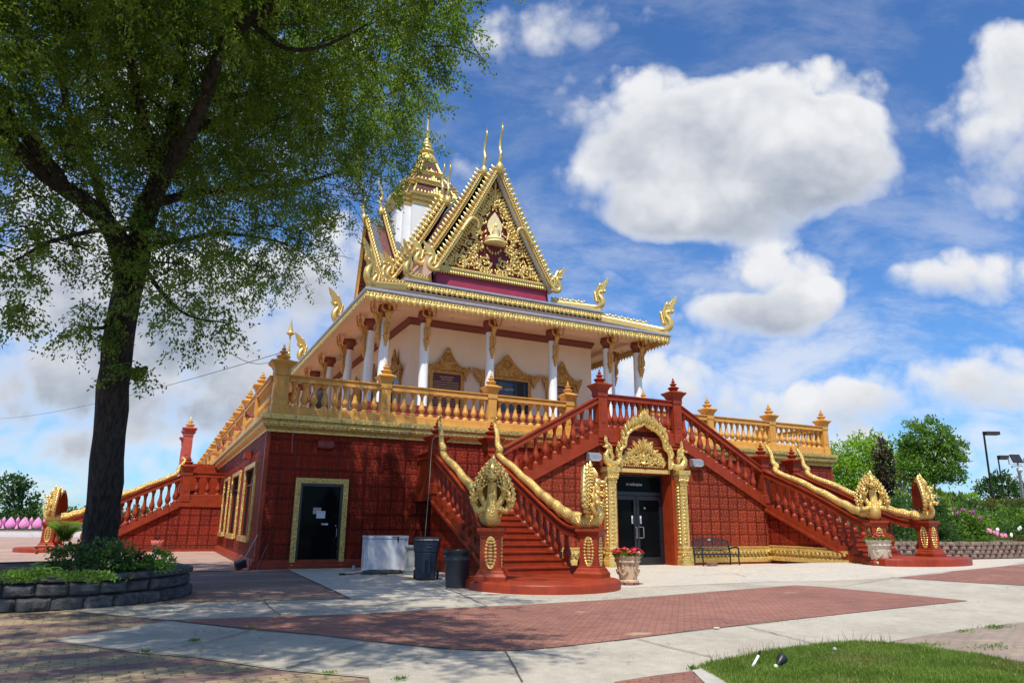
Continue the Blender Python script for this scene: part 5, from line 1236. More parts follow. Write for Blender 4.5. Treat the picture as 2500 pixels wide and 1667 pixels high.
rtier(mb, [(2.15,27.5),(2.3,27.55),(2.32,27.7),(2.42,27.85),(2.3,27.95)]); rtier(mb, [(1.35,28.75),(1.45,28.8),(1.5,28.95),(1.6,29.1),(1.45,29.2)])
rtier(mb, [(.80,30.3),(.86,30.4),(.9,30.6),(.7,30.7)])
sc = mb.build('spire_cornice', 'gold_carved', H)
mb = MB(); rtier(mb, [(2.75,26.2),(2.1,27.6)]); rtier(mb, [(2.0,27.9),(1.42,28.8)]); rtier(mb, [(1.28,29.15),(.80,30.4)]); mb.build('spire_roof', 'roof_tower', H)
mb = MB()
for (w0, z0, w1, z1) in ((2.77,26.2,2.1,27.6),(2.02,27.9,1.43,28.8),(1.3,29.15,.8,30.4)):   # ribs at the redented corners
    a = redent(w0); b = redent(w1)
    for (x, y), (x2, y2) in zip(a, b): mb.tube([(cx+x*1.01,YC+y*1.01,z0),(cx+x2*1.01,YC+y2*1.01,z1)], .05, 6)
mb.build('spire_rib', 'gold_flat', H)
mb = MB()
for (w, z, L, m) in ((3.2,26.22,.34,22),(2.36,27.85,.28,16),(1.55,29.1,.22,12)):
    for r in range(4):
        d = Vector([(0,-1,0),(1,0,0),(0,1,0),(-1,0,0)][r]); t = Vector((d.y, -d.x, 0))
        for k in range(m):
            u = -w+2*w*(k+.5)/m; e = w-(.35*w if abs(u) > w*.66 else 0)-(.3*w if abs(u) > w*.83 else 0)*.5
            mb.bud(Vector((cx,YC,z))+d*(e-.08)+t*u, (0,0,1), d, L, .55, .45)
    for r in range(4):     # triangular front pieces
        d = Vector([(0,-1,0),(1,0,0),(0,1,0),(-1,0,0)][r]); t = Vector((d.y, -d.x, 0)); s = w*.30
        for i in range(3):
            for j in range(-(2-i), 3-i):
                mb.bud(Vector((cx,YC,z-.05+i*s*.26))+d*(w-.1-.10*i*s)+t*(j*s*.2), Vector((0,0,1))+t*j*.15, d, s*.5, .6, .5)
mb.build('spire_flames', 'gold', sc, True, 60)
MB().lathe([(.86,30.6),(.92,30.7),(.84,30.85),(.76,31.1),(.55,31.35),(.5,31.4),(.62,31.5),(.66,31.62),(.6,31.75),(.42,31.85),(.5,31.95),(.5,32.05),(.36,32.2),(.40,32.3),(.38,32.42),(.26,32.55),(.3,32.65),(.27,32.75),(.19,32.9),(.22,33.0),(.2,33.1),(.13,33.25),(.16,33.33),(.14,33.45),(.09,33.6),(.11,33.68),(.08,33.85),(.07,34.2),(.02,35.2)], (cx,YC,0), 16).build('spire_tip', 'gold_flat', H, True, 50)

# ---------------- columns and bracket figures
def figure(mb, c, d, wings=False):
    """gilded figure standing on a bracket, arms raised to the eave; d = outward"""
    c = Vector(c); d = Vector((d[0], d[1], 0)).normalized(); z = Vector((0,0,1)); r = d.cross(z)
    mb.lathe([(.02,-.56),(.06,-.5),(.05,-.42),(.1,-.34),(.09,-.28),(.15,-.18),(.13,-.1),(.19,-.04),(.19,0)], c+d*.06, 8)
    hip_ = c+d*.10+z*.62
    for s in (-1, 1): mb.tube(curve([c+d*.05+r*s*.05, c+d*.13+r*s*.08+z*.3, hip_+r*s*.06], 3), [.05,.07,.085,.095,.105,.11,.12], 8)
    sh = c+d*.30+z*1.13
    mb.tube(curve([hip_-z*.05, c+d*.2+z*.85, sh, sh+d*.03+z*.12], 3), [.15,.13,.115,.11,.14,.18,.17,.10,.06,.06], 8, .75)
    for s in (-1, 1): mb.tube(curve([sh+r*s*.13+z*.02, sh+r*s*.34+d*.06+z*.12, sh+r*s*.33+d*.14+z*.42, sh+r*s*.30+d*.16+z*.8], 3), [.055,.05,.05,.045,.045,.04,.035,.03,.03,.03], 7)
    mb.ball(sh+d*.06+z*.25, (.085,.085,.11), 8, 6); mb.lathe([(.09,0),(.1,.03),(.06,.09),(.065,.12),(.03,.2),(.005,.32)], sh+d*.05+z*.32, 8)
    mb.bud(hip_+d*.1+z*.0, -z+d*.2, d, .45, .35, .3)
    if wings:
        for s in (-1, 1):
            for k in range(5): mb.bud(sh-d*.12+r*s*.08-z*(.1+.09*k), z*(.7-.2*k)-d*.9+r*s*.3, r, .5-.04*k, .3, .25)
        for k in range(4): mb.bud(hip_-d*.08, z*.6-d*(.5+.25*k), r, .42, .4, .3)
def column(x, y, outs):
    c = MB().lathe([(.27,6.9),(.27,7.02),(.235,7.08),(.235,11.32),(.25,11.36)], (x,y,0), 20).build('column', 'white_paint', H, True, 50)
    MB().lathe([(.25,11.34),(.27,11.38),(.27,11.44),(.25,11.47),(.25,11.52),(.3,11.6),(.37,11.68),(.4,11.74),(.4,11.84),(.36,11.87),(.36,12.0)], (x,y,0), 16).build('capital', 'capital_red', c, True, 45)
    for d, w in outs:
        mb = MB(); dv = Vector((d[0], d[1], 0)); figure(mb, Vector((x,y,10.42))+dv*.24, d, w); mb.build('bracket_figure', 'gold_figure', c, True, 60)
XS = (6.05,8.15,11.81,15.64,19.26,21.4)
for i, x in enumerate(XS): column(x, 8.0, [((0,-1),False)]+([((-1,0),True)] if i == 0 else [])+([((1,0),True)] if i == 5 else []))
for y in (10.75,15.48,20.78,25.7,30.5,35.5,40.8): column(6.05, y, [((-1,0),True)])
for y in (10.75,15.48,20.78): column(21.4, y, [((1,0),True)])

# ---------------- door and sign panels on the hall front, framed by flame pediments
def pediment(parent, xc, zl, w, zt, y, name='pediment', ax=(1,0,0), nr=(0,-1,0)):
    """curved flame pediment spanning xc-w..xc+w, eaves tips at zl, apex zt"""
    ax = Vector(ax); nr = Vector(nr); o = Vector((xc, y, 0)) if ax.x else Vector((y, xc, 0))
    half = [(1.0,.0),(1.04,.42),(.82,.24),(.64,.30),(.46,.54),(.32,.82),(.2,1.18),(.1,1.58),(.0,2.0)]
    k = (zt-zl)/2.0; up_ = [(a*w, zl+b*k*.98) for a, b in half]
    poly = [(w*.88, zl-.45), (w*.80, zl-.02), (w*.0, zl-.02)]
    P = up_+[(-a, b) for a, b in up_[-2::-1]]; P += [(-w*.86,zl-.55),(-w*.74,zl-.02),(w*.74,zl-.02),(w*.86,zl-.55)]
    mb = MB(); mb.prism(P, o-nr*.0, ax, (0,0,1), .1 if (ax.cross(Vector((0,0,1)))).dot(nr) > 0 else -.1)
    pd_ = mb.build(name, 'gold_shrine', parent); mb = MB()
    rnd = random.Random(3)
    for i in range(120):
        u = rnd.uniform(-1, 1); b = rnd.uniform(0, 1)
        top = np.interp(abs(u), [a for a, _ in half[::-1]], [q for _, q in half[::-1]]) if abs(u) < 1 else 0
        zz = zl+b*top*k*.9; mb.bud(o+ax*u*w*.93+Vector((0,0,zz-.06))+nr*.09, Vector((0,0,1))+ax*u*.6, nr, .15, .6, .6)
    for s in (-1, 1):
        for i in range(len(up_)-1):
            a = Vector(up_[i]); b = Vector(up_[i+1])
            for j in range(3):
                q = a+(b-a)*(j/3); mb.bud(o+ax*s*q.x+Vector((0,0,q.y-.08))+nr*.08, Vector((0,0,1))+ax*s*.3, nr, .17, .5, .4)
    th_ = [.24, .15]
    for rr in th_: mb.tube([o+nr*.14+ax*rr*cos(a)+Vector((0,0,zl+k*1.05+rr*sin(a))) for a in [2*pi*q/16 for q in range(17)]], .03, 6, 1, tuple(nr))
    mb.build('pediment_carving', 'gold_shrine', pd_, True, 60)
    return pd_
def panel_sign(xc, half_w, label):
    t = thing('sign_panel', label, 'sign', (xc, wy0, 7.0))
    MB().box(xc-half_w,xc+half_w,wy0-.08,wy0-.03,7.0,9.3).build('panel', 'sign_maroon', t)
    f = MB()
    for (a, b, z0, z1) in ((-half_w-.2,-half_w,6.9,9.5),(half_w,half_w+.2,6.9,9.5),(-half_w,half_w,9.3,9.5)): f.box(xc+a, xc+b, wy0-.14, wy0-.01, z0, z1)
    f.build('frame', 'gold_shrine', t)
    KH = 'កខគឃងចឆជញដឋណតថទធនបផពភមយរលវសហឡអ'
    rn = random.Random(5); n = 15
    for i in range(n):
        L = 9 if i == 0 else (7 if i == 1 else rn.randint(20, 24)); s = ''.join(rn.choice(KH) for _ in range(L))
        flat_text(s, 'sign_lettering', 'sign_gold', t, (xc, wy0-.082, 9.08-i*.135), .098 if i > 1 else .13)
    pediment(t, xc, 9.5, 1.22*1.02, 10.79, wy0-.14)
    return t
panel_sign(10.15, .80, 'maroon panel of gold script in a gold frame, left of the hall door')
panel_sign(17.3, .80, 'maroon panel of gold script in a gold frame, right of the hall door')
dw = MB().box(cx-1.35,cx+1.35,wy0-.03,wy0+.05,7.0,9.28).build('hall_door', 'glass_hall', H)
f = MB()
for (a, b, z0, z1) in ((-1.55,-1.35,6.9,9.5),(1.35,1.55,6.9,9.5),(-1.35,1.35,9.3,9.5)): f.box(cx+a, cx+b, wy0-.15, wy0, z0, z1)
f.build('frame', 'gold_shrine', dw)
f = MB()
for (a, b) in ((-1.35,-1.25),(1.25,1.35),(-.6,-.5),(.5,.6)): f.box(cx+a, cx+b, wy0-.07, wy0-.03, 7.0, 9.3)
f.box(cx-1.25,cx+1.25,wy0-.069,wy0-.031,9.2,9.3); f.build('door_leaf', 'dark_frame', dw)
flat_text('សូមដោះស្បែកជើង', 'door_lettering', 'paper', dw, (cx,wy0-.04,8.75), .16)
pediment(dw, cx, 9.5, 1.98, 10.79, wy0-.15)
for y in (12.0, 16.2, 20.5, 25.0):
    w = MB().box(wx0-.06,wx0-.01,y-.7,y+.7,7.2,9.3).build('side_window', 'glass_hall', H)
    f = MB()
    for (a, b, z0, z1) in ((-.88,-.7,7.0,9.5),(.7,.88,7.0,9.5),(-.7,.7,9.3,9.5)): f.box(wx0-.14, wx0-.005, y+a, y+b, z0, z1)
    f.build('frame', 'gold_shrine', w); pediment(w, y, 9.5, 1.2, 10.9, wx0-.14, 'pediment', (0,1,0), (-1,0,0))
# ------------------------------------------------------------------ round block planter
pc = Vector((-4.82, -7.42)); PR = 2.62
PL = thing('planter_wall', 'round retaining planter of dark split-face blocks around the big tree', 'planter', (pc.x, pc.y, 0))
def blockrow(parent, R, z0, z1, n, off, a0, a1, mat, name='block', depth=.3, jit=.02):
    meshes = []
    for i in range(n):
        a = a0+(a1-a0)*(i+off)/n; w = (a1-a0)/n
        mb = MB(); rows = []; nu, nv = 7, 5; rr = random.uniform(-jit, jit)
        bm_ = []
        for v in range(nv+1):
            row = []
            for u in range(nu+1):
                e = max(abs(2*u/nu-1), abs(2*v/nv-1)); q = a-w/2*.985+w*.985*u/nu
                r = R+rr+(.055*(1-e**4))+random.uniform(-.02, .02)*(e < .95)-.045*(e > .95)
                row.append((pc.x+r*cos(q), pc.y+r*sin(q), z0+(z1-z0)*v/nv*.985))
            rows.append(row)
        mb.sheet(rows)
        top = rows[-1]; inn = [(pc.x+(R-depth)*cos(a-w/2+w*u/nu), pc.y+(R-depth)*sin(a-w/2+w*u/nu), top[0][2]) for u in range(nu+1)]
        mb.sheet([top, inn])
        mb.sheet([[rows[v][0] for v in range(nv+1)], [(inn[0][0], inn[0][1], rows[v][0][2]) for v in range(nv+1)]]); mb.sheet([[(inn[-1][0], inn[-1][1], rows[v][-1][2]) for v in range(nv+1)], [rows[v][-1] for v in range(nv+1)]])
        mb.build(name, mat, parent, True, 22)
for k, (z0, z1, off) in enumerate(((-.02,.215,0.),(.22,.44,.5))): blockrow(PL, PR-.05*k, z0, z1, 33, off, 0, 2*pi, 'block_dark', jit=.035)
blockrow(PL, PR-.04, .445, .575, 34, .3, 0, 2*pi, 'block_dark', 'cap_block', .34, .02)
soil = MB(); N_ = 40; rows = []
for j in range(8):
    r = (PR-.25)*j/7; rows.append([(pc.x+r*cos(2*pi*i/N_), pc.y+r*sin(2*pi*i/N_), .545+.08*(1-j/7)+random.uniform(-.015,.015)) for i in range(N_+1)])
soil.sheet(rows); soil.build('soil', 'soil', PL, True)

# ------------------------------------------------------------------ big tree
TR = thing('elm_tree', 'large leafy tree with dark leaning trunk, in the round block planter at the left', 'tree', (-4.02, -6.5, .45))
def T3(px, py, D): return atd(px, py, D)
limbs = [  # pixel x, y, depth, radius
 [(238,1400,15.8,.66),(238,1360,15.8,.54),(246,1300,15.8,.50),(258,1180,15.8,.475),(272,1000,15.9,.46),(287,850,15.9,.44),(305,740,15.9,.42),(325,655,15.9,.42),(338,600,15.9,.36),(352,520,16.,.30),(385,440,16.2,.26),(415,350,16.4,.22),(430,250,16.6,.18),(445,120,16.8,.15),(440,-60,17.,.12),(450,-300,17.,.07)],
 [(318,680,15.8,.30),(298,610,15.6,.25),(262,545,15.3,.21),(215,500,15.,.19),(150,455,14.7,.17),(90,410,14.4,.15),(20,340,14.,.12),(-80,240,13.6,.09)],
 [(165,465,14.8,.12),(120,400,14.4,.12),(60,330,14.2,.11),(0,250,14,.08)],
 [(352,560,16,.20),(400,430,15.6,.17),(455,340,15.2,.15),(500,240,14.9,.14),(540,120,14.7,.13),(610,50,14.5,.12),(720,-20,14.2,.1),(850,-120,14,.07)],
 [(300,620,16.,.15),(258,520,16.6,.13),(220,400,17.,.11),(160,250,17.3,.09),(140,60,17.5,.06)],
 [(385,440,16.2,.15),(360,330,15.4,.13),(330,200,14.8,.11),(300,60,14.4,.08),(270,-120,14.2,.05)],
 [(430,330,16.4,.12),(540,290,17.6,.10),(660,220,18.5,.08),(800,160,19,.06),(960,90,19,.04),(1080,60,18,.02)],
 [(370,500,16.,.12),(480,470,17.4,.09),(620,460,19.5,.07),(760,440,21,.05),(880,400,22,.03)],
 [(355,600,16,.09),(430,590,17,.07),(540,570,18.4,.05),(680,590,20.5,.03),(760,630,21.6,.015)],
 [(500,240,15.2,.08),(600,230,17,.06),(720,190,19.,.045),(850,230,21,.03),(950,300,21.7,.015)],
 [(345,640,15.7,.06),(400,720,15.3,.045),(460,770,15.1,.03),(560,790,15.,.012)],
 [(330,690,15.5,.05),(270,790,15.3,.05),(215,800,15.2,.03),(180,790,15.2,.01)],
 [(330,560,15.4,.07),(250,560,14.6,.05),(120,590,14.,.04),(30,640,13.8,.02)],
 [(610,50,14.5,.06),(700,120,14.2,.05),(800,110,14.,.03),(900,60,14.,.02)],
]
mb = MB()
for li, L in enumerate(limbs):
    P = [T3(a, b, c) for a, b, c, d in L]; R = [d for *_, d in L]; C_ = curve(P, 3); RR = []
    for i in range(len(C_)):
        j = min(len(R)-2, i//3); t = (i-3*j)/3; RR.append(R[j]*(1-t)+R[j+1]*t)
    if li == 0: RR = [r*(.74 if i > 4 else .86) for i, r in enumerate(RR)]
    mb.tube(C_, RR, 16 if li == 0 else 8)
trunkP = []
v = mb.v; rn = random.Random(2)
mb.v = [(a+.02*sin(c*9+a*20), b+.02*sin(c*7+b*23), c) for a, b, c in mb.v]
# knots and stubs
mb.tube([T3(330,915,15.8), T3(346,908,15.7), T3(357,898,15.6)], [.16,.10,.05], 8)
mb.build('trunk', 'bark', TR, True, 70)
# crown masses: pixel centre, depth, radii (across, up, along depth) in metres
CR = [(80,120,15,2.6,2.2,3.),(260,60,15.5,2.6,2.2,3.),(450,120,16,2.5,2.4,3.2),(640,80,16,2.2,2.,3.),(820,60,16,1.9,1.5,2.4),(960,30,16,1.5,1.1,1.8),(1080,25,16,.9,.75,1.2),
 (60,320,14.5,1.8,2.0,2.4),(220,300,15.5,2.1,2.0,2.6),(400,300,16,2.0,2.0,2.6),(580,280,17.5,2.0,1.9,2.4),(750,240,19,1.9,1.7,2.2),(890,250,21,1.4,1.5,1.9),(985,235,21,.7,1.0,1.2),(1000,130,18,.8,.9,1.2),
 (60,500,14,1.4,1.1,1.4),(200,520,15,.9,.8,1.),(430,470,16,1.2,1.2,2.),(560,460,18,1.4,1.4,2.),(700,430,20,1.4,1.4,1.8),(830,390,21.5,1.2,1.1,1.6),(930,360,22,.7,.75,1.0),
 (100,590,14,.7,.35,.7),(420,600,15.5,.65,.75,1.2),(540,590,17.5,.95,.7,1.2),(660,590,20,.8,.75,1.1),(740,610,21.5,.5,.5,.8),(790,540,22,.75,.65,.9),(860,470,22,.6,.7,.8),
 (460,680,15.1,.5,.36,.6),(470,760,15,.5,.36,.45),(555,760,15,.32,.4,.35),(430,730,15.1,.35,.25,.35),(240,740,15.2,.3,.25,.3),(205,810,15.2,.34,.13,.22),(370,660,15.3,.45,.35,.5),(250,640,15.2,.25,.25,.35),
 (20,640,13.8,.45,.4,.6),(40,720,13.8,.38,.3,.4),(5,760,13.8,.16,.16,.2),(330,905,15.4,.10,.09,.1),(640,690,20,.3,.25,.3),
 (200,-250,15,4.,2.6,3.8),(650,-230,14.5,4.,2.4,3.8),(950,-150,14,2.4,1.4,2.8),(350,-520,14,4.,2.4,4.),(-150,100,14,2.6,2.8,3.),(-200,-300,13,4.,2.6,4.),
 (420,-230,11.5,2.6,1.6,2.6),(870,-250,12.5,2.4,1.2,2.),(-350,-100,10,3.2,1.6,3.),(300,-300,18.5,4.,2.6,3.),(150,100,18.5,3.,2.4,2.5),(500,150,19.5,2.6,2.2,2.2),(750,100,21,1.8,1.8,1.8),(600,330,21,1.8,1.6,1.6),
 ]
for (a_, b_, c_, ra, rb, rc) in ((-4.2,-13.6,11.5,3.,1.6,2.6),(-4.6,-17.4,11.5,3.,1.6,2.4),(-1.6,-15.6,12.,2.6,1.3,2.2),(-6.8,-19.2,11.,3.,1.5,2.4),(-3.1,-20.2,11.5,2.0,1.1,1.8),(-.3,-12.8,12.8,2.2,1.1,2.),(-8,-13,11.5,3.,1.5,2.4),(-4.4,-19.,12.5,2.4,1.2,2.)):  # unseen crown masses above the view, added to shade the foreground paving
    q = Vector((a_, b_, c_))-CAM; D = q.dot(fw); CR.append((1250+F*q.dot(rt)/D, 833.5-F*q.dot(up)/D, D, ra*15/D, rb*15/D, rc*15/D))
PP, DD, NN = [], [], []
for (px, py, D, a, b, c) in CR:
    a *= D/15; b *= D/15; c *= D/15; c0 = np.array(T3(px, py, D)); R_ = np.array([list(r0), [0, 0, 1], [cos(HDG), sin(HDG), 0]])
    vol = a*b*c; ns = int((30 if py > -150 else 36 if py > -390 else 95)*vol**.72)+12
    K = max(3, ns//8); kc = RNG.normal(size=(K, 3)); kc /= np.linalg.norm(kc, axis=1)[:, None]; kc *= (RNG.random(K)**.4)[:, None]; q = kc[RNG.integers(0, K, ns)]+RNG.normal(size=(ns, 3))*(.36/max(a, .6))
    cen = c0+(q*np.array([a, b, c]))@R_
    out = (q@R_); out[:, 2] *= .4; out += RNG.normal(size=(ns, 3))*.5; out[:, 2] -= .35; out /= np.linalg.norm(out, axis=1)[:, None]
    m = 44; t = RNG.random((ns, m)); Ls = RNG.uniform(.4, .8, ns)
    P = cen[:, None]+out[:, None]*(t*Ls[:, None])[:, :, None]; P[:, :, 2] -= (t**2)*.22
    P += RNG.normal(size=P.shape)*np.array([.075, .075, .05])
    d = out[:, None]*.6+RNG.normal(size=P.shape)*.6; d[:, :, 2] -= .45
    nn = RNG.normal(size=P.shape)*.55; nn[:, :, 2] += .8
    PP.append(P.reshape(-1, 3)); DD.append(d.reshape(-1, 3)); NN.append(nn.reshape(-1, 3))
PP = np.concatenate(PP); DD = np.concatenate(DD); NN = np.concatenate(NN); n = len(PP); print('elm leaves', n)
leafmesh('crown', PP, DD, NN, RNG.uniform(.07, .125, n), RNG.uniform(.035, .058, n), 'leaf_elm', TR)
# fine twigs
mb = MB()
for (px, py, D, a, b, c) in CR[:30]:
    c0 = T3(px, py, D)
    for k in range(int(5+a*4)):
        q = c0+r0*random.uniform(-a, a)*.8+Vector((0,0,random.uniform(-b, b)*.8))+Vector((cos(HDG), sin(HDG), 0))*random.uniform(-c, c)*.6
        d = Vector((random.uniform(-1,1), random.uniform(-1,1), random.uniform(-.5,.4))).normalized()
        mb.tube([q, q+d*.5+Vector((0,0,.08)), q+d*1.0-Vector((0,0,.02)), q+d*1.4-Vector((0,0,.22))], [.018,.013,.009,.004], 4)
mb.build('twig', 'bark', TR)

# ------------------------------------------------------------------ foliage masses
def clump(parent, blobs, mat, dens, L, name='foliage', flat=.0, upb=.5, surf=.55, seed=0, core=None):
    rg = np.random.default_rng(seed+11); A = []; B = []; C_ = []
    for (x, y, z, a, b, c) in blobs:
        n = int(dens*(a*b+b*c+a*c)*8.5/(L*L)); K = int(26+10*min(a, 3)); kc = rg.normal(size=(K, 3)); kc /= np.linalg.norm(kc, axis=1)[:, None]; kr = rg.uniform(.78, 1.12, K)
        ki = rg.integers(0, K, n); q = kc[ki]*kr[ki][:, None]+rg.normal(size=(n, 3))*.17; ql = np.linalg.norm(q, axis=1)[:, None]; q = q/ql; rr = ql[:, 0]*(1-surf*.55*rg.random(n)**1.6)
        # bumpy surface
        bump_ = 1+.16*np.sin(q[:, 0]*6+x)*np.sin(q[:, 1]*7+y)+.12*np.sin(q[:, 2]*9+z*3+q[:, 0]*5)
        A.append(np.array([x, y, z])+q*(rr*bump_)[:, None]*np.array([a, b, c]))
        d = q+rg.normal(size=(n, 3))*.8; d[:, 2] += upb; B.append(d); nn = q*.8+rg.normal(size=(n, 3))*.7; nn[:, 2] += .5; C_.append(nn)
    A = np.concatenate(A); n = len(A)
    return leafmesh(name, A, np.concatenate(B), np.concatenate(C_), rg.uniform(.7, 1.25, n)*L, rg.uniform(.45, .7, n)*L, mat, parent)
def small_tree(label, x, y, z0, h, tr, blobs, mat, L, dens=1.6, name='tree', lean=0., stems=1, grp=None, bark='bark'):
    t = thing(name, label, 'tree', (x, y, z0), 0, grp)
    mb = MB()
    for k in range(stems):
        a = random.uniform(0, 6.28); e = Vector((x+cos(a)*h*.22*(stems > 1)+lean, y+sin(a)*h*.22*(stems > 1), z0+h*.75))
        mb.tube(curve([(x+cos(a)*.1, y+sin(a)*.1, z0-.3), ((x*2+e.x)/3, (y*2+e.y)/3, z0+h*.3), tuple(e)], 4), [tr*(1-.8*i/8) for i in range(9)], 7)
    for (bx, by, bz, a, b, c) in blobs:
        mb.tube([(x, y, z0+h*.2), ((x+bx)/2, (y+by)/2, (z0+h*.25+bz)/2), (bx, by, bz)], [tr*.5, tr*.3, tr*.1], 5)
    mb.build('trunk', bark, t, True, 60)
    clump(t, blobs, mat, dens, L, 'crown', seed=int(abs(x*7+y)))
    return t
def blob_tree(label, px, pyb, D, blobs, mat, L, **k):
    """blobs in photo pixels (x, y, rx, ry) at depth D -> metres; the tree stands where its stem meets the ground"""
    B = []; m = D/F
    for (bx, by, rx, ry) in blobs:
        p = atd(bx, by, D+random.uniform(-.4, .4)*rx*m); B.append((p.x, p.y, p.z, rx*m, rx*m, ry*m*1.02))
    base = atd(px, pyb, D); zt = max(b[2]+b[5] for b in B)
    return small_tree(label, base.x, base.y, base.z, zt-base.z, k.pop('tr', .12), B, mat, L, **k)
random.seed(11)
# bank behind the right retaining wall
BK = MB(); rows = []
xs = [23.5,26,28,30,33,37,42,48,56,70,90,120]
for j, (dy, dz) in enumerate(((0,.85),(1.0,.88),(2.2,1.0),(3.6,1.15),(5.5,1.4),(9,1.8),(16,2.3),(30,2.5),(60,2.6),(100,2.6))):
    rows.append([(x, -4.9+max(0, 30-x)*.18+dy, dz+(.0 if j < 2 else .1*sin(x*.5+j))) for x in xs])
BK.sheet(rows)
BK.sheet([[(xs[0], p[1], -.1) for p in [r[0] for r in rows]], [r[0] for r in rows]])
o = BK.build('grass_bank', 'field', None, True, 80); tag(o, kind='structure')
# retaining wall of brown blocks
RW = thing('retaining_wall', 'low retaining wall of brown split-face blocks with gaps, below the hedges at the right', 'wall', (35, -4.9, .2))
mb = MB()
for row in range(4):
    z0 = .2+row*.18; off = .22 if row % 2 else 0
    for i in range(62):
        x = 23.6+off+i*.46; y = -5.0+max(0, 30-x)*.18+row*.03; w = .42 if row < 3 else .455
        a = x-w/2; b = x+w/2; q = random.uniform(-.015, .015); c = .10 if row < 3 else .02
        sk = .18*.46 if x < 30 else 0
        mb.add([(a,y+.14,z0),(a+c,y-.05+q,z0+.01),(b-c,y-.05+q-sk,z0+.01),(b,y+.14-sk,z0),(a,y+.14,z0+.172),(a+c,y-.03+q,z0+.172),(b-c,y-.03+q-sk,z0+.172),(b,y+.14-sk,z0+.172),(a+.02,y+.4,z0+.172),(b-.02,y+.4,z0+.172),(x,y-.08+q-sk/2,z0+.09)],
               [(0,1,5,4),(2,3,7,6),(4,5,6,7),(4,7,9,8),(1,2,10),(2,6,10),(6,5,10),(5,1,10)])
mb.build('block_course', 'block_brown', RW)
mb = MB(); mb.add([(23.4,-4.62+1.2,0),(30,-4.62,0),(55,-4.62,0),(55,-4.62,.88),(30,-4.62,.88),(23.4,-4.62+1.2,.88)], [(0,1,4,5),(1,2,3,4)]); mb.build('backing', 'gap_shade', RW)  # black sheet behind the blocks, its colour stands in for shade
# trees and shrubs at the right, set where they stand behind the stair
def pxblobs(D, *bl): return [(*atd(a, b, D), rx*D/F, rx*D/F, ry*D/F) for a, b, rx, ry in bl]
blob_tree('bright yellow-green tree rising behind the terrace corner, left of the tall spruce', 2090, 1230, 52, [(2055,1120,30,45),(2075,1160,55,50),(2110,1110,38,45),(2135,1100,30,42),(2160,1140,40,50),(2120,1170,60,55),(2080,1210,60,40),(2185,1120,25,40),(2200,1180,25,45)], 'leaf_lime', .22, dens=1.5, stems=3)
blob_tree('round deep green tree with bare lower stems behind the right naga', 2275, 1215, 47, [(2235,1060,32,30),(2270,1050,32,26),(2300,1070,28,28),(2225,1100,30,35),(2265,1100,45,38),(2310,1110,38,36),(2335,1095,22,25),(2340,1130,20,22),(2240,1145,38,34),(2290,1150,42,28),(2330,1160,26,18),(2215,1140,22,30),(2255,1170,30,16)], 'leaf_mid', .19, dens=1.7, stems=6, tr=.16)
B = []
t = thing('spruce_tree', 'narrow dark spruce with rusty brown patches, beside the right naga', 'tree', tuple(atd(2165,1245,44)))
mb = MB(); mb.tube([atd(2168,1250,44), atd(2160,1150,44), atd(2148,1070,44)], [.15,.09,.02], 6); mb.build('trunk', 'bark', t)
clump(t, pxblobs(44, (2148,1082,9,16),(2150,1105,17,18),(2158,1130,24,17),(2150,1150,22,14),(2165,1165,26,13),(2150,1185,20,12),(2168,1200,28,10)), 'leaf_spruce', 1.5, .16, 'crown', seed=4)
clump(t, pxblobs(44, (2168,1092,8,18),(2160,1115,18,14),(2165,1145,18,14),(2172,1190,24,10),(2168,1215,29,9),(2170,1237,30,14)), 'leaf_spruce_green', 1.5, .16, 'lower_crown', seed=5)
def shrub(name, label, D, bl, mat, L, dens=1.4, cat='shrub', grp=None, upb=.5):
    bl2 = pxblobs(D, *bl); x, y, z = bl2[0][:3]; zb = min(b[2]-b[5] for b in bl2)
    t = thing(name, label, cat, (x, y, zb), 0, grp)
    mb = MB()
    for b in bl2: mb.tube([(b[0], b[1], b[2]-b[5]*1.2), (b[0]+.05, b[1], b[2]+b[5]*.4)], [.04,.015], 5)
    mb.build('stem', 'bark', t); clump(t, bl2, mat, dens, L, 'foliage', seed=int(bl[0][0]), upb=upb)
    return t
shrub('bush', 'dark bush behind the two tall lamp posts', 66, [(2415,1200,30,28),(2450,1195,36,38),(2480,1205,28,28),(2430,1180,20,18)], 'leaf_deep', .3)
shrub('bush', 'dark bush at the right edge of the picture behind the hedge', 66, [(2505,1205,20,25),(2530,1200,25,30)], 'leaf_deep', .3)
shrub('ornamental_grass', 'tall feathery grass clump on the bank, left of the low clipped dome', 42, [(2325,1222,22,18),(2345,1232,24,20),(2310,1240,14,18)], 'leaf_grass', .34, 1.2, 'grass', None, 2.6)
shrub('hedge', 'low clipped dome-shaped shrub on top of the bank', 46, [(2365,1222,28,15),(2345,1226,14,10),(2385,1230,14,12)], 'leaf_lime', .12, 1.6, 'hedge')
shrub('hedge', 'long olive-topped hedge along the upper bank at the right', 41, [(2365,1240,34,14),(2400,1236,34,14),(2440,1236,36,15),(2480,1235,36,15),(2520,1235,36,15),(2560,1235,36,15)], 'leaf_olive', .10, 1.8, 'hedge')
shrub('shrub', 'mid green loose shrub mass below the olive hedge', 37.5, [(2420,1275,40,30),(2470,1275,42,32),(2520,1275,42,32),(2380,1290,40,26),(2440,1300,50,26),(2500,1300,50,28)], 'leaf_mid', .12, 1.7)
shrub('ornamental_grass', 'bright grass clump just right of the far naga head', 34, [(2278,1215,18,24),(2295,1225,16,20),(2265,1230,10,20)], 'leaf_grass', .3, 1.2, 'grass', None, 2.4)
shrub('shrub', 'rounded dense dark shrub beside the far naga neck', 33, [(2290,1240,22,20),(2278,1250,20,16)], 'leaf_deep', .08, 2.)
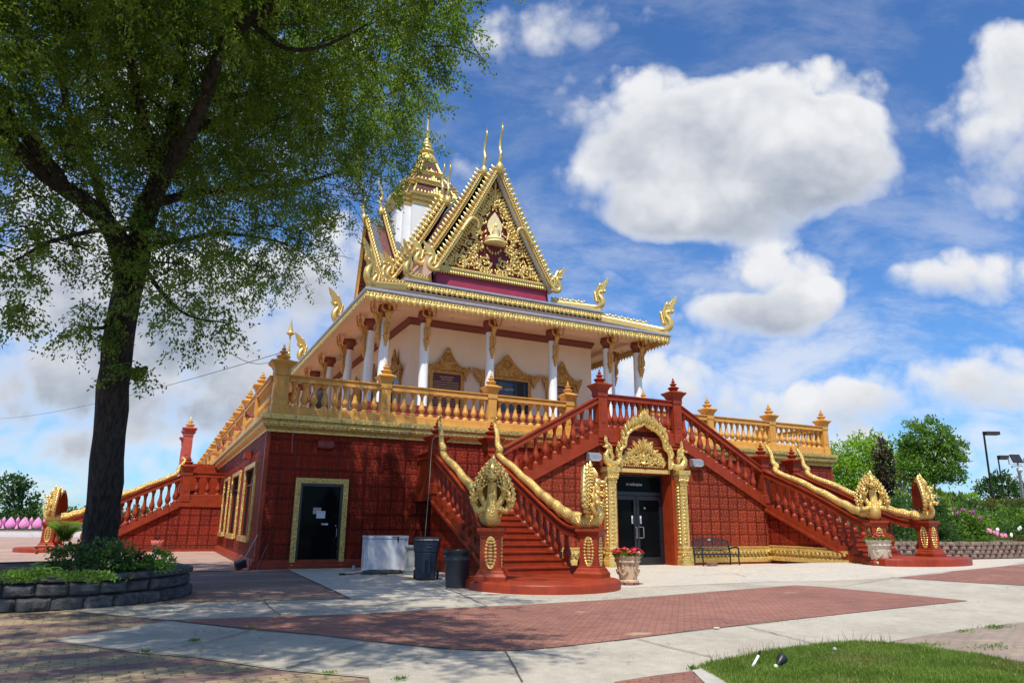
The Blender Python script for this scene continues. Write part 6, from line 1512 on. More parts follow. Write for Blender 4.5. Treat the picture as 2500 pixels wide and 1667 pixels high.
shrub('rose_bush', 'rose bush with violet and pink blooms on the bank behind the retaining wall', 34, [(2335,1265,40,32),(2365,1280,40,28),(2320,1290,36,26),(2380,1300,30,22)], 'leaf_mid', .10, 1.7)
shrub('shrub', 'fine-leaved dark green shrub behind the right pillar', 31.5, [(2290,1290,30,34),(2270,1265,20,20),(2310,1310,34,24),(2280,1320,30,20)], 'leaf_deep', .08, 1.9)
shrub('hedge', 'low green hedge right behind the block wall', 33.5, [(2300,1318,30,12),(2340,1314,36,14),(2380,1316,34,12),(2250,1318,30,12)], 'leaf_mid', .07, 2., 'hedge')
shrub('hedge', 'low yellow-green groundcover hedge behind the block wall at the far right', 35, [(2430,1318,36,9),(2480,1317,36,9),(2530,1316,36,9)], 'leaf_olive', .07, 2., 'hedge')
shrub('shrub', 'green shrub seen between the right stair balusters', 36, [(2200,1300,40,34),(2230,1260,30,26),(2160,1290,40,34),(2130,1270,30,30)], 'leaf_mid', .1, 1.6)
shrub('ornamental_grass', 'grass clump behind the spruce foot', 38, [(2205,1225,20,26),(2190,1240,16,20)], 'leaf_grass', .3, 1.2, 'grass', None, 2.2)
shrub('bush', 'wispy brown bush under the round tree', 41, [(2215,1190,20,26),(2240,1205,26,18)], 'leaf_wine', .1, .5)
def blooms(D, bl, mat, n, label, name='rose_bloom', r=.07):
    t = thing(name, label, 'flowers', tuple(atd(bl[0][0], bl[0][1], D)))
    mb = MB(); rn = random.Random(int(bl[0][0]))
    for (a, b, rx, ry) in bl:
        for k in range(n):
            p = atd(a+rn.uniform(-rx, rx), b+rn.uniform(-ry, ry), D-rn.uniform(0, .5))
            for j in range(6):
                q = 2*pi*j/6+k; mb.ball(p+Vector((cos(q)*r*.5, -.02, sin(q)*r*.5)), (r*.5, r*.4, r*.45), 6, 4)
            mb.ball(p+Vector((-.02,-.04,0)), r*.35, 6, 4)
    mb.build('petals', mat, t, True); return t
blooms(33.2, [(2340,1248,16,8),(2370,1252,8,5),(2395,1262,10,6)], 'petal_violet', 4, 'violet roses on the bush above the block wall', r=.09)
blooms(34.2, [(2315,1255,10,5),(2365,1262,18,10)], 'petal_cream', 3, 'pale yellow blooms among the violet roses', r=.07)
blooms(32.2, [(2420,1296,9,4),(2430,1300,6,3),(2448,1306,8,2)], 'petal_pink', 3, 'cluster of deep pink roses left of the white bloom behind the wall', r=.11)
blooms(32.3, [(2434,1290,3,3),(2489,1287,6,4),(2468,1305,8,2)], 'petal_white', 2, 'white and blush roses behind the wall at the far right', r=.09)
# fill greenery so the bank reads as planted
tag(clump(None, [(x, -2.2+.5*sin(x), 1.1+.35*((x*7) % 1), 1.6, 1.1, .6) for x in range(26, 62, 2)]+[(x, .4+sin(x), 2.5, 1.8, 1.4, .5) for x in range(27, 66, 3)], 'leaf_deep', .8, .14, 'ground_cover', seed=9), 'dark green ground cover on the bank behind the retaining wall', None, None, 'stuff')
# far woods, right and left
def wood(name, label, D, pts, mat, L, seed):
    A = []
    for (a, b, rx, ry) in pts: p = atd(a, b, D); A.append((p.x, p.y, p.z, rx*D/F, rx*D/F*.7, ry*D/F))
    return tag(clump(None, A, mat, 1.2, L, name, seed=seed), label, None, None, 'stuff')
blob_tree('nearest of the leafy trees beyond the pink fence at the far left', 40, 1300, 85, [(20,1190,35,28),(45,1180,28,20),(10,1240,35,40),(50,1235,36,34),(75,1240,22,30),(60,1275,44,25),(15,1285,40,22)], 'leaf_far', .42, tr=.3, dens=1.5)
blob_tree('lower bright green tree beyond the pink fence beside the naga hood', 115, 1300, 95, [(105,1255,24,18),(130,1262,26,20),(95,1285,30,18),(150,1285,26,18)], 'leaf_lime', .4, tr=.25, dens=1.3)
wood('far_wood', 'far line of green trees on the horizon at the left', 150, [(x, 1268+6*sin(x*.07), 30, 22) for x in range(150, 620, 26)]+[(x, 1290, 30, 18) for x in range(-40, 640, 30)], 'leaf_far', .75, 3)
wood('far_wood', 'far line of trees on the horizon at the right', 170, [(x, 1275, 30, 16) for x in range(2000, 2640, 26)], 'leaf_far', .8, 5)

# ------------------------------------------------------------------ pots with flowers
def flowerpot(loc, label, mat, fm, k=1.):
    t = thing('flower_pot', label, 'planter', loc)
    prof = [(.18,.0),(.26,.0),(.27,.03),(.265,.06),(.22,.075),(.225,.09),(.235,.12),(.27,.33),(.30,.50),(.335,.505),(.335,.54),(.315,.55),(.325,.60),(.35,.62),(.355,.66),(.32,.67),(.30,.62),(.0,.60)]
    MB().lathe([(r*k, z*k+.07) for r, z in prof], n=36, caps=False, rfun=lambda a, z: 1+(.018*cos(18*a) if .57*k < z < .68*k or z < .13*k else 0)).build('pot', mat, t, True, 50, off=False)
    mb = MB()
    for j in range(4):
        a = j*pi/2+.5
        for i in range(9):
            b = a-.42+.84*i/8; zz = .30-.10*sin(pi*i/8); r = (.262+.03*(zz-.1)/.2)*k; mb.ball((r*cos(b), r*sin(b), zz*k+.07), .022, 6, 4)
        for (u, v, s) in ((0,.34,.045),(0,.41,.04),(.08,.36,.03),(-.08,.36,.03),(-.42,.36,.045),(-.42,.43,.03)): mb.ball(((.275+.1*(v-.3))*cos(a+u)*k, (.275+.1*(v-.3))*sin(a+u)*k, v*k+.07), (s*.6, s*.6, s), 7, 5)
    mb.build('relief', mat, t, True, 60, off=False)
    mb = MB()
    for j in range(6): a = j*pi/3; mb.obox((.22*cos(a), .22*sin(a), .035), (.20, .10, .062), a+pi/2)
    mb.build('brick_foot', 'brick_red', t, off=False)
    MB().lathe([(.0,.62*k),(.3*k,.62*k),(.3*k,.66*k)], n=20, caps=False).build('soil', 'soil', t, off=False)
    rn = random.Random(int(loc[0]*10)); A = []; Dd = []; Nn = []
    for i in range(900):
        r = .36*k*sqrt(rn.random()); a = rn.uniform(0, 2*pi); A.append((r*cos(a), r*sin(a), (.70+.15*rn.random()*(1-(r/.5)**2))*k)); Dd.append((cos(a)*.6+rn.uniform(-.5,.5), sin(a)*.6+rn.uniform(-.5,.5), rn.uniform(-.4,.8))); Nn.append((rn.uniform(-.5,.5), rn.uniform(-.5,.5), 1))
    A = np.array(A); leafmesh('leaves', A, np.array(Dd), np.array(Nn), .075, .035, 'leaf_mid', None).parent = t
    A = []; Dd = []; Nn = []
    for i in range(110 if fm == 1 else 50):
        r = .42*k*sqrt(rn.random()); a = rn.uniform(0, 2*pi); c = Vector((r*cos(a), r*sin(a), (.78+.16*rn.random()*(1-(r/.55)**2))*k)); o = Vector((cos(a)*.5+rn.uniform(-.5,.5), sin(a)*.5-.3, 1)).normalized()
        for j in range(6):
            b = j*pi/3; e = o.cross(Vector((0,0,1))).normalized(); g_ = e.cross(o); A.append(c); Dd.append(e*cos(b)+g_*sin(b)+o*.25); Nn.append(o)
    leafmesh('blooms', np.array([tuple(q) for q in A]), np.array([tuple(q) for q in Dd]), np.array([tuple(q) for q in Nn]), .05, .05, 'petal_red', None).parent = t
    return t
p = ong(1551,1430); p1_ = flowerpot((p.x-.0, p.y+.30, gz(p.x, p.y)), 'tall tan stone pot with dark drips and red flowers in front of the glass doors', 'pot_stone', 1)
p = ong(2171,1382); p2_ = flowerpot((p.x, p.y+.30, gz(p.x, p.y)), 'pale cream stone pot with sparse red flowers beside the right stair pillar', 'pot_pale', 0, 1.18)
A = np.array([(-.02+.03*cos(j), -.30+.03*sin(j)*.4, .80+.03*sin(j)) for j in range(6)]+[(.14+.035*cos(j), -.28, .80+.035*sin(j)) for j in range(7)])
w = MB()
for j in range(7): w.ball((.13+.03*cos(j), -.33, .80+.03*sin(j)), (.02,.012,.02), 6, 4)
o = w.build('white_bloom', 'petal_white', p1_, True, off=False)

# planter plants
def rosette(label, x, y, n, L, W_, mat, name='hosta_plant', up_=.6, cat='plant', z=.57):
    t = thing(name, label, cat, (x, y, z)); mb = MB(); rn = random.Random(int(x*100))
    for i in range(n):
        a = rn.uniform(0, 2*pi); l = L*rn.uniform(.6, 1.1); d = Vector((cos(a), sin(a), 0)); s = Vector((-sin(a), cos(a), 0)); w = W_*rn.uniform(.7, 1.1); u = up_*rn.uniform(.5, 1.3)
        rows = []; b0 = Vector((x+rn.uniform(-.12,.12)*L*2, y+rn.uniform(-.12,.12)*L*2, z))
        for j in range(6):
            t_ = j/5; c = b0+d*(l*t_)+Vector((0,0,l*(u*t_*1.6-1.5*u*t_*t_*.8))); ww = w*sin(pi*min(.97, t_*.85+.12))**.8
            rows.append([c+s*ww+Vector((0,0,.25*ww)), c, c-s*ww+Vector((0,0,.25*ww))])
        mb.sheet(rows)
    mb.build('leaves', mat, t, True, 60); return t
rosette('striped hosta with arching leaves at the left of the planter', *tuple(onz(130,1400,.52))[:2], 60, .42, .05, 'leaf_hosta')
rosette('second striped hosta beside the first, left of the trunk', *tuple(onz(95,1410,.52))[:2], 40, .36, .045, 'leaf_hosta')
rosette('striped hosta with pale leaves right of the trunk base', *tuple(onz(300,1402,.52))[:2], 60, .36, .055, 'leaf_hosta')
rosette('small striped hosta at the right side of the planter', *tuple(onz(330,1400,.52))[:2], 34, .3, .045, 'leaf_hosta')
def bushy(label, px, py, rad, h, mat, L=.07, name='leafy_plant', z=.57, dens=1.8):
    p = onz(px, py, z); t = thing(name, label, 'plant', (p.x, p.y, z)); mb = MB(); mb.tube([(p.x,p.y,z-.02),(p.x,p.y,z+h*.6)], [.015,.008], 5); mb.build('stem', 'bark', t)
    clump(t, [(p.x, p.y, z+h*.5, rad, rad, h*.55)], mat, dens, L, 'leaves', surf=.9, seed=px); return t
bushy('dense bright leafy plant right of the trunk base', 262, 1395, .42, .55, 'leaf_deep')
bushy('dark leafy plant hugging the left of the trunk base', 170, 1396, .36, .5, 'leaf_deep')
bushy('wine-dark low plant right of the striped hosta', 335, 1388, .22, .3, 'leaf_wine')
bushy('tall loose green herb at the right end of the planter', 385, 1390, .26, .36, 'leaf_mid')
bushy('thin airy green herb beside the planter end', 400, 1398, .16, .28, 'leaf_mid', dens=1.)
bushy('low creeping green plant at the far left of the planter', 60, 1415, .35, .14, 'leaf_mid')
bushy('low green mat of seedlings in the planter before the trunk', 215, 1415, .4, .10, 'leaf_mid')
for (px, py, m, lb) in ((162,1402,'petal_cream','small yellow pansy in the planter'),(258,1400,'petal_red','small red bloom in the planter before the trunk')):
    p = onz(px, py, .56); t = thing('small_flower', lb, 'flower', tuple(p)); mb = MB()
    for j in range(5): mb.ball(p+Vector((.02*cos(j*1.26), -.01, .02*sin(j*1.26)+.02)), (.02,.012,.02), 6, 4)
    mb.build('petals', m, t, True); mb = MB().tube([p-Vector((0,0,.06)), p+Vector((0,0,.01))], .006, 5).build('stem', 'leaf_mid', t)

# ------------------------------------------------------------------ lawn blades
lx = [Vector((a, b, 0)) for a, b in lawn]
def inpoly(x, y, P):
    c = np.zeros(len(x), bool); n = len(P)
    for i in range(n):
        x1, y1 = P[i]; x2, y2 = P[(i+1) % n]
        with np.errstate(divide='ignore', invalid='ignore'): c ^= ((y1 > y) != (y2 > y)) & (x < (x2-x1)*(y-y1)/(y2-y1)+x1)
    return c
xmin = min(p[0] for p in lawn); xmax = max(p[0] for p in lawn); ymin = min(p[1] for p in lawn); ymax = max(p[1] for p in lawn)
N = 230000; X = RNG.uniform(xmin, xmax, N); Y = RNG.uniform(ymin, ymax, N)
lawn2 = [((a-8)*1.01+8, (b+21)*1.01-21) for a, b in lawn]
ok = inpoly(X, Y, lawn2) & (Y > -22.5); pn = np.sin(X*3.1+Y*1.7)*np.sin(Y*4.3-X)+RNG.normal(size=N)*.6; ok &= pn > -1.0; X = X[ok]; Y = Y[ok]; n = len(X); print('blades', n)
P = np.stack([X, Y, np.full(n, .02)], 1); Dv = RNG.normal(size=(n, 3))*.42; Dv[:, 2] = RNG.uniform(.5, 1.1, n); Nv = RNG.normal(size=(n, 3)); Nv[:, 2] *= .3
half = (np.sin(X*2.3+1)*np.sin(Y*3.1)+RNG.normal(size=n)*.7) > .25
o = leafmesh('grass', P[~half], Dv[~half], Nv[~half], RNG.uniform(.035, .085, (~half).sum()), .007, 'leaf_grass'); tag(o, 'green lawn grass at the bottom right corner', None, None, 'stuff')
o = leafmesh('grass', P[half], Dv[half]*np.array([1.4,1.4,.7]), Nv[half], RNG.uniform(.03, .07, half.sum()), .006, 'leaf_straw'); tag(o, 'dry straw-coloured blades in the lawn', None, None, 'stuff')
cl = []
for _ in range(26):
    a = random.uniform(xmin, xmax); b = random.uniform(max(ymin, -21.5), ymax)
    for _k in range(60): cl.append((a+random.gauss(0, .07), b+random.gauss(0, .05), .035))
cl = np.array(cl); cl = cl[inpoly(cl[:, 0], cl[:, 1], lawn)]; m_ = len(cl); Dv = RNG.normal(size=(m_, 3)); Dv[:, 2] = .15; Nv = RNG.normal(size=(m_, 3))*.3; Nv[:, 2] = 1
tag(leafmesh('clover', cl, Dv, Nv, RNG.uniform(.018, .035, m_), .02, 'leaf_lime'), 'patches of clover in the lawn', None, None, 'stuff')
# tall stray blades along the lawn edge and weeds in the joints
A = []; 
for _ in range(90):
    i = random.choice((1,1,2,3)); t = random.random(); a = Vector((*lawn[i], 0)); b = Vector((*lawn[i+1], 0)); A.append(a+(b-a)*t)
A = np.array([tuple(q) for q in A]); Dv = RNG.normal(size=(len(A), 3))*.35; Dv[:, 2] = 1
tag(leafmesh('grass', A, Dv, RNG.normal(size=(len(A), 3)), RNG.uniform(.10, .24, len(A)), .006, 'leaf_olive'), 'tall stray grass stalks along the lawn edge', None, None, 'stuff')
A = []
for px, py, r, k in ((470,1569,.07,50),(1692,1638,.06,60),(2435,1535,.3,120),(2360,1545,.2,60),(2260,1580,.35,120),(356,1596,.06,30),(2420,1585,.4,90),(2300,1602,.4,100),(2180,1412,.1,10),(800,1649,.08,30),(975,1664,.06,40),(1740,1640,.05,30),(612,1537,.08,30)):
    c = ong(px, py)
    for _ in range(k): A.append((c.x+random.gauss(0, r*.5), c.y+random.gauss(0, r*.25), gz(c.x, c.y)+.02))
A = np.array(A); Dv = RNG.normal(size=(len(A), 3))*.6; Dv[:, 2] = .7
tag(leafmesh('weeds', A, Dv, RNG.normal(size=(len(A), 3)), RNG.uniform(.03, .07, len(A)), .012, 'leaf_mid'), 'small weeds and moss tufts in the paving joints', None, None, 'stuff')
# fallen leaves and twigs on the paving
A = []; 
for _ in range(420):
    x = random.uniform(-6, 16); y = random.uniform(-18, -3)
    if (x-pc.x)**2+(y-pc.y)**2 < 10: continue
    A.append((x, y, gz(x, y)+.03))
for px, py, k in ((430,1495,60),(700,1500,40),(560,1545,40),(1500,1462,30),(1180,1592,40),(900,1500,30),(1940,1516,30),(480,1607,40),(704,1395,30)):
    c = ong(px, py)
    for _ in range(k): A.append((c.x+random.gauss(0, .5), c.y+random.gauss(0, .12), gz(c.x, c.y)+.03))
A = np.array(A); Dv = RNG.normal(size=(len(A), 3)); Dv[:, 2] *= .15; Nv = RNG.normal(size=(len(A), 3))*.3; Nv[:, 2] = 1
tag(leafmesh('leaf_litter', A, Dv, Nv, RNG.uniform(.02, .06, len(A)), .022, 'leaf_straw'), 'dry leaf litter and seeds scattered on the paving', None, None, 'stuff')
# ------------------------------------------------------------------ smaller things
def at(px, py, z=None): 
    p = ong(px, py); return (p.x, p.y, gz(p.x, p.y)+.012)
# chest freezer
p = at(935,1397); X0, Y0 = 3.35, -1.35
t = thing('chest_freezer', 'white chest freezer standing against the red wall beside the small door', 'freezer', (4.0, Y0, 0))
fx0, fx1 = 2.98, 4.26; fy = -2.6
t.location = ((fx0+fx1)/2, fy, 0)
MB().box(fx0,fx1,fy,fy+.72,.03,1.0).build('body', 'white_enamel', t); MB().box(fx0-.01,fx1+.01,fy-.015,fy+.74,1.018,1.10).build('lid', 'white_enamel', t)
MB().box(fx0+.01,fx1-.01,fy+.01,fy+.7,.995,1.02).build('lid_seal', 'rubber_grey', t)
MB().box(fx0+.92,fx0+.96,fy-.03,fy-.001,.93,1.08).box(fx0+.75,fx0+.9,fy-.022,fy-.016,1.05,1.065).build('latch', 'black_plastic', t); MB().box(fx1-.11,fx1-.045,fy-.006,fy+.001,.94,.965).build('badge', 'dark_metal', t)
# concrete baluster stump
p = at(1000,1401); t = thing('concrete_post', 'grey fluted concrete pedestal between the freezer and the tall wheeled bin', 'pedestal', (4.13,-3.25,.012))
MB().sq([(.17,0),(.17,.08),(.13,.13),(.11,.18),(.105,.68),(.13,.72),(.15,.76),(.15,.82)], (0,0,0)).build('pedestal', 'concrete_cast', t, off=False)
mb = MB()
for i in range(4):
    a = i*pi/2
    for k in (-1, 0, 1): mb.obox((cos(a)*.107-sin(a)*k*.05, sin(a)*.107+cos(a)*k*.05, .43), (.012,.02,.46), a)
mb.build('fluting', 'concrete_cast', t, off=False)
# wheeled bin
t = thing('wheeled_bin', 'tall dark blue wheeled bin with a lid left of the stair', 'bin', (3.72,-5.85,.012), radians(-24))
def frus(mb, w0, d0, z0, w1, d1, z1): 
    return mb.add([(-w0,-d0,z0),(w0,-d0,z0),(w0,d0,z0),(-w0,d0,z0),(-w1,-d1,z1),(w1,-d1,z1),(w1,d1,z1),(-w1,d1,z1)], [(0,3,2,1),(4,5,6,7),(0,1,5,4),(1,2,6,5),(2,3,7,6),(3,0,4,7)])
mb = MB(); frus(mb, .25,.26,.03,.30,.33,.72); frus(mb, .31,.34,.72,.345,.365,1.02); b_ = mb.build('body', 'bin_blue', t, off=False)
bv = b_.modifiers.new('bevel', 'BEVEL'); bv.width = .02; bv.segments = 2
mb = MB(); mb.add([(-.36,-.38,1.03),(.36,-.38,1.03),(.36,.38,1.06),(-.36,.38,1.06),(-.35,-.36,1.07),(.35,-.36,1.07),(.33,.32,1.12),(-.33,.32,1.12)], [(0,3,2,1),(4,5,6,7),(0,1,5,4),(1,2,6,5),(2,3,7,6),(3,0,4,7)])
mb.build('lid', 'bin_blue', t, off=False); mb = MB()
for s in (-1,): mb.lathe([(.12,-.03),(.13,-.02),(.13,.02),(.12,.03)], (-.31,.2,.13), 20, (1,0,0)); mb.lathe([(.05,-.035),(.05,.035)], (-.31,.2,.13), 12, (1,0,0))
mb.build('wheel', 'black_plastic', t, True, off=False)
MB().lathe([(.12,-.03),(.13,-.02),(.13,.02),(.12,.03)], (.31,.2,.13), 20, (1,0,0)).build('wheel', 'black_plastic', t, True, off=False)
MB().box(-.05,.14,-.345,-.29,.52,.58).box(.08,.14,-.35,-.28,.2,.68).box(-.06,0,-.35,-.28,.2,.68).build('grab_bar', 'bin_blue', t, off=False)
MB().box(.02,.22,-.372,-.36,.92,.935).box(.04,.19,-.37,-.355,.85,.875).build('label', 'rubber_grey', t, off=False)
# round bin
p = at(1142,1437); t = thing('round_bin', 'round grey bin with black liner against the left stair pillar', 'bin', (3.62,-8.35,.012))
MB().lathe([(.24,0),(.27,.02),(.30,.62),(.31,.63),(.31,.66),(.30,.67),(.305,.78),(.33,.80),(.335,.84),(.31,.85)], n=32).build('body', 'bin_grey', t, True, 50, off=False)
MB().lathe([(.325,.76),(.335,.80),(.345,.86),(.33,.875),(.30,.86),(.27,.62)], n=32, caps=False, rfun=lambda a, z: 1+.015*sin(9*a)).build('liner', 'black_plastic', t, True, 60, off=False)
mb = MB()
for s in (-1, 1): mb.tube([(s*.31,-.07,.74),(s*.37,-.06,.72),(s*.37,.06,.72),(s*.31,.07,.74)], .016, 6)
mb.build('handle', 'bin_grey', t, True, off=False)
# hose coil, hose end, cup
p = at(945,1402); t = thing('hose_coil', 'black hose coiled on the paving before the freezer', 'hose', (3.25,-3.3,.012)); mb = MB()
for k in range(7):
    r = .62-.025*k; P = [(r*cos(a)*1.05+.03*sin(k*3), .34*sin(a)+.02*cos(k*2), .03+.028*(k % 3)+.012*sin(3*a+k)) for a in [2*pi*i/28 for i in range(29)]]; mb.tube(P, .017, 6)
mb.tube(curve([(-.6,.1,.05),(-.75,.0,.04),(-.9,-.12,.03),(-1.15,-.16,.03)], 4), .018, 6); mb.build('hose', 'rubber_grey', t, True, off=False)
MB().tube([(-1.14,-.16,.03),(-1.32,-.18,.03)], .028, 8).build('nozzle', 'black_plastic', t, True, off=False)
t = thing('hose', 'thin dark red hose trailing from the planter to the wall corner', 'hose', (-.9,-.6,.015)); mb = MB()
mb.tube(curve([(-1.0,-.2,.0),(-.5,.05,.0),(.0,-.1,.0),(.35,.1,.01),(.5,.3,.1),(.62,.35,.25),(.55,.38,.12),(.45,.2,.02),(.7,.1,.01),(.72,.4,.3),(.8,.55,.7)], 6), .015, 6); mb.build('hose', 'red_dull', t, True, off=False)
p = ong(862,1391); t = thing('paper_cup', 'small white paper cup on the paving by the door frame', 'cup', (2.93,-1.15,.012)); MB().lathe([(.032,0),(.046,.12),(.049,.125),(.045,.12),(.031,.01)], n=16, caps=False).build('cup', 'paper', t, True, off=False)
# dustpan and sticks leaning at the corner
p = ong(578,1391); q = Vector((-.33,-.25,.012)); t = thing('lobby_dustpan', 'black lobby dustpan with long handle leaning at the wall corner', 'dustpan', tuple(q))
mb = MB(); mb.obox((-.12,0,.17), (.30,.26,.26), .3, -.35, .12); a_ = mb.build('pan', 'black_plastic', t, off=False); bv = a_.modifiers.new('bevel', 'BEVEL'); bv.width = .03; bv.segments = 3
MB().tube([(-.05,.0,.28),(.33,.12,1.08)], .014, 6).build('handle', 'grey_metal', t, True, off=False)
t = thing('broom_stick', 'green and grey stick leaning beside the black dustpan', 'stick', (.02,-.38,.012)); MB().tube([(0,0,0),(.32,.28,.78)], .014, 6).build('stick', 'rubber_grey', t, True, off=False)
t = thing('broom_stick', 'dark red stick leaning between the dustpan handle and the wall', 'stick', (-.12,-.2,.012)); MB().tube([(0,0,0.2),(.34,.18,.98)], .013, 6).build('stick', 'red_dull', t, True, off=False)
# cable hanging along the stair post, cord round the naga tail
t = thing('cable', 'pale thin cable hanging down the red stair post to the bins', 'cable', (4.7,-2.6,0)); mb = MB()
mb.tube(curve([(5.3,-2.62,4.35),(4.98,-2.62,4.25),(4.93,-2.60,3.9),(4.88,-2.62,2.6),(4.84,-2.6,1.6),(4.80,-2.62,.7)], 4), .009, 5); mb.tube(curve([(5.35,-2.75,4.5),(5.0,-2.8,4.55),(4.3,-2.4,4.45),(3.8,-1.2,4.35)], 4), .007, 5)
mb.build('cable', 'wood_grey', t, True)
t = thing('cable', 'pale cord hanging over the gold cornice beside the left corner', 'cable', (.9,-.3,4.)); mb = MB(); mb.tube(curve([(.75,-.22,5.5),(.80,-.30,5.0),(.82,-.31,4.6),(.80,-.18,4.2),(.85,-.1,3.75)], 4), .007, 5); mb.build('cable', 'wood_grey', t, True)
t = thing('overhead_wire', 'long thin overhead wire crossing the sky behind the tree to the corner post', 'wire', (-10,6,8)); mb = MB()
a = Vector((.3,.1,7.25)); b = atd(-60,1022,70); P = []
for i in range(25): k = i/24; c = a+(b-a)*k; c.z -= 1.2*4*k*(1-k)*.6; P.append(c)
mb.tube(P, .012, 5); a2 = Vector((.3,.1,7.2)); b2 = atd(560,860,15.); 
mb.tube([a2+(b2-a2)*(i/12)-Vector((0,0,.9*4*(i/12)*(1-i/12)*.35)) for i in range(13)], .008, 5); mb.build('wire', 'dark_metal', t)
# bench
p = ong(1745,1376); bx, by = 16.6, -2.98; bz = gz(bx, by)+.012
t = thing('park_bench', 'black metal park bench with curved slatted back against the gold plinth', 'bench', (bx, by, bz)); W2 = .90
for s in (-1, 1):
    x = s*W2
    MB().tube(curve([(x,-.28,0),(x,-.26,.3),(x,-.27,.60),(x,-.2,.67),(x,.0,.66),(x,.2,.62)], 4), .030, 6).build('leg', 'dark_metal', t, True, off=False)
    MB().tube(curve([(x,.22,0),(x,.20,.4),(x,.26,.7),(x,.31,.9)], 4), .032, 6).build('leg', 'dark_metal', t, True, off=False)
mb = MB()
for k in range(26): x = -W2+2*W2*(k+.5)/26; mb.tube([(x,-.27,.42),(x,-.1,.40),(x,.2,.42)], .016, 4)
mb.tube([(-W2,-.27,.42),(W2,-.27,.42)], .02, 6).tube([(-W2,.2,.42),(W2,.2,.42)], .02, 6).build('seat', 'dark_metal', t, True, off=False)
mb = MB(); tp = curve([(-W2,.31,.9),(-.4,.33,.98),(0,.34,1.0),(.4,.33,.98),(W2,.31,.9)], 6); mb.tube(tp, .02, 6).tube([(-W2,.24,.56),(W2,.24,.56)], .016, 6)
for k in range(27): x = -W2+2*W2*(k+.5)/27; z = .9+.1*(1-(x/W2)**2); mb.tube([(x,.24,.56),(x,.32,z)], .019, 4)
mb.build('backrest', 'dark_metal', t, True, off=False); MB().obox((-.05,.30,.95), (.13,.03,.07)).build('name_plate', 'wood_grey', t, off=False)
t = thing('brick_block', 'single red brick paver lying in front of the bench', 'brick', (15.9,-3.5,gz(15.9,-3.5)+.012), .15); a_ = MB().box(-.2,.2,-.1,.1,0,.13).build('block', 'brick_red', t, off=False); bv = a_.modifiers.new('bevel', 'BEVEL'); bv.width = .01; bv.segments = 2
# potted palm & lotus urn
t = thing('potted_palm', 'feathery potted palm in a terracotta pot by the left naga pillar', 'plant', (-6.35,10.9,.0)); MB().lathe([(.2,0),(.27,.38),(.3,.4),(.3,.46),(.26,.46),(.24,.4)], n=20, caps=False).build('pot', 'terracotta', t, True, off=False)
A = []; Dd = []; Nn = []; mb = MB()
for k in range(34):
    a = random.uniform(0, 6.28); l = random.uniform(.7, 1.3); P = [Vector((cos(a)*l*u*.55*u, sin(a)*l*u*.55*u, .45+l*u*1.25-.5*l*u*u)) for u in [i/8 for i in range(9)]]
    mb.tube(P, [.012]*9, 4)
    for i in range(2, 9):
        for s in (-1, 1):
            for j in range(3): A.append(tuple(P[i]*(1-j/3)+P[i-1]*(j/3))); Dd.append((cos(a)*.6-sin(a)*s, sin(a)*.6+cos(a)*s, .2)); Nn.append((cos(a)*.3,sin(a)*.3,1))
mb.build('stalks', 'leaf_mid', t, True, off=False); leafmesh('fronds', np.array(A), np.array(Dd), np.array(Nn), .30, .03, 'leaf_mid').parent = t
t = thing('lotus_urn', 'pink lotus-shaped urn on a grey pipe stub before the side stair wall', 'urn', (-2.82,12.4,0)); MB().lathe([(.16,0),(.16,.2),(.14,.22)], n=20).build('pipe_base', 'concrete_cast', t, True, off=False)
mb = MB().lathe([(.12,.2),(.14,.26),(.1,.32),(.18,.42),(.2,.52),(.17,.6)], n=16)
for k in range(10): a = k*2*pi/10; mb.bud((.13*cos(a),.13*sin(a),.36), (cos(a)*.5,sin(a)*.5,1), (cos(a),sin(a),0), .32, .45, .3)
mb.build('bowl', 'lotus_pink', t, True, 60, off=False); A = np.array([(0,0,.6)]*26); Dv = RNG.normal(size=(26,3))*.6; Dv[:,2] = 1
leafmesh('sprigs', A, Dv, RNG.normal(size=(26,3)), .3, .02, 'leaf_wine').parent = t
# golden flagpole finial behind the terrace
y = 33.; Pt = ony(708,772,y); Pb = ony(702,890,y)
t = thing('golden_pole', 'slim golden stupa-shaped pole rising behind the left terrace balustrade', 'pole', (Pb.x, Pb.y, 0)); L = Pt.z-Pb.z; k = L/3.6
MB().lathe([(.28,0),(.28,Pb.z-.5),(.22,Pb.z),(.14,Pb.z+.1*k)], n=10).build('shaft', 'gold_flat', t, True, off=False)
prof = [(.14,0),(.15,.1),(.08,.2),(.2,.3),(.2,.36),(.08,.45),(.17,.55),(.17,.6),(.07,.7),(.14,.8),(.06,.95),(.11,1.05),(.06,1.2),(.09,1.3),(.055,1.5),(.06,1.9),(.05,2.0),(.09,2.1),(.08,2.15),(.22,2.25),(.30,2.32),(.2,2.42),(.2,2.48),(.14,2.62),(.15,2.66),(.09,2.85),(.1,2.9),(.05,3.1),(.06,3.14),(.02,3.4),(.003,3.6)]
MB().lathe([(r*k, Pb.z+z*k) for r, z in prof], n=12).build('finial', 'gold_flat', t, True, 50, off=False)
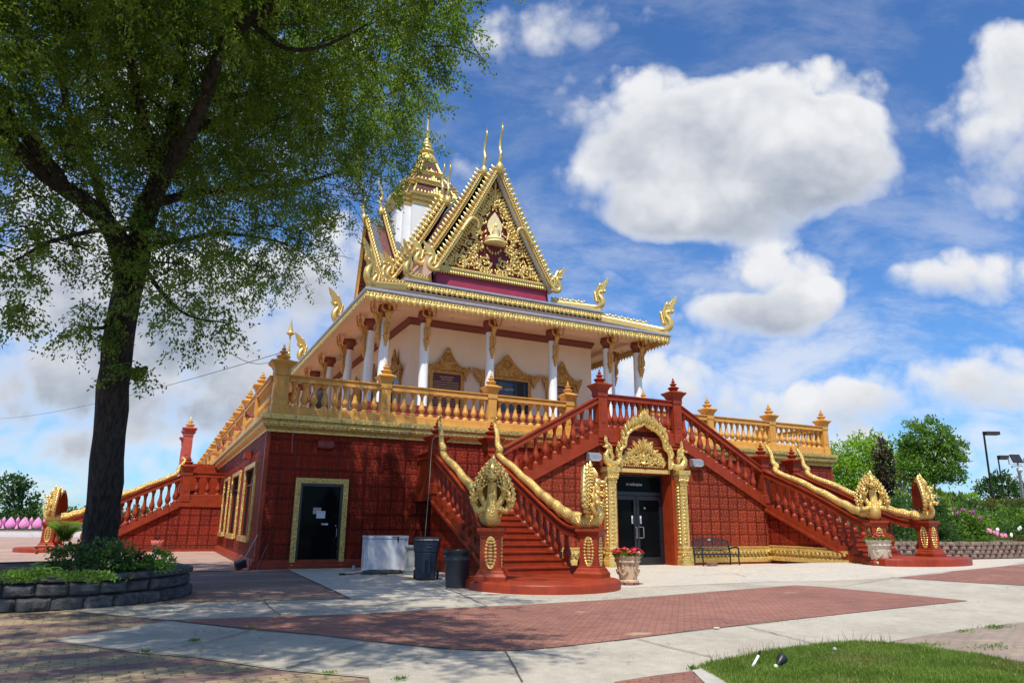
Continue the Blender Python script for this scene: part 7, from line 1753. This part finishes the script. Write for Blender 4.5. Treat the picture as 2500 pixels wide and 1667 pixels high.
# pink lotus fence far left
FE = thing('lotus_fence', 'pink fence of lotus petals and small posts along the far left edge of the plaza', 'fence', (-20,51,0))
MB().box(-60,-5,50.9,51.3,0,.55).build('base_wall', 'fence_pale', FE); MB().box(-60,-5,50.85,51.35,.55,.68).build('coping', 'leaf_deep', FE)
MB().box(-60,-5,50.0,50.88,0,.22).build('step', 'paper', FE)
for k in range(24):
    x = -11.3-1.0*k+.0
    MB().bud((x,51.1,.66), (0,0,1), (0,-1,0), 1.05, .74, .25).build('lotus_petal', 'fence_pink', FE, True, 60)
    MB().lathe([(.15,.68),(.15,.75),(.09,.8),(.07,1.1),(.12,1.15),(.12,1.3),(.16,1.36),(.12,1.5),(.02,1.7)], (x+.5,51.1,0), 10).build('small_post', 'fence_pink', FE, True, 50)
for k in range(6):
    x = -10.3+1.0*k; MB().bud((x,51.1,.66), (0,0,1), (0,-1,0), 1.05, .74, .25).build('lotus_petal', 'fence_pink', FE, True, 60)
# lamp posts at the right
def lamp(label, base, top, D, hl, hw__, name='lamp_post', mat='bronze_pole', w=.052):
    b = atd(*base, D); a = atd(*top, D); t = thing(name, label, 'street lamp', tuple(b), 0, 'parking lot lamp posts at the right')
    MB().rail([b, b+(a-b)*.5, a], [(-w,-.0),(w,-.0),(w,.01),(-w,.01)]) if False else None
    mb = MB(); vs = [b+Vector((i*w, j*w, -1)) for j in (-1, 1) for i in (-1, 1)]+[a+Vector((i*w*.8, j*w*.8, 0)) for j in (-1, 1) for i in (-1, 1)]
    mb.add(vs, [(0,1,5,4),(1,3,7,5),(3,2,6,7),(2,0,4,6),(4,5,7,6)]); mb.build('pole', mat, t)
    MB().obox(a+r0*hl*.5+Vector((0,0,-.12)), (hl*.9, .4, hw__*.85), HDG-pi/2, .0).build('lamp_head', mat, t); return t
lamp('tall square bronze lamp post, the nearest of the three poles at the right', (2424,1228), (2401,1053), 46, 1.0, .26)
lamp('shorter bronze lamp post standing between the nearest pole and the camera mast', (2452,1222), (2436,1113), 62, .9, .42)
b = atd(2500,1235,56); a = atd(2488,1150,56); t = thing('camera_mast', 'grey mast with solar panel and floodlights at the right edge', 'mast', tuple(b))
MB().tube([b-Vector((0,0,1)), a], .12, 8).build('pole', 'grey_metal', t, True)
MB().obox(a+Vector((-.1,0,1.0)), (.8,.1,.75), HDG-pi/2, 0, -.5).build('solar_panel', 'dark_metal', t); MB().tube([a, a+Vector((0,0,.8))], .08, 6).ball(a+Vector((.1,0,.1)), .22, 8, 6).build('camera_dome', 'paper', t, True)
mb = MB()
for s in (-1, 1): mb.obox(a+r0*s*.62+Vector((0,0,.8)), (.16,.14,.5), HDG-pi/2)
mb.obox(a+Vector((0,0,.35)), (1.0,.2,.16), HDG-pi/2).obox(a+Vector((0,0,.55)), (1.5,.05,.04), HDG-pi/2); mb.build('floodlight', 'paper', t)
# wrappers and stuff on the lawn
p = ong(1834,1640); t = thing('plastic_knife', 'bent white and black stick poking out of the lawn edge', 'litter', (p.x,p.y,.03)); d = (ong(1848,1602)-p)
MB().tube([(0,0,.0),(d.x*.25,d.y*.1,.11)], [.012,.014], 6).build('shaft', 'petal_white', t, True, off=False); MB().tube([(d.x*.25,d.y*.1,.11),(d.x*.3,d.y*.12,.15)], .014, 6).ball((0,0,.01), .028, 8, 6).build('black_tip', 'black_plastic', t, True, off=False)
p = ong(1900,1640); t = thing('garden_spotlight', 'black garden spotlight lying in the grass', 'spotlight', (p.x,p.y,.05))
mb = MB().lathe([(.018,-.08),(.022,-.03),(.035,.0),(.05,.04),(.055,.06),(.055,.08),(.045,.08)], (0.03,0,.05), 16, Vector((.8,.25,.35))); mb.build('head', 'dark_metal', t, True, 40, off=False)
MB().tube([(-.06,-.02,.0),(-.2,-.1,-.02),(-.3,-.15,-.02)], [.02,.016,.008], 6).build('spike', 'black_plastic', t, True, off=False); MB().ball((-.08,-.05,.02), .025, 8, 6).build('bracket', 'petal_cream', t, True, off=False)
p = ong(2040,1620); t = thing('dandelion', 'dandelion seed head standing in the lawn', 'flower', (p.x,p.y,.02)); MB().tube([(0,0,0),(.01,0,.12)], .003, 5).build('stem', 'leaf_mid', t, off=False); MB().ball((.01,0,.135), .024, 10, 8).build('seed_head', 'wood_grey', t, True, off=False)
p = ong(1750,1538); t = thing('yellow_leaf', 'single yellow leaf on the red brick paving', 'leaf', (p.x,p.y,.035)); MB().prism([(-.06,0),(0,.04),(.07,.01),(0,-.04)], (0,0,0), (1,0,0), (0,1,0), .006).build('blade', 'petal_cream', t, off=False)
# a waste bin and speaker glimpsed behind the corner balustrade
t = thing('black_drum', 'dark round drum glimpsed behind the corner balusters', 'drum', (1.9,1.5,ZT)); MB().lathe([(.28,0),(.34,.4),(.34,.8),(.28,1.1),(.1,1.2)], n=20).build('drum', 'black_plastic', t, True, off=False)
bpy.context.view_layer.update()
